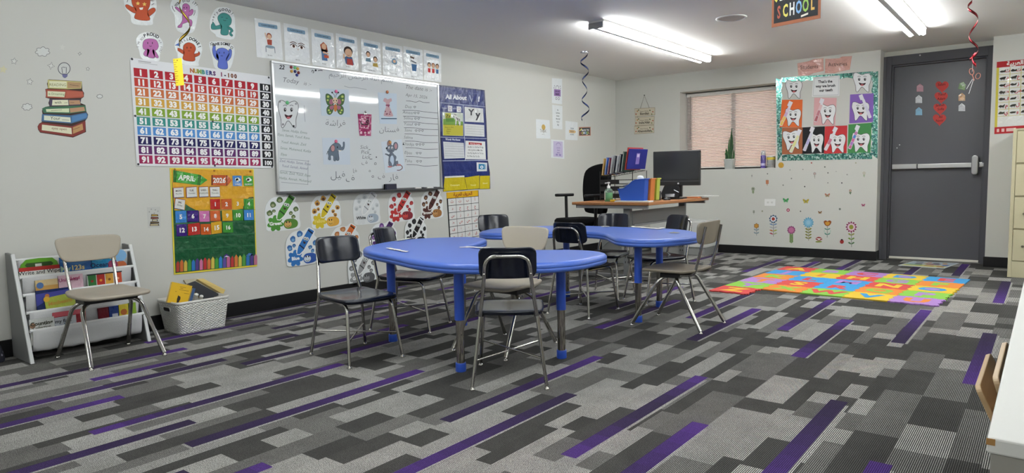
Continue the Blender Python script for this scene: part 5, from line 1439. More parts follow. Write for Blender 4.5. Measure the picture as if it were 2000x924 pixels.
# ------------------------------------------------------------------ Arabic animal poster right of the door
f = Flat(1, DB - .0004, .0012); m, W, H = f.frame((1947, 121), (2040, 112), (2037, 256), (1942, 262))
f.base(m, [(0, 0), (W, 0), (W, H), (0, H)], '#d3d3cf', 'lam'); f.rect(m, 0, 0, W, H * .082, '#a32026', 1); f.text(m, ar('الحروف العربية'), W * .62, H * .062, H * .075, '#e8e4e0', 2, bold=.04)
f.rect(m, 0, H * .082, W * .055, H * .905, '#c2b544', 1); f.rect(m, 0, H * .905, W, H, '#a32026', 1)
for x, w_ in ((.05, .05), (.15, .06), (.25, .2)): f.rect(m, W * x, H * .93, W * (x + w_), H * .975, '#d8b4b0', 2)
L2 = 'أبتثجحخدذرزسشصضطظعغفقكلمنهوي'
cell = []
rd = random.Random(5)
cw = W * .235
for i, ch in enumerate(L2):
    r, c = divmod(i, 4)
    x0, y0 = W * (.055 + .236 * (3 - c)), H * (.09 + .096 * r)
    f.line(m, [(x0, y0 + H * .093), (x0 + cw, y0 + H * .093)], .004, '#b5ab5a', 1); f.line(m, [(x0 + cw, y0), (x0 + cw, y0 + H * .093)], .005, '#b5ab5a', 1)
    f.text(m, ar(ch), x0 + cw * .78, y0 + H * .062, H * .06, '#a3242a', 2, bold=.03)
    bx, by, s = x0 + cw * .35, y0 + H * .048, cw * .3
    f.poly(m, smooth_loop([(bx - s, by + rd.uniform(-.2, .5) * s * .5), (bx - s * .4, by - s * rd.uniform(.3, .6)), (bx + s * .3, by - s * rd.uniform(.2, .5)), (bx + s, by - s * rd.uniform(.1, .8)), (bx + s * .7, by + s * .3), (bx + s * .2, by + s * .35), (bx - s * .4, by + s * .4)], 2), rd.choice(['#26241f', '#33302a', '#3c3a30']), 2)
    if r % 2: 
        for q_ in (-.5, -.2, .3, .55): f.line(m, [(bx + q_ * s, by + s * .2), (bx + q_ * s, by + s * .75)], s * .13, '#2c2a24', 2)
tag(f.build('animal_poster'), 'Arabic letter poster with dark animals and a red header right of the door', 'poster')
# ------------------------------------------------------------------ school chairs
CHR = mat('#b9b7b2', 'chrome')
def shell(outline, ztop, th, fin_m, steps=(.12, .25, .4, .55, .7, .82, .92, .985), rim=.006):
    """a moulded seat: outline scaled inwards, z from ztop(x, y); rolled rim, flat underside"""
    outline = resample(outline)
    cx = sum(p[0] for p in outline) / len(outline); cy = sum(p[1] for p in outline) / len(outline)
    def ring(s, dz, zf=None):
        return [(cx + (x - cx) * s, cy + (y - cy) * s, ztop(cx + (x - cx) * s, cy + (y - cy) * s) + dz) for x, y in outline]
    rs = [ring(.02, 0)] + [ring(s, 0) for s in steps] + [ring(1.0, -rim * .5), ring(1.005, -rim * 1.4), ring(.985, -th), ring(.6, -th), ring(.05, -th)]
    b = MB(); b.rings(rs, fin_m, True, True)
    return b
def backpanel(outline, yc, th, fin_m):
    """upright panel: outline in (x, z); y = yc(x, z)"""
    outline = resample(outline)
    cx = sum(p[0] for p in outline) / len(outline); cz = sum(p[1] for p in outline) / len(outline)
    def ring(s, dy):
        return [(cx + (x - cx) * s, yc(cx + (x - cx) * s, cz + (z - cz) * s) + dy, cz + (z - cz) * s) for x, z in outline]
    rs = [ring(q, th / 2) for q in (.02, .12, .25, .4, .55, .7, .82)] + [ring(.93, th / 2), ring(.985, th * .42), ring(1.0, 0), ring(.985, -th * .42), ring(.93, -th / 2)] + [ring(q, -th / 2) for q in (.82, .7, .55, .4, .25, .12, .02)]
    b = MB(); b.rings(rs, fin_m, True, True)
    return b
def glide(x, y, parent):
    b = MB(); b.lathe([(.013, 0.0008), (.0135, .004), (.010, .009), (.006, .013), (.006, .02)], CHR, 12, xf=Matrix.Translation((x, y, 0)))
    return b.build('foot_glide', parent, local=True)

NAVY = mat('#0d1322', 'plastic'); NAVY.node_tree.nodes['Principled BSDF'].inputs['Roughness'].default_value = .17
def navy_chair():
    r = empty('school_chair')
    so = smooth_loop([(-.150, -.150), (-.08, -.168), (.08, -.168), (.150, -.150), (.168, -.05), (.172, .08), (.160, .185), (.09, .215), (-.09, .215), (-.160, .185), (-.172, .08), (-.168, -.05)], 5)
    zt = lambda x, y: .362 - .010 * max(0, 1 - (x / .17) ** 2) * max(0, 1 - ((y + .02) / .2) ** 2) - .35 * max(0, y - .15) ** 1.2 * .3 + .010 * max(0, -.1 - y) / .07
    shell(so, zt, .020, NAVY).build('seat', r, local=True)
    bo = rrect(.275, .150, .034, 5, 0, .603)
    backpanel(bo, lambda x, z: -.196 - (z - .53) * .22 - .040 * (1 - (x / .14) ** 2) + .04, .013, NAVY).build('backrest', r, local=True)
    yb = lambda z: -.188 - (z - .53) * .22 - .030
    fr = fillet([(-.135, -.168, .345), (-.110, yb(.53), .53), (-.100, yb(.635) - .004, .640), (.100, yb(.635) - .004, .640), (.110, yb(.53), .53), (.135, -.168, .345)], .055, 6)
    b = MB(); b.tube(fr, .0092, CHR, 10); bf = b.build('back_frame', r, local=True)
    for x, z in ((-.045, .640), (.045, .640), (-.1085, .555), (.1085, .555)):
        b = MB(); b.sphere((x, yb(z) - .010, z), .006, CHR, 8); b.build('rivet', bf, local=True)
    for s in (-1, 1):
        b = MB(); b.tube([(s * .176, -.215, .016), (s * .135, -.168, .345)], .0092, CHR, 10); l = b.build('leg', r, local=True); glide(s * .177, -.216, l)
        b = MB(); b.tube(fillet([(s * .166, .216, .016), (s * .138, .160, .331), (s * .128, -.158, .333)], .045, 6), .0092, CHR, 10); l = b.build('leg', r, local=True); glide(s * .167, .217, l)
    for s, dz in ((-1, 0), (1, .006)):
        b = MB(); b.tube([(s * .160, -.196, .138 + dz), (-s * .153, .193, .138 + dz)], .0055, CHR, 8); b.build('stretcher', r, local=True)
    return r
def place(proto, first, center, fwd, label, group):
    rz = math.atan2(-fwd[0], fwd[1])
    o = proto if first else dup(proto, (center[0], center[1], 0), rz)
    if first:
        o.location = (center[0], center[1], 0); o.rotation_euler = (0, 0, rz)
    tag(o, label, 'chair', group)
    return o
NC = navy_chair()
for i, (c, fw, lb) in enumerate((
    ((2.700, 2.640), (-.60, .80), 'navy school chair nearest the camera with its back to us at the near blue table'),
    ((1.715, 2.465), (.985, -.17), 'navy school chair facing right at the left end of the near blue table'),
    ((1.405, 3.185), (.94, .336), 'navy school chair between the near blue table and the left wall'),
    ((2.115, 4.262), (.0, 1.0), 'navy school chair with its chrome arch seen in the notch of the far blue table'),
    ((1.90, 4.965), (.2, -.98), 'navy school chair behind the far blue table below the desk bins'),
    ((2.37, 4.97), (-.5, -.866), 'navy school chair at the right rear of the far blue table by the beige chair'),
    ((1.07, 4.53), (.75, -.66), 'navy school chair at the left tip of the far blue table'))):
    place(NC, i == 0, c, fw, lb, 'navy school chairs')

def beige_chair(col, fin='satin'):
    pm = mat(col, fin)
    r = empty('school_chair')
    so = smooth_loop([(-.155, -.165), (-.08, -.182), (.08, -.182), (.155, -.165), (.178, -.05), (.180, .08), (.166, .175), (.09, .200), (-.09, .200), (-.166, .175), (-.180, .08), (-.178, -.05)], 5)
    zt = lambda x, y: .388 - .012 * max(0, 1 - (x / .19) ** 2) * max(0, 1 - ((y + .02) / .2) ** 2) - .12 * max(0, y - .14) ** 1.2 + .012 * max(0, -.1 - y) / .08
    shell(so, zt, .018, pm).build('seat', r, local=True)
    bo = smooth_loop([(-.128, .560), (-.06, .554), (.06, .554), (.128, .560), (.160, .588), (.174, .640), (.178, .678), (.160, .697), (.08, .702), (-.08, .702), (-.160, .697), (-.178, .678), (-.174, .640), (-.160, .588)], 4)
    backpanel(bo, lambda x, z: -.215 - (z - .55) * .16 + .9 * x * x * .9, .013, pm).build('backrest', r, local=True)
    dk = mat('#201f1f', 'satin')
    b = MB(); b.box((-.145, -.065, .332), (.145, .065, .362), dk); b.box((-.02, -.12, .345), (.02, .12, .366), dk); b.build('seat_frame', r, bevel=.006, local=True)
    for s in (-1, 1):
        b = MB(); b.tube(fillet([(s * .118, .03, .352), (s * .124, -.165, .352), (s * .132, -.218, .545), (s * .128, -.242, .672)], .05, 6), .0095, CHR, 10); b.build('back_tube', r, local=True)
        for t in (-1, 1):
            path = fillet([(s * .195, t * .240, .016), (s * .158, t * .062, .318), (s * .09, t * .028, .348)], .04, 6)
            b = MB(); b.tube(path, .0115, CHR, 12); b.tube([(s * .195, t * .240, .016), (s * .1795, t * .165, .145)], .0128, CHR, 12)
            l = b.build('leg', r, local=True); glide(s * .196, t * .242, l)
    return r
B0c = beige_chair('#9d9587')  # same beige chair type, its shade put into a darker colour
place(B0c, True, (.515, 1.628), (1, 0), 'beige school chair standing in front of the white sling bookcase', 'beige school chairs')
BC = beige_chair('#b3ab9a')  # paler copy of the beige, stronger light put into the colour
place(BC, True, (2.296, 3.100), (0, -1), 'beige school chair in a paler, lit tone facing us in the notch of the near blue table', 'beige school chairs')
B2c = beige_chair('#8e8577')  # darkest copy of the beige, shade painted into the colour
place(B2c, True, (2.875, 4.235), (-1, 0), 'beige school chair in a darker, shaded tone seen from the side at the right end of the far blue table', 'beige school chairs')

# ------------------------------------------------------------------ kidney tables
_w, _cv = .875, .437
KID = [(0, -_cv), (.37 * _w, -_cv), (.63 * _w, -.86 * _cv), (.83 * _w, -.5 * _cv), (.97 * _w, -.02), (_w, .16), (.94 * _w, .34), (.74, .48), (.60, .525), (.46, .475), (.33, .335), (.18, .165), (0, .10)]
KID = KID + [(-x, y) for x, y in KID[-2:0:-1]]
TBL = mat('#4a6cc4', 'satin'); TBL.node_tree.nodes['Principled BSDF'].inputs['Roughness'].default_value = .33
TBL2 = mat('#2f55bd', 'plastic')
def kidney_table():
    T = .587
    r = empty('kidney_table')
    o = smooth_loop(KID, 7)
    n = len(o)
    def off(d):
        out = []
        for i in range(n):
            a, c = np.array(o[i - 1]), np.array(o[(i + 1) % n])
            t = (c - a) / np.linalg.norm(c - a)
            out.append((o[i][0] - (t[1]) * d, o[i][1] + t[0] * d))
        return out
    rings = []
    for d, z in ((.045, T), (.020, T), (.010, T - .003), (.003, T - .010), (0, T - .019), (.0015, T - .026), (.0035, T - .028), (.0015, T - .030), (0, T - .036), (.003, T - .046), (.012, T - .051), (.03, T - .051)):
        rings.append([(x, y, z) for x, y in off(d)])
    b = MB(); b.rings(rings, TBL, True, True); b.build('tabletop', r, local=True)
    CH2 = mat('#a9a49b', 'chrome')
    for x, y in ((-.42, -.255), (.42, -.255), (-.54, .32), (.54, .32)):
        X = Matrix.Translation((x, y, 0))
        b = MB(); b.lathe([(.0265, .272), (.0265, .530)], TBL2, 20, xf=X); lg = b.build('leg', r, local=True)
        b = MB(); b.lathe([(.0215, .03), (.0215, .275)], CH2, 20, xf=X)
        a = math.atan2(-y, -x)
        b.build('leg_tube', lg, local=True)
        dk = mat('#201f1f', 'satin')
        for k in range(9):
            z = .065 + k * .024
            b = MB(); c, s = math.cos(a), math.sin(a)
            b.cyl((x + c * .0212, y + s * .0212, z), (x + c * .0222, y + s * .0222, z), .0042, dk, 8); b.build('height_hole', lg, local=True)
        b = MB(); b.lathe([(.027, 0.0008), (.028, .004), (.0275, .042), (.0265, .046), (.022, .046)], TBL2, 20, xf=X); b.build('foot_cap', lg, local=True)
    return r
KT = kidney_table()
KT.location = (2.10, 2.94, 0); KT.rotation_euler = (0, 0, math.radians(-17.5)); tag(KT, 'near blue kidney shaped table with chrome legs', 'table', 'blue kidney tables')
o = dup(KT, (2.08, 4.47, 0), math.radians(180.3)); tag(o, 'far blue kidney shaped table in front of the teacher desk', 'table', 'blue kidney tables')

# torn paper strips left on the tables
def scrap(pts, w, label, seed, z=.5885, col='#d4d3cf', name='paper_strip', amp=.004):
    rd = random.Random(seed)
    P = [np.array(p, float) for p in smooth_path([hit(a, c, 2, z)[:2] for a, c in pts], 5)]
    b = MB(); top, bot = [], []
    vs, fs = [], []
    for i, q in enumerate(P):
        t = P[min(i + 1, len(P) - 1)] - P[max(i - 1, 0)]; t /= np.linalg.norm(t); nn = np.array([-t[1], t[0]])
        ww = w * rd.uniform(.6, 1.1)
        zz = z + .0012 + amp * rd.random()
        for s in (-1, 0, 1):
            vs.append((q[0] + nn[0] * ww * s / 2, q[1] + nn[1] * ww * s / 2, z + .0006 if i % 3 == 0 and s == 0 else zz + (amp * rd.random() if s == 0 else 0)))
    k = len(P)
    for i in range(k - 1):
        for j in range(2): fs.append((i * 3 + j, i * 3 + 3 + j, i * 3 + 4 + j, i * 3 + 1 + j))
    b.add(vs, fs, mat(col))
    o = b.build(name)
    md = o.modifiers.new('thickness', 'SOLIDIFY'); md.thickness = .0006; md.offset = 1
    return tag(o, label, 'paper', 'paper scraps on the blue tables')
scrap([(758, 485), (770, 488), (782, 490), (793, 492.5)], .035, 'crumpled white paper strip on the left end of the near blue table', 1)
scrap([(777, 471), (788, 468.5), (803, 466)], .04, 'white paper scrap at the back left edge of the near blue table', 2)
scrap([(898, 483.5), (915, 483), (938, 484), (955, 484.5)], .05, 'flat white paper strip behind the nearest navy chair', 3, amp=.001)
scrap([(1229, 443), (1245, 444), (1262, 445.5), (1284, 447.5), (1294, 446)], .05, 'long white paper strip at the back of the far blue table', 4)
scrap([(1178, 443.5), (1183, 443), (1188, 444)], .05, 'tiny white paper scrap on the left half of the far blue table', 5)
scrap([(1310, 455.5), (1317, 455), (1323, 456)], .05, 'small folded grey tag on the right end of the far blue table', 6, col='#a8a496')
# ------------------------------------------------------------------ teacher desk
GS = mat('#7f8081', 'satin'); GSd = mat('#6c6d6e', 'satin')
TZ = .75
DKX0, DKX1, DKY0, DKY1 = 1.07, 1.915, 5.71, 7.12
dk = tag(empty('teacher_desk', (1.49, 6.42, 0)), 'wood topped desk with grey steel legs in the far left corner', 'desk')
def wood(h1, h2):
    m = bpy.data.materials.new('wood_grain'); m.use_nodes = True
    n, l = m.node_tree.nodes, m.node_tree.links
    g = n.new('ShaderNodeNewGeometry'); mp = n.new('ShaderNodeMapping'); mp.inputs['Scale'].default_value = (22, 2, 22)
    nz = n.new('ShaderNodeTexNoise'); nz.inputs['Scale'].default_value = 3; nz.inputs['Detail'].default_value = 4
    r = n.new('ShaderNodeMix'); r.data_type = 'RGBA'; r.inputs['A'].default_value = lin(h1) + [1]; r.inputs['B'].default_value = lin(h2) + [1]
    l.new(g.outputs['Position'], mp.inputs[0]); l.new(mp.outputs[0], nz.inputs['Vector']); l.new(nz.outputs['Fac'], r.inputs['Factor']); l.new(r.outputs['Result'], n['Principled BSDF'].inputs['Base Color'])
    n['Principled BSDF'].inputs['Roughness'].default_value = .4
    return m
WD = wood('#b07a4c', '#8f5f38')
b = MB(); b.box((DKX0, DKY0, TZ - .028), (DKX1, DKY1, TZ), WD); b.build('desktop', dk, bevel=.006)
for yy in (DKY0 + .03, DKY1 - .055):
    b = MB(); b.box((DKX0 + .03, yy, TZ - .060), (DKX1 - .03, yy + .025, TZ - .0285), mat('#8e8f8f', 'satin')); b.build('apron', dk, bevel=.003)
for x, y in ((1.63, 5.83), (1.63, 7.07)):
    b = MB(); b.box((x - .035, y - .022, .045), (x + .035, y + .022, TZ - .0605), GS)
    for k in range(10):
        z = .16 + k * .05
        for s in (-1, 1): b.box((x + s * .014 - .004, y - .0226, z), (x + s * .014 + .004, y - .021, z + .02), mat('#2b2b2b'))
    b.build('leg', dk, bevel=.003)
for y in (5.83, 7.07):
    b = MB(); b.box((1.12, y - .03, .012), (1.86, y + .03, .0445), GSd); b.build('foot_bar', dk, bevel=.006)
    for x in (1.16, 1.82):
        b = MB(); b.lathe([(.022, .0008), (.022, .008), (.012, .012)], mat('#26262a', 'plastic'), 12, xf=Matrix.Translation((x, y, 0))); b.build('levelling_foot', dk)
b = MB(); b.box((1.655, 5.853, .535), (1.675, 7.047, .662), GS); b.box((1.660, 5.853, .515), (1.688, 7.047, .5345), GS); b.build('modesty_panel', dk, bevel=.002)
b = MB(); b.tube([(1.72, 6.02, TZ - .03), (1.73, 6.0, .70), (1.70, 6.0, .685), (1.69, 6.03, .67)], .004, mat('#1f1f20', 'plastic'), 6); b.build('cable', dk)

def box_part(name, lo, hi, m, parent, bev=.002): b = MB(); b.box(lo, hi, m); return b.build(name, parent, bevel=bev)
def rotbox(lo, hi, m, c, rz, b=None):
    b = b or MB(); b.box(lo, hi, m, xf=Matrix.Translation(Vector(c)) @ Matrix.Rotation(rz, 4, 'Z')); return b

# hand sanitiser
def lathe_part(name, prof, m, c, parent, seg=20): b = MB(); b.lathe(prof, m, seg, xf=Matrix.Translation(Vector(c))); return b.build(name, parent)
c = (1.405, 5.86, TZ + .0008)
sn = tag(empty('sanitizer_bottle', c), 'clear pump bottle of green hand gel on the desk edge', 'bottle')
clear = bpy.data.materials.new('clear_plastic'); clear.use_nodes = True
pb = clear.node_tree.nodes['Principled BSDF']; pb.inputs['Transmission Weight'].default_value = .85; pb.inputs['Roughness'].default_value = .08; pb.inputs['IOR'].default_value = 1.1; pb.inputs['Base Color'].default_value = (.75, .95, .82, 1)
lathe_part('bottle_body', [(.038, 0), (.041, .004), (.041, .105), (.032, .122), (.014, .13)], clear, c, sn)
lathe_part('gel', [(.034, .003), (.037, .006), (.037, .088), (.001, .088)], mat('#4f9a5c', 'gloss'), c, sn)
lathe_part('pump_cap', [(.016, .1305), (.016, .155), (.006, .157), (.006, .178), (.014, .180), (.014, .190), (.002, .192)], mat('#dcdcda', 'plastic'), c, sn)
b = MB(); b.tube([(c[0], c[1], c[2] + .184), (c[0] - .035, c[1] - .012, c[2] + .180)], .005, mat('#dcdcda', 'plastic'), 8); b.build('nozzle', sn)
b = MB(); b.rings([[(c[0] + .0418 * math.cos(a), c[1] + .0418 * math.sin(a), c[2] + z) for a in [math.radians(170 + 9 * i) for i in range(10)]] for z in (.02, .1)], mat('#c8d4cc'), False, False, closed=False); b.build('label_sticker', sn)

# yellow toy piece, ruler strip
b = MB(); b.prism(smooth_loop([(-.030, 0), (-.02, .018), (0, .024), (.022, .016), (.030, 0), (.014, -.016), (-.014, -.016)], 4), 0.0008, .022, mat('#cfa81f', 'plastic'), xf=Matrix.Translation((1.490, 5.79, TZ)))
tag(b.build('tape_dispenser', bevel=.006), 'small rounded yellow desk item beside the green hand gel', 'desk item')
b = rotbox((0, 0, .0008), (.36, .10, .014), mat('#d6d4cf', 'paper'), (1.545, 5.725, TZ), .0)
tag(b.build('white_folder', bevel=.003), 'white folder lying under the blue book bin', 'folder')

# book bins
def book_bin(x, y0, w, L, col, label, contents=False):
    """magazine bin: low open front towards -x, tall back at +x"""
    m = mat(col, 'plastic')
    zb = TZ + .0150
    r = tag(empty('book_bin', (x - L / 2, y0 + w / 2, zb)), label, 'book bin', 'book bins on the desk')
    prof = smooth_path([(-L, .108), (-L * .80, .114), (-L * .62, .145), (-L * .42, .185), (-L * .2, .198), (0, .202)], 5)
    def side(y, name):
        b = MB(); pts = [(-L + .03, 0), (-.012, 0)] + [(px_, pz) for px_, pz in prof[::-1]]
        b.prism(pts, -y - .003, -y, m, xf=Matrix.Translation((x, 0, zb)) @ XZ); return b.build(name, r)
    side(y0, 'side_panel'); side(y0 + w - .003, 'side_panel')
    b = MB(); b.hexa([(x - .016, y0 + .0035, zb), (x - .012, y0 + .0035, zb), (x - .012, y0 + w - .0035, zb), (x - .016, y0 + w - .0035, zb), (x - .004, y0 + .0035, zb + .200), (x, y0 + .0035, zb + .200), (x, y0 + w - .0035, zb + .200), (x - .004, y0 + w - .0035, zb + .200)], m); b.build('back_panel', r)
    b = MB(); b.hexa([(x - L + .03, y0 + .0035, zb), (x - L + .034, y0 + .0035, zb), (x - L + .034, y0 + w - .0035, zb), (x - L + .03, y0 + w - .0035, zb), (x - L, y0 + .0035, zb + .104), (x - L + .004, y0 + .0035, zb + .104), (x - L + .004, y0 + w - .0035, zb + .104), (x - L, y0 + w - .0035, zb + .104)], m); b.build('front_panel', r)
    box_part('base_panel', (x - L + .034, y0 + .0035, zb), (x - .017, y0 + w - .0035, zb + .004), m, r, 0)
    b = MB(); b.tube([(x + .004, y0 - .004, zb + .202), (x + .004, y0 + w + .004, zb + .202)], .006, m, 8)
    for yy in (y0 - .002, y0 + w + .001):
        b.tube([(x + px_, yy, zb + pz) for px_, pz in prof], .0045, m, 6)
    b.build('rim', r)
    return r
book_bin(1.842, 5.772, .078, .285, '#2b57b8', 'blue book bin full of white papers at the desk corner')
book_bin(1.862, 5.862, .085, .285, '#cd7a3a', 'orange book bin between the blue and the lime bins')
book_bin(1.872, 5.966, .066, .285, '#b4bf4a', 'lime green book bin furthest right of the desk bins')
for i, (x, y, z, w, h, t, lb) in enumerate(((1.66, 5.811, TZ + .165, .13, .06, .05, 'white paper wad heaped in the front of the blue bin'),)):
    b = MB()
    X = Matrix.Translation((x, y, z)) @ Matrix.Rotation(t, 4, 'Z') @ Matrix.Rotation(-.3, 4, 'Y')
    vs, fs = [], []
    rd = random.Random(i)
    for a in range(6):
        for c_ in range(4): vs.append((-w / 2 + w * a / 5, -h / 2 + h * c_ / 3, .012 * rd.random() - (.06 if i else .0) * 0))
    for a in range(5):
        for c_ in range(3): fs.append((a * 4 + c_, a * 4 + 4 + c_, a * 4 + 5 + c_, a * 4 + 1 + c_))
    b.add(vs, fs, mat('#dededb'), True, X)
    o = b.build('paper_sheet'); md = o.modifiers.new('thickness', 'SOLIDIFY'); md.thickness = .001
    tag(o, lb, 'paper')
b = MB(); b.lathe([(.022, TZ + .045), (.023, TZ + .225), (.030, TZ + .235), (.032, TZ + .25), (.024, TZ + .266), (.001, TZ + .27)], mat('#e2e2e0', 'paper'), 16, xf=Matrix.Translation((1.775, 5.811, -.02)))
tag(b.build('tissue_roll', bevel=.004), 'rounded white tissue roll standing up in the blue bin', 'tissue')

# wire file sorter with trays and folders
BW_ = mat('#1a1a1c', 'satin')
SX0, SX1, SY0, SY1 = 1.19, 1.56, 6.06, 6.36
fs_ = tag(empty('file_sorter', ((SX0 + SX1) / 2, (SY0 + SY1) / 2, TZ)), 'black wire file sorter with letter trays on the desk', 'file sorter')
for x in (SX0, SX1):
    for y in (SY0, SY1):
        b = MB(); b.tube([(x, y, TZ + .0008), (x, y, TZ + .30)], .004, BW_, 8); b.build('post', fs_)
def tray(z):
    b = MB()
    for i in range(9):
        y = SY0 + (SY1 - SY0) * i / 8; b.tube([(SX0, y, z), (SX1, y, z)], .0015, BW_, 5)
    for i in range(7):
        x = SX0 + (SX1 - SX0) * i / 6; b.tube([(x, SY0, z - .002), (x, SY1, z - .002)], .0015, BW_, 5)
    for q in ([(SX0, SY0, z), (SX1, SY0, z), (SX1, SY1, z), (SX0, SY1, z)], [(SX0, SY0, z + .04), (SX1, SY0, z + .04), (SX1, SY1, z + .04), (SX0, SY1, z + .04)]):
        b.tube(q + [q[0]], .003, BW_, 6)
    b.box((SX0 + .002, SY0 - .001, z + .002), (SX0 + .22, SY0 + .001, z + .04), BW_)
    b.build('tray', fs_)
for z in (.03, .10, .17): tray(TZ + z)
# sloping folder rack on top: steps up towards +x
b = MB()
FXS = [SX0 + .020 + .0315 * i for i in range(8)]
for i in range(9):
    x = SX0 + .004 + .0315 * i; z = TZ + .247 + .055 * (x - SX0) / (SX1 - SX0); sh = math.tan(.15) * .11
    b.tube(fillet([(x, SY0 + .02, z), (x + sh, SY0 + .02, z + .11), (x + sh, SY1 - .03, z + .11), (x, SY1 - .03, z)], .02, 3), .0022, BW_, 6)
b.tube([(SX0, SY0 + .02, TZ + .245), (SX1, SY0 + .02, TZ + .30)], .003, BW_, 6); b.tube([(SX0, SY1 - .03, TZ + .245), (SX1, SY1 - .03, TZ + .30)], .003, BW_, 6); b.tube([(SX0, SY0 + .02, TZ + .245), (SX0, SY1 - .03, TZ + .245)], .003, BW_, 6); b.tube([(SX1, SY0 + .02, TZ + .30), (SX1, SY1 - .03, TZ + .30)], .003, BW_, 6)
b.build('folder_rack', fs_)
FC = [('#c79a3a', 'mustard folder furthest left in the desk file sorter'), ('#2f62b8', 'bright blue folder second from the left in the file sorter'), ('#6a2438', 'maroon folder in the desk file sorter'), ('#b8bcc0', 'silver grey folder beside the maroon one in the sorter'), ('#262a38', 'charcoal folder in the middle of the file sorter'),
      ('#c8ccd0', 'white folder in the middle of the file sorter'), ('#1d2336', 'dark navy folder in the file sorter'), ('#3f5f56', 'dark green folder behind the large blue folder')]
def folder(x, y0, y1, z, h, t, col, label, lean, yaw):
    b = MB(); X = Matrix.Translation((x, (y0 + y1) / 2, z)) @ Matrix.Rotation(yaw, 4, 'Z') @ Matrix.Rotation(lean, 4, 'Y')
    L = (y1 - y0) / 2
    b.box((-t / 2, -L, 0), (-t / 2 + .002, L, h), mat(col, 'plastic'), xf=X); b.box((t / 2 - .002, -L, 0), (t / 2, L, h), mat(col, 'plastic'), xf=X); b.box((-t / 2, L - .002, 0), (t / 2, L, h), mat(col, 'plastic'), xf=X)
    b.box((-t / 2 + .0025, -L + .004, .004), (t / 2 - .0025, L - .003, h - .006), mat('#d0d0cc'), xf=X)
    return tag(b.build('folder'), label, 'folder', 'folders in the desk sorter')
for i, (c, lb) in enumerate(FC):
    folder(FXS[i], SY0 + .005, SY1 - .03, TZ + .2555 + .055 * (FXS[i] + .008 - SX0) / (SX1 - SX0), (.17, .175, .165, .185, .175, .17, .18, .20)[i], .012, c, lb, .15, 0)
X2 = Matrix.Translation((1.482, 6.20, TZ + .308)) @ Matrix.Rotation(-.12, 4, 'Z') @ Matrix.Rotation(.17, 4, 'Y')
b = MB(); b.box((-.005, -.125, 0), (.005, .135, .225), mat('#b03a34', 'plastic'), xf=X2); tag(b.build('folder', bevel=.001), 'red folder standing behind the indigo folder', 'folder', 'folders in the desk sorter')
X = Matrix.Translation((1.528, 6.19, TZ + .316)) @ Matrix.Rotation(-.12, 4, 'Z') @ Matrix.Rotation(.17, 4, 'Y')
r = tag(empty('folder', (1.528, 6.19, TZ + .316)), 'large indigo folder with a purple label at the front of the file sorter', 'folder', 'folders in the desk sorter')
b = MB(); b.box((-.006, -.155, 0), (.006, .155, .200), mat('#2a2f86', 'plastic'), xf=X); b.build('cover', r, bevel=.001)
b = MB(); b.box((.0062, -.03, .05), (.0070, .03, .16), mat('#8a7ac8', 'lam'), xf=X); b.box((.0071, -.02, .12), (.0074, .02, .15), mat('#c8b8e0'), xf=X); b.build('label_sticker', r)
for i, (z, lb) in enumerate(((.0315, 'paper stack in the lowest sorter tray'), (.1015, 'paper stack in the middle sorter tray'), (.1715, 'paper stack in the top sorter tray'))):
    b = MB(); b.box((SX0 + .02, SY0 + .006, TZ + z + .003), (SX1 - .02, SY1 - .02, TZ + z + .020), mat('#cfcfcb')); tag(b.build('paper_stack', bevel=.001), lb, 'paper', 'paper stacks in the sorter trays')

# monitor
mo = tag(empty('computer_monitor', (1.64, 6.80, TZ)), 'large black computer monitor on the desk in front of the window', 'monitor')
BK, BKg = mat('#232427', 'plastic'), mat('#2f3135', 'gloss')
MX = Matrix.Translation((1.715, 6.74, 1.07)) @ Matrix.Rotation(math.radians(4), 4, 'Z')
b = MB(); b.box((-.255, -.02, -.182), (.255, .018, .180), BK, xf=MX); b.build('housing', mo, bevel=.006)
b = MB(); b.box((-.240, -.0215, -.122), (.240, -.0203, .166), BKg, xf=MX); b.build('screen', mo)
b = MB(); b.box((-.252, -.0225, -.140), (.252, -.0205, -.134), mat('#5a5c60', 'satin'), xf=MX); b.build('trim_line', mo)
b = MB()
vs, fs2 = glyphs('hp', .02)
b.add([(-.195 + x * .016, -.0212, -.166 + y * .016) for x, y in vs], fs2, mat('#8f9195'), xf=MX); b.build('maker_mark', mo)
b = MB(); b.cyl((.025, -.0205, -.16), (.025, -.025, -.16), .0085, mat('#d8dade', 'plastic'), 14); 
vb = [MX @ Vector(p) for p in b.v]; b.v = [tuple(p) for p in vb]; b.build('power_button', mo)
b = MB(); b.box((-.05, .019, -.30), (.05, .05, .05), BK, xf=MX); b.build('neck', mo, bevel=.006)
b = MB(); b.prism(rrect(.20, .15, .05, 5, 1.70, 6.775), TZ + .0008, TZ + .014, BK); b.build('stand_base', mo, bevel=.003)

# desk telephone on a stand
ph = tag(empty('desk_phone', (1.74, 6.52, TZ)), 'black desk telephone tilted up in front of the monitor', 'telephone')
PXm = Matrix.Translation((1.755, 6.50, TZ + .012)) @ Matrix.Rotation(math.radians(12), 4, 'Z') @ Matrix.Rotation(math.radians(-28), 4, 'X')
b = MB(); b.prism([(-.085, 0), (.085, 0), (.095, .05), (.075, .135), (.065, .142), (-.065, .142), (-.075, .135), (-.098, .05)], -.02, .018, mat('#131315', 'matte'), xf=PXm @ Matrix(((1, 0, 0, 0), (0, 0, -1, 0), (0, 1, 0, 0), (0, 0, 0, 1)))); b.build('body', ph, bevel=.005)
b = MB(); b.box((-.05, -.0225, .005), (.045, -.019, .04), mat('#2c2c30', 'gloss'), xf=PXm); b.build('foot_panel', ph)
b = MB(); b.box((-.012, -.0225, .088), (.045, -.0195, .094), mat('#bfc3c8', 'gloss'), xf=PXm @ Matrix.Rotation(.5, 4, 'Y')); b.build('chrome_bar', ph)
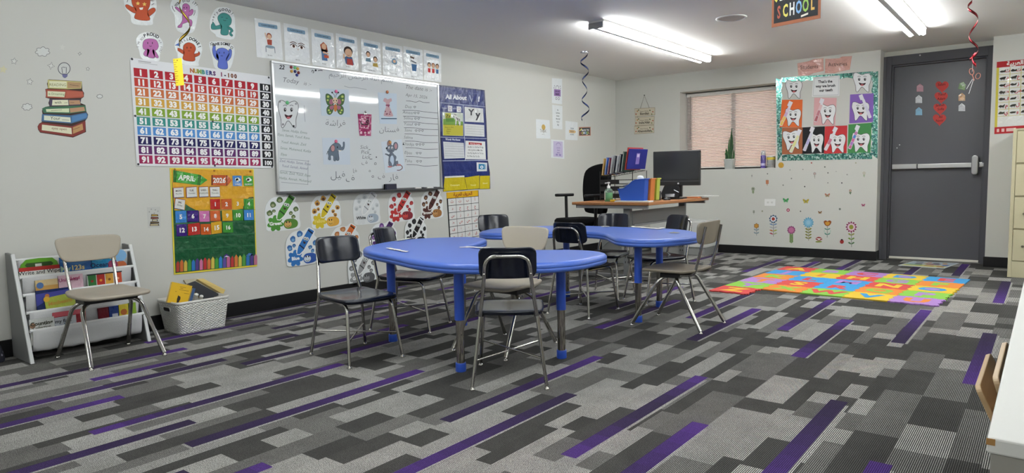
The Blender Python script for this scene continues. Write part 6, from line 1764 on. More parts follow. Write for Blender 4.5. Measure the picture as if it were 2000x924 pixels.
b = MB(); b.prism(rrect(.2, .14, .03, 4, 1.75, 6.56), TZ + .0008, TZ + .016, mat('#161618', 'satin')); b.build('base', ph, bevel=.003)

# mouse, keyboard, small things by the phone
b = MB(); b.sphere((1.80, 6.33, TZ + .0008), .034, mat('#18181a', 'plastic'), 16, .03)
b.v = [(x, 6.33 + (y - 6.33) * 1.6, max(z, TZ + .0008)) for x, y, z in b.v]; tag(b.build('computer_mouse'), 'black computer mouse in front of the desk telephone', 'mouse')
kb = tag(empty('keyboard', (1.36, 6.72, TZ)), 'black keyboard lying behind the file sorter', 'keyboard')
b = MB(); b.box((1.20, 6.50, TZ + .0008), (1.36, 6.95, TZ + .016), mat('#1c1c1e', 'satin')); b.build('case', kb, bevel=.004)
b = MB()
for i in range(5):
    for j in range(14): b.box((1.207 + i * .030, 6.512 + j * .0308, TZ + .0162), (1.233 + i * .030, 6.539 + j * .0308, TZ + .022), mat('#232326', 'satin'))
b.build('key_rows', kb)
pc_ = tag(empty('pen_cup', (1.70, 6.28, TZ)), 'dark pen cup behind the lime green bin', 'pen cup')
b = MB(); b.lathe([(.033, TZ + .0008), (.036, TZ + .09), (.032, TZ + .09), (.03, TZ + .01)], mat('#1d1d20', 'satin'), 16, xf=Matrix.Translation((1.72, 6.28, 0))); b.build('cup', pc_)
for i, (dx, dy, c) in enumerate(((.01, 0, '#8a2c2c'), (-.012, .01, '#c8642c'), (.0, -.014, '#d8d8d4'))):
    b = MB(); b.tube([(1.72 + dx, 6.28 + dy, TZ + .012), (1.72 + dx * 1.7, 6.28 + dy * 1.7, TZ + .15)], .004, mat(c, 'plastic'), 6); tag(b.build('pencil'), ('dark red', 'orange', 'white')[i] + ' pencil standing in the dark pen cup', 'pencil', 'pencils in the desk cup')
nb = tag(empty('notebook', (1.80, 6.72, TZ)), 'orange notebook lying open at the right of the desk', 'notebook')
b = rotbox((-.09, -.06, .0008), (.09, .06, .010), mat('#c8713c', 'paper'), (1.80, 6.93, TZ), .05); b.build('cover', nb); b = rotbox((-.08, -.05, .0102), (.08, .05, .014), mat('#d0a080', 'paper'), (1.80, 6.93, TZ), .05); b.build('pages', nb)
b = rotbox((-.11, -.10, .0008), (.11, .10, .006), mat('#cfcfcd', 'paper'), (1.89, 7.06, TZ + .015), -.5); tag(b.build('paper_stack'), 'white papers jutting over the far right desk corner', 'paper')

# ------------------------------------------------------------------ office chair
FB = mat('#121214', 'fabric'); BP = mat('#161618', 'satin')
oc = empty('office_chair', (0, 0, 0))
b = MB(); b.rings([[(x * s, y * s * 1.0, z) for x, y in rrect(.50, .48, .12, 6)] for s, z in ((.05, .505), (.7, .505), (.92, .500), (.99, .480), (1.0, .455), (.97, .425), (.85, .410), (.05, .410))], FB, True, True); b.build('seat', oc, local=True)
ol = smooth_loop([(-.17, .55), (-.20, .62), (-.235, .80), (-.235, .98), (-.19, 1.05), (-.10, 1.085), (0, 1.095), (.10, 1.085), (.19, 1.05), (.235, .98), (.235, .80), (.20, .62), (.17, .55), (0, .535)], 4)
backpanel(ol, lambda x, z: -.235 - (z - .55) * .12 + 1.1 * x * x, .06, FB).build('backrest', oc, local=True)
b = MB(); b.tube(fillet([(0, -.05, .40), (0, -.29, .41), (0, -.31, .72)], .08, 6), .022, BP, 10, flat=.03); b.build('back_support', oc, local=True)
for s in (-1, 1):
    b = MB(); b.tube(fillet([(s * .20, .0, .405), (s * .29, .0, .42), (s * .30, .0, .735)], .05, 5), .017, BP, 10); am = b.build('armrest', oc, local=True)
    b = MB(); b.prism(rrect(.075, .24, .035, 5, s * .30, .02), .7355, .768, BP); b.build('arm_pad', am, bevel=.01, local=True)
b = MB(); b.cyl((0, 0, .05), (0, 0, .41), .028, BP, 14); b.build('gas_column', oc, local=True)
for k in range(5):
    a = 2 * PI * k / 5 + .3; c_, s_ = math.cos(a), math.sin(a)
    b = MB(); b.tube([(0, 0, .060), (.15 * c_, .15 * s_, .050), (.29 * c_, .29 * s_, .025)], .022, BP, 8, r2=.015); lg = b.build('base_leg', oc, local=True)
    b = MB()
    for q_ in (-.016, .016): b.cyl((.29 * c_ - s_ * (q_ - .009), .29 * s_ + c_ * (q_ - .009), -.016), (.29 * c_ - s_ * (q_ + .009), .29 * s_ + c_ * (q_ + .009), -.016), .028, BP, 14)
    b.tube([(.29 * c_, .29 * s_, -.015), (.29 * c_, .29 * s_, .021)], .006, BP, 6); b.build('caster', lg, local=True)
oc.location = (.76, 6.36, .045); oc.rotation_euler = (0, 0, math.atan2(.42, -.91)); tag(oc, 'black office chair with armrests behind the desk by the wall', 'office chair')

# white box and low white cabinet
wb = tag(empty('storage_box', (.86, 6.98, 0)), 'white lidded storage box on the floor behind the office chair', 'box')
b = MB(); b.rings([[(.86 + (x - 0) * s, 7.0 + y * s, z) for x, y in rrect(.32, .24, .03, 4)] for s, z in ((.9, .0008), (.93, .004), (1, .30))], mat('#c3c7c8', 'satin'), True, True); b.build('body', wb)
b = MB(); b.prism(rrect(.34, .26, .035, 4, .86, 7.0), .3002, .335, mat('#cfd2d2', 'satin')); b.build('lid', wb, bevel=.006)
b = MB(); b.tube(smooth_path([(.74, 6.872, .18), (.80, 6.868, .235), (.86, 6.867, .25), (.92, 6.868, .235), (.98, 6.872, .18)], 5), .006, mat('#b5b9ba', 'satin'), 8); b.build('handle', wb)
wc = tag(empty('white_cabinet', (1.12, 8.2, 0)), 'low white cabinet with a dipped top and grey plinth under the window', 'cabinet')
WCm = mat('#cccdca', 'satin')
cx0, cx1, cy0, cy1 = .76, 1.50, 8.02, 8.462
def scallop(y, name):
    b = MB(); top = smooth_path([(cx0, .49), (cx0 + .25, .445), (cx0 + .5, .415), (cx1 - .08, .412), (cx1, .435)], 5)
    b.prism([(cx0, .10), (cx1, .10)] + top[::-1], -y - .02, -y, WCm, xf=XZ); return b.build(name, wc, bevel=.003)
fp = scallop(cy0, 'front_panel'); scallop(cy1 - .02, 'back_panel')
b = MB(); b.hexa([(cx1 - .02, cy0 + .0205, .10), (cx1, cy0 + .0205, .10), (cx1, cy1 - .0205, .10), (cx1 - .02, cy1 - .0205, .10), (cx1 - .02, cy0 + .0205, .43), (cx1, cy0 + .0205, .43), (cx1, cy1 - .0205, .43), (cx1 - .02, cy1 - .0205, .43)], WCm); b.build('side_panel', wc)
b = MB(); b.box((cx0, cy0 + .0205, .10), (cx0 + .02, cy1 - .0205, .47), WCm); b.build('side_panel', wc)
b = MB(); b.box((cx0 + .0205, cy0 + .0205, .38), (cx1 - .0205, cy1 - .0205, .398), WCm); b.build('top_board', wc)
b = MB(); b.box((cx0 + .01, cy0 + .012, .0008), (cx1 - .003, cy1 - .01, .0995), mat('#8a8b8a', 'satin')); b.build('plinth', wc)
b = MB(); p = hit(1386, 446, 0, cx1); b.cyl((cx1 - .001, p[1], p[2]), (cx1 + .03, p[1], p[2]), .009, mat('#8a6a44', 'satin'), 10); b.build('peg', wc)
b = MB(); b.box((1.10, cy0 - .003, .12), (1.104, cy0 - .0005, .41), mat('#8f908d')); b.build('door_gap', wc)

# ------------------------------------------------------------------ window sill things
pt = tag(empty('potted_plant', (1.585, 8.60, WZ0)), 'snake plant in a pale pot on the window sill', 'potted plant')
b = MB(); b.rings([[(1.585 + x * s, 8.60 + y * s, WZ0 + z) for x, y in rrect(.125, .125, .03, 5)] for s, z in ((.82, .0008), (.86, .006), (1.0, .118), (1.0, .128), (.9, .128), (.88, .105))], mat('#b5b9b6', 'gloss'), True, True); b.build('pot', pt)
b = MB(); b.box((1.535, 8.55, WZ0 + .100), (1.635, 8.65, WZ0 + .108), mat('#3a2f26', 'matte')); b.build('soil', pt)
lm, lm2 = mat('#2f5232', 'satin'), mat('#3a6236', 'satin')
for i, (bx, by, tx, tz, w, dy) in enumerate(((1.56, 8.6, 1.545, .16, .045, -.01), (1.59, 8.6, 1.612, .415, .030, 0), (1.575, 8.61, 1.568, .30, .026, .01), (1.605, 8.59, 1.628, .205, .024, -.01), (1.60, 8.61, 1.600, .33, .026, .02), (1.55, 8.59, 1.528, .11, .03, .0), (1.62, 8.6, 1.64, .14, .022, .01))):
    vs, fs2 = [], []
    n = 8
    for j in range(n + 1):
        u = j / n; x = bx + (tx - bx) * u + .006 * math.sin(u * 5 + i); z = WZ0 + .1 + tz * u; ww = w * (math.sin(PI * min(1, .28 + .72 * u)) ** .8 if j < n else .02) / 2
        y = by + dy * u
        vs += [(x - ww, y, z), (x, y + .006, z), (x + ww, y, z)]
    for j in range(n):
        for k in range(2): fs2.append((j * 3 + k, j * 3 + k + 1, j * 3 + k + 4, j * 3 + k + 3))
    b = MB(); b.add(vs, fs2, lm if i % 2 else lm2, True); o = b.build('leaf', pt); md = o.modifiers.new('thickness', 'SOLIDIFY'); md.thickness = .003
sc = tag(empty('spray_can', (2.016, 8.57, WZ0)), 'purple spray can with a pale cap on the window sill', 'spray can')
X = (2.016, 8.57, WZ0 + .0008)
lathe_part('can_body', [(.030, 0), (.031, .004), (.031, .148), (.026, .156)], mat('#5f5198', 'gloss'), X, sc); lathe_part('cap', [(.026, .1565), (.027, .158), (.027, .205), (.020, .212), (.001, .212)], mat('#c8c8cc', 'plastic'), X, sc)
b = MB()
b.rings([[(X[0] + .0314 * math.cos(a), X[1] + .0314 * math.sin(a), X[2] + z) for a in [math.radians(200 + 14 * i) for i in range(11)]] for z in (.03, .06)], mat('#b8b0d0'), False, False, closed=False); b.build('label_band', sc)
wp = tag(empty('wipes_tub', (2.11, 8.56, WZ0)), 'striped wipes tub with a yellow band beside the spray can', 'tub')
X = (2.112, 8.565, WZ0 + .0008)
lathe_part('tub_body', [(.050, 0), (.052, .004), (.052, .098)], mat('#b5b3ae', 'satin'), X, wp, 24)
for i in range(5): lathe_part('stripe', [(.0524, .015 + i * .016), (.0524, .021 + i * .016)], mat('#5a5a62'), X, wp, 24)
lathe_part('yellow_band', [(.0528, .0985), (.0535, .100), (.0535, .126), (.050, .130)], mat('#c8b23c', 'satin'), X, wp, 24)
lathe_part('lid', [(.050, .1305), (.050, .142), (.030, .150), (.001, .150)], mat('#c9c9c6', 'plastic'), X, wp, 24)
# ------------------------------------------------------------------ sling bookcase
rk = tag(empty('sling_bookcase', (.16, 1.615, 0)), 'grey and white sling bookcase against the left wall', 'bookcase')
RG = mat('#6d6e6f', 'satin'); RW = mat('#cfd1d0', 'satin'); SLG = mat('#c9cacb', 'fabric')
RY0, RY1 = 1.285, 1.945
PAN = [(.016, .0008), (.300, .0008), (.112, .612), (.016, .618)]
for y in (RY0, RY1 - .018):
    b = MB(); b.prism(PAN, -y - .018, -y, RG, xf=XZ); p_ = b.build('side_panel', rk, bevel=.003)
    b = MB(); b.prism([(.3005, .0008), (.316, .0008), (.126, .616), (.1125, .612)], -y - .0185, -y + .0005, RW, xf=XZ); b.build('front_edge', p_, bevel=.002)
b = MB(); b.box((.02, RY0 + .019, .03), (.035, RY1 - .019, .09), RG); b.build('back_rail', rk)
RAIL = [(.126, .578), (.166, .477), (.204, .379), (.243, .281), (.277, .180)]
for i, (x, z) in enumerate(RAIL):
    b = MB(); b.tube([(x, RY0 + .0185, z), (x, RY1 - .0185, z)], .0095, RW, 10); b.build('rail', rk)
    zb = z - .105 if i < 4 else z - .115
    prof = [(x + .0105, z + .002), (x + .011, z - .02), (x + .004 , z - .06), (x - .012 , zb), (x - .045, zb - .012), (x - .075, zb + .01), (x - .088, z - .02)]
    pr = smooth_path(prof, 4)
    b = MB(); rs = []
    ny = 14
    for j in range(ny + 1):
        y = RY0 + .030 + (RY1 - RY0 - .066) * j / ny
        sg_ = .010 * math.sin(PI * j / ny) + .004 * math.sin(j * 2.1 + i)
        rs.append([(px_ + sg_ * .3 * (k > 2), y, pz - sg_ * (k / len(pr))) for k, (px_, pz) in enumerate(pr)])
    n = len(pr)
    vs = [p for r in rs for p in r]; fs2 = [(j * n + k, j * n + k + 1, (j + 1) * n + k + 1, (j + 1) * n + k) for j in range(ny) for k in range(n - 1)]
    b.add(vs, fs2, SLG, True); o = b.build('fabric_sling', rk); md = o.modifiers.new('thickness', 'SOLIDIFY'); md.thickness = .0012; md.offset = 0

class Cover:
    """printed cover in (u, v) metres on a leaning book face"""
    def __init__(s, X, w, h, t): s.X, s.w, s.h, s.t, s.b = X, w, h, t, MB()
    def P(s, u, v, k): return tuple(s.X @ Vector((s.t + .0003 + .0003 * k, u, v)))
    def poly(s, pts, c, k=1, fin='paper'): s.b.add([s.P(u * s.w, v * s.h, k) for u, v in pts], [tuple(range(len(pts)))], mat(c, fin)); return s
    def rect(s, u0, v0, u1, v1, c, k=1): return s.poly([(u0, v0), (u1, v0), (u1, v1), (u0, v1)], c, k)
    def ell(s, u, v, r, c, k=2): return s.poly([(u + r * math.cos(a) * s.h / s.w, v + r * math.sin(a)) for a in [i * PI / 7 for i in range(14)]], c, k)
    def text(s, t, u, v, size, c, k=3, bold=.02):
        vs, fs2 = glyphs(t, bold); s.b.add([s.P(u * s.w + a * size, v * s.h + b_ * size, k) for a, b_ in vs], fs2, mat(c)); return s
def book(y0, y1, x, z0, h, t, lean, col, label, draw=None, tilt=0.0, group='books in the sling bookcase', pts=None):
    w = y1 - y0
    X = Matrix.Translation((x, (y0 + y1) / 2, z0)) @ Matrix.Rotation(-lean, 4, 'Y') @ Matrix.Rotation(tilt, 4, 'X') @ Matrix.Translation((0, -w / 2, 0))
    r = tag(empty('book', (x, (y0 + y1) / 2, z0)), label, 'book', group)
    b = MB()
    if pts: b.add([(0, u * w, v * h) for u, v in pts] + [(t, u * w, v * h) for u, v in pts], [tuple(range(len(pts)))[::-1], tuple(range(len(pts), 2 * len(pts)))] + [(i, (i + 1) % len(pts), len(pts) + (i + 1) % len(pts), len(pts) + i) for i in range(len(pts))], mat(col, 'lam'), False, X)
    else:
        b.box((0, 0, 0), (.0015, w, h), mat(col, 'lam'), xf=X); b.box((t - .0015, 0, 0), (t, w, h), mat(col, 'lam'), xf=X); b.box((0, 0, 0), (t, .0015, h), mat(col, 'lam'), xf=X)
    b.build('cover', r)
    if not pts: b = MB(); b.box((.0017, .002, .002), (t - .0017, w - .003, h - .003), mat('#d2cec2'), xf=X); b.build('pages', r)
    if draw:
        c = Cover(X, w, h, t); draw(c); c.b.build('cover_print', r)
    return r
LE = .045
def yy(px_, py_, x): return hit(px_, py_, 0, x)[1]
# pocket behind rail 2
def d(c): c.rect(.0, .62, 1, .74, '#a82c26'); c.rect(0, .0, 1, .62, '#d8d8d2'); c.poly([(.2, .74), (.8, .74), (.85, .80), (.8, .87), (.2, .87), (.15, .80)], '#2d4a1e', 2); c.rect(.4, .745, .56, .83, '#c8ccc0', 3); c.text('Write and Wipe', .5, .51, .032, '#26262a', 3, .01); c.rect(0, .44, 1, .47, '#86a86a', 2)
gp = [(0, 0), (1, 0), (1, .66), (.95, .86), (.84, .98), (.5, 1.0), (.2, .98), (.07, .84), (0, .62)]
book(max(1.309, yy(33.6, 525, .15)), yy(116, 520, .15), .1500, .395, .187, .008, LE, '#5f9a30', 'green handled Write and Wipe book in the top pocket of the bookcase', d, pts=gp)
def d(c): c.rect(0, 0, 1, .5, '#2a4f86'); c.ell(.75, .3, .16, '#7a2f3c'); c.poly([(.0, .85), (.3, 1), (.9, 1), (1, .8), (.6, .7)], '#3f74ac', 1); c.text('My', .16, .52, .045, '#8fae9c', 3, .03); c.text('123s', .55, .54, .04, '#d4c68c', 3, .03)
book(yy(117, 522, .15), yy(178, 512, .15), .1500, .395, .178, .008, LE, '#2f62a4', 'blue My 123s book in the top pocket behind the beige chair', d)
def d(c): c.ell(.3, .86, .16, '#3f94b8'); c.ell(.85, .55, .16, '#8f3a5a'); c.text('Ocean', .3, .52, .04, '#12325c', 3, .03); c.poly([(.6, .8), (1, 1), (1, .7)], '#c8b07a', 2)
book(yy(179, 512, .15), yy(226, 506, .15), .1500, .395, .188, .008, LE, '#2c86b4', 'turquoise book at the right of the top pocket', d)
def d(c): c.ell(.5, .8, .2, '#78a8d0'); c.ell(.5, .45, .18, '#a85a34'); c.rect(0, 0, 1, .3, '#4f5aa0')
book(yy(227, 506, .15), yy(243, 502, .15), .1505, .400, .190, .007, LE, '#c4ccd4', 'pale picture book at the right end of the top pocket', d)
# pocket behind rail 3
def d(c): c.rect(0, .6, 1, .78, '#b58a4a'); c.ell(.2, .8, .12, '#4a6a9a')
book(yy(70, 570, .19), yy(114, 563, .19), .1875, .30, .155, .008, LE, '#d0b88a', 'cream and orange book in the second pocket at the left', d)
def d(c): c.text('Unicorns', .4, .78, .028, '#8a2c5c', 3, .02); c.text('Land', .68, .82, .026, '#a82c5c', 3, .02)
book(yy(115, 563, .19), yy(163, 555, .19), .1875, .30, .168, .008, LE, '#c8a8b4', 'pink picture book in the second pocket under the chair back', d)
def d(c):
    for i, q in enumerate(('#2c6a34', '#a82c24', '#c8963a', '#b8482c')): c.rect(.02 + i * .245, .45, .245 + i * .245, .95, q); c.ell(.13 + i * .245, .72, .05, ('#8a2020', '#d88a30', '#7a4a20', '#e0a880')[i], 3)
    c.rect(0, .95, 1, 1, '#20222c')
book(yy(171, 556, .19), yy(239, 545, .19), .1875, .30, .158, .009, LE, '#c8ccc8', 'board book with four coloured monster squares in the second pocket', d)
# pocket behind rail 4
def d(c): c.poly([(0, .55), (.3, .7), (.6, .6), (1, .8), (1, .95), (0, .9)], '#3a3f8a'); c.ell(.3, .82, .06, '#a8683a', 3); c.rect(0, 0, 1, .2, '#1c2c34', 2); c.poly([(.4, .4), (.6, .5), (1, .42), (1, .36), (.6, .44)], '#5a6a9a', 2)
book(yy(71, 590, .225), yy(142, 580, .225), .2265, .195, .205, .0034, LE, '#1f2c5a', 'dark blue sea picture book in the third pocket', d)
def d(c): c.text('Minibeasts', .5, .7, .030, '#b5863a', 3, .02); c.ell(.08, .95, .1, '#c8a030', 3); c.ell(.02, .3, .12, '#b84a2c', 3)
book(yy(94, 600, .235), yy(152, 588, .235), .2315, .195, .165, .004, LE, '#a3ae4a', 'lime green book leaning in front of the dark blue book', d, .10)
# pocket behind rail 5
def d(c): c.ell(.12, .75, .1, '#8a6a54', 2); c.text('Counting', .48, .74, .03, '#3a3a2c', 3, .04); c.text('Collection', .48, .6, .022, '#4a4a3a', 3, .02); c.poly([(.3, .5), (.8, .56), (.8, .53), (.3, .46)], '#7a7a4a', 2)
book(max(1.307, yy(55, 640, .27)), yy(107, 630, .27), .2665, .095, .150, .003, LE, '#c6c8c4', 'white counting book at the left of the lowest pocket', d)
def d(c): c.text('my first', .4, .76, .028, '#2a2a30', 3, .02); c.text('numbers', .42, .58, .028, '#2a5a7a', 3, .02)
book(yy(108, 640, .27), yy(150, 628, .27), .2665, .095, .140, .003, LE, '#b8bcc2', 'pale my first numbers book in the lowest pocket', d)
def d(c): c.rect(0, .84, 1, 1, '#c05a64')
book(yy(103, 632, .255), yy(167, 618, .255), .2625, .095, .170, .003, LE, '#9a1f2c', 'bright red book behind the pale books in the lowest pocket', d)
book(yy(192, 620, .265), yy(213, 614, .265), .2635, .095, .158, .006, LE, '#6a1c26', 'dark red book in the lowest pocket', None)
def d(c): c.rect(.3, .55, .9, .7, '#b8bcc4')
book(yy(214, 618, .265), yy(232, 611, .265), .2635, .095, .158, .006, LE, '#243a78', 'blue book beside the dark red one in the lowest pocket', d)
def d(c): c.ell(.5, .7, .12, '#a8602c')
book(yy(233, 615, .265), yy(251, 606, .265), .2635, .095, .160, .006, LE, '#c0b03a', 'yellow book with an orange spot in the lowest pocket', d)
book(yy(252, 610, .265), yy(266, 602, .265), .2635, .095, .162, .006, LE, '#86a83a', 'lime green book at the right end of the lowest pocket', None)
# faint picture book seen in the bottom sling
# ------------------------------------------------------------------ woven basket with books
def weave():
    m = bpy.data.materials.new('woven_plastic'); m.use_nodes = True
    n, l = m.node_tree.nodes, m.node_tree.links
    b = n['Principled BSDF']; b.inputs['Base Color'].default_value = lin('#e2e1da') + [1]; b.inputs['Roughness'].default_value = .45
    g = n.new('ShaderNodeNewGeometry'); s = n.new('ShaderNodeSeparateXYZ'); l.new(g.outputs['Position'], s.inputs[0])
    def mth(op, a, c=None):
        q = n.new('ShaderNodeMath'); q.operation = op
        for i, v in enumerate((a, c)):
            if v is None: continue
            if isinstance(v, (int, float)): q.inputs[i].default_value = v
            else: l.new(v, q.inputs[i])
        return q.outputs[0]
    u = mth('ADD', s.outputs[0], s.outputs[1]); p = 2 * PI / .0245; q = 2 * PI / .0175
    h = mth('MULTIPLY', mth('SINE', mth('MULTIPLY', u, p)), mth('SINE', mth('MULTIPLY', s.outputs[2], q)))
    h = mth('ADD', h, mth('MULTIPLY', mth('SINE', mth('MULTIPLY', s.outputs[2], q * 2)), .5))
    bp = n.new('ShaderNodeBump'); bp.inputs['Strength'].default_value = 1; bp.inputs['Distance'].default_value = .0032; l.new(h, bp.inputs['Height']); l.new(bp.outputs['Normal'], b.inputs['Normal'])
    return m
WV = weave(); WP = mat('#d6d5cf', 'plastic')
bk = tag(empty('woven_basket', (.18, 2.30, 0)), 'white woven plastic basket of books against the left wall', 'basket')
def rr(s0, z):
    hx, hy = .128 + .022 * s0, .160 + .027 * s0
    return [(.182 + x, 2.300 + y, z) for x, y in rrect(2 * hx, 2 * hy, .035, 6)]
def rin(s0, z):
    return [(.182 + (x - .182) * .975, 2.3 + (y - 2.3) * .98, z) for x, y, _ in rr(s0, z)]
NP_ = len(rr(0, 0))
zs = [0.0008, .012, .06, .11, .145, .185, .205]
rings = [rr(z / .22, z) for z in zs]
b = MB()
vs = [p for r in rings for p in r]; fs2 = []
for j in range(len(rings) - 1):
    for i in range(NP_):
        i2 = (i + 1) % NP_
        fs2.append((j * NP_ + i, j * NP_ + i2, (j + 1) * NP_ + i2, (j + 1) * NP_ + i))
b.add(vs, fs2, WV, True); b.add(rings[0], [tuple(range(NP_))[::-1]], WP)
o = b.build('woven_body', bk); md = o.modifiers.new('thickness', 'SOLIDIFY'); md.thickness = .004; md.offset = -1
b = MB(); b.rings([rr(.9, .203), rr(1.04, .205), rr(1.08, .212), rr(1.06, .222), rin(1.0, .222), rin(.95, .205)], WP, False, False); b.build('rim', bk)
b = MB(); hy = .160 + .027 * .75
for q, fin_, nm in ((rrect(.095, .036, .016, 5, .182, .165), WP, 'handle_ring'), (rrect(.082, .024, .011, 5, .182, .165), mat('#34322f', 'matte'), 'handle_slot')):
    b = MB(); y = 2.3 - hy - .0025
    k = .003 if nm == 'handle_ring' else .0042
    b.add([(x, y - k - (z - .165) * .12, z) for x, z in q] + [(x, y + .002 - (z - .165) * .12, z) for x, z in q], [tuple(range(len(q)))] + [(i, (i + 1) % len(q), len(q) + (i + 1) % len(q), len(q) + i) for i in range(len(q))], fin_); b.build(nm, bk)
GB = 'books in the woven basket'
def pbook(corner_px, xs, t, col, label, pages='#cbb98c', draw=None):
    """book whose front cover has its corners (tl, tr, br, bl) on given sight lines at given x"""
    q = [Vector(hit(300 + a / 6.6, 530 + c / 6.6, 0, x)) for (a, c), x in zip(corner_px, xs)]
    n = ((q[1] - q[0]).cross(q[3] - q[0])).normalized()
    if n.x < 0: n = -n
    r = tag(empty('book', tuple(sum(q, Vector()) / 4)), label, 'book', GB)
    b = MB()
    def slab(a0, a1, m, sh=0.0):
        ctr = sum(q, Vector()) / 4
        o = [(p + (ctr - p) * sh - n * a0) for p in q] + [(p + (ctr - p) * sh - n * a1) for p in q]
        b.add([tuple(p) for p in o], [(0, 1, 2, 3), (7, 6, 5, 4), (0, 4, 5, 1), (1, 5, 6, 2), (2, 6, 7, 3), (3, 7, 4, 0)], m)
    slab(0, .0018, mat(col, 'satin')); slab(t - .0018, t, mat(col, 'satin')); b.build('cover', r)
    b = MB(); slab(.002, t - .002, mat(pages), .02); b.build('pages', r)
    if draw:
        b = MB()
        for pts, c in draw:
            b.add([tuple((q[0] * (1 - u) * (1 - v) + q[1] * u * (1 - v) + q[2] * u * v + q[3] * (1 - u) * v) + n * .0004) for u, v in pts], [tuple(range(len(pts)))], mat(c))
        b.build('cover_print', r)
bars = [([(u0, v), (u1, v), (u1, v + .018), (u0, v + .018)], '#5a4410') for u0, u1, v in ((.42, .72, .15), (.45, .6, .22), (.3, .9, .3), (.25, .6, .42), (.7, .95, .45))]
fig = [([(.44, .62), (.5, .5), (.56, .6), (.6, .78), (.55, 1.0), (.46, 1.0), (.43, .8)], '#2a2216'), ([(.42, .56), (.47, .47), (.53, .5), (.5, .6)], '#3a2c14')]
pbook([(240, 135), (500, 190), (432, 420), (175, 400)], (.235, .235, .255, .255), .018, '#d2a818', 'yellow storybook with a dark figure standing at the left of the basket', draw=bars + fig)
pbook([(508, 215), (540, 222), (485, 420), (452, 415)], (.215, .215, .235, .235), .050, '#33507a', 'slim blue book standing behind the yellow book in the basket')
pbook([(440, 160), (535, 125), (855, 300), (640, 392)], (.150, .150, .18, .18), .020, '#23252b', 'large dark covered book leaning across the basket', pages='#c8a86a')
pbook([(560, 100), (640, 92), (925, 238), (898, 296)], (.110, .110, .16, .16), .030, '#c8b06a', 'thick tan paged book leaning at the right of the basket', pages='#d0bc84', draw=[([(.05, .42), (.95, .42), (.95, .55), (.05, .55)], '#7a4a2c')])
pbook([(390, 110), (560, 88), (590, 150), (420, 160)], (.05, .05, .06, .06), .016, '#a8a088', 'pale green grey book lying on top at the back of the basket')
for i, (a, c, lb) in enumerate(((552, 318, 'left white rounded roll in the basket'), (615, 340, 'right white rounded roll in the basket'))):
    p = hit(300 + a / 6.6, 530 + c / 6.6, 0, .235); b = MB(); b.tube([(p[0] - .05, p[1], p[2] - .08), (p[0], p[1], p[2] + .005), (p[0] + .006, p[1], p[2] + .012)], .012, mat('#c9c8c2', 'satin'), 12); tag(b.build('white_roll'), lb, 'roll', GB + ' and rolls')

# ------------------------------------------------------------------ left picture edge: patterned bag and blue ball
bg = tag(empty('patterned_bag', (.05, 1.17, 0)), 'dark floral fabric bag cut off at the left picture edge', 'bag')
FM = bpy.data.materials.new('floral_fabric'); FM.use_nodes = True
n_, l_ = FM.node_tree.nodes, FM.node_tree.links
g_ = n_.new('ShaderNodeNewGeometry'); v_ = n_.new('ShaderNodeTexVoronoi'); v_.inputs['Scale'].default_value = 60; rp = n_.new('ShaderNodeValToRGB'); rp.color_ramp.interpolation = 'CONSTANT'
rp.color_ramp.elements[0].color = lin('#9a9aa6') + [1]; rp.color_ramp.elements[1].position = .32; rp.color_ramp.elements[1].color = lin('#23242e') + [1]
l_.new(g_.outputs['Position'], v_.inputs['Vector']); l_.new(v_.outputs['Distance'], rp.inputs[0]); l_.new(rp.outputs[0], n_['Principled BSDF'].inputs['Base Color'])
b = MB(); b.rings([[(.075 + x * s, 1.165 + y * s2, z) for x, y in rrect(.10, .12, .03, 4)] for s, s2, z in ((.9, .95, .0008), (1.0, 1.0, .02), (.8, .85, .07), (.45, .6, .12), (.35, .5, .15))], FM, True, True); b.build('bag_body', bg)
b = MB(); b.tube(smooth_path([(.06, 1.14, .15), (.07, 1.15, .175), (.09, 1.18, .175), (.09, 1.19, .15)], 4), .006, mat('#c9c6bc', 'fabric'), 8); b.build('bag_strap', bg)
b = MB(); b.sphere((.165, 1.115, .0258), .025, mat('#1f3f7a', 'gloss'), 18); tag(b.build('blue_ball'), 'small shiny blue ball at the left picture edge', 'ball')

# ------------------------------------------------------------------ foam alphabet mat
TR_, TY, TG, TPu, TB_, TO = '#c04a48', '#d2b23c', '#7fb34a', '#a07ab8', '#3f8cc0', '#d07f3c'
MATS = {'A': (TR_, TY), 'B': (TG, TPu), 'C': (TPu, TR_), 'D': (TY, TB_), 'E': (TB_, TR_), 'J': (TB_, TPu), 'I': (TY, TO), 'H': (TR_, TY), 'G': (TG, TPu), 'F': (TO, TG), 'K': (TO, TG), 'L': (TB_, TR_), 'M': (TB_, TPu), 'N': (TR_, TY), 'O': (TY, TB_),
        'T': (TPu, TO), 'S': (TR_, TY), 'R': (TB_, TR_), 'Q': (TO, TG), 'P': (TG, TPu), 'Y': (TG, TPu), 'X': (TO, TG), 'W': (TG, TR_), 'V': (TY, TB_), 'U': (TPu, TO), 'Z': (TR_, TY)}
CNM = {TR_: 'red', TY: 'yellow', TG: 'green', TPu: 'purple', TB_: 'blue', TO: 'orange'}
o0 = np.array((2.641, 7.459)); ex = np.array((.3262, -.0218)); ey = np.array((-.0166, -.3118))
TH = .011
def edge(a, c, out, sgn):
    """one toothed tile edge from a to c, teeth to the side out"""
    n = 5; pts = []
    for i in range(n):
        t0, t1 = (i + .28) / n, (i + .72) / n
        d = out * (.011 if i % 2 == 0 else -.011) * sgn
        if sgn < 0: t0, t1 = (t0 - .03 / n, t1 + .03 / n) if i % 2 == 0 else (t0 + .03 / n, t1 - .03 / n)
        for t, k in ((t0, 0), (t0, 1), (t1, 1), (t1, 0)): pts.append(a + (c - a) * t + d * k)
    return [a] + pts
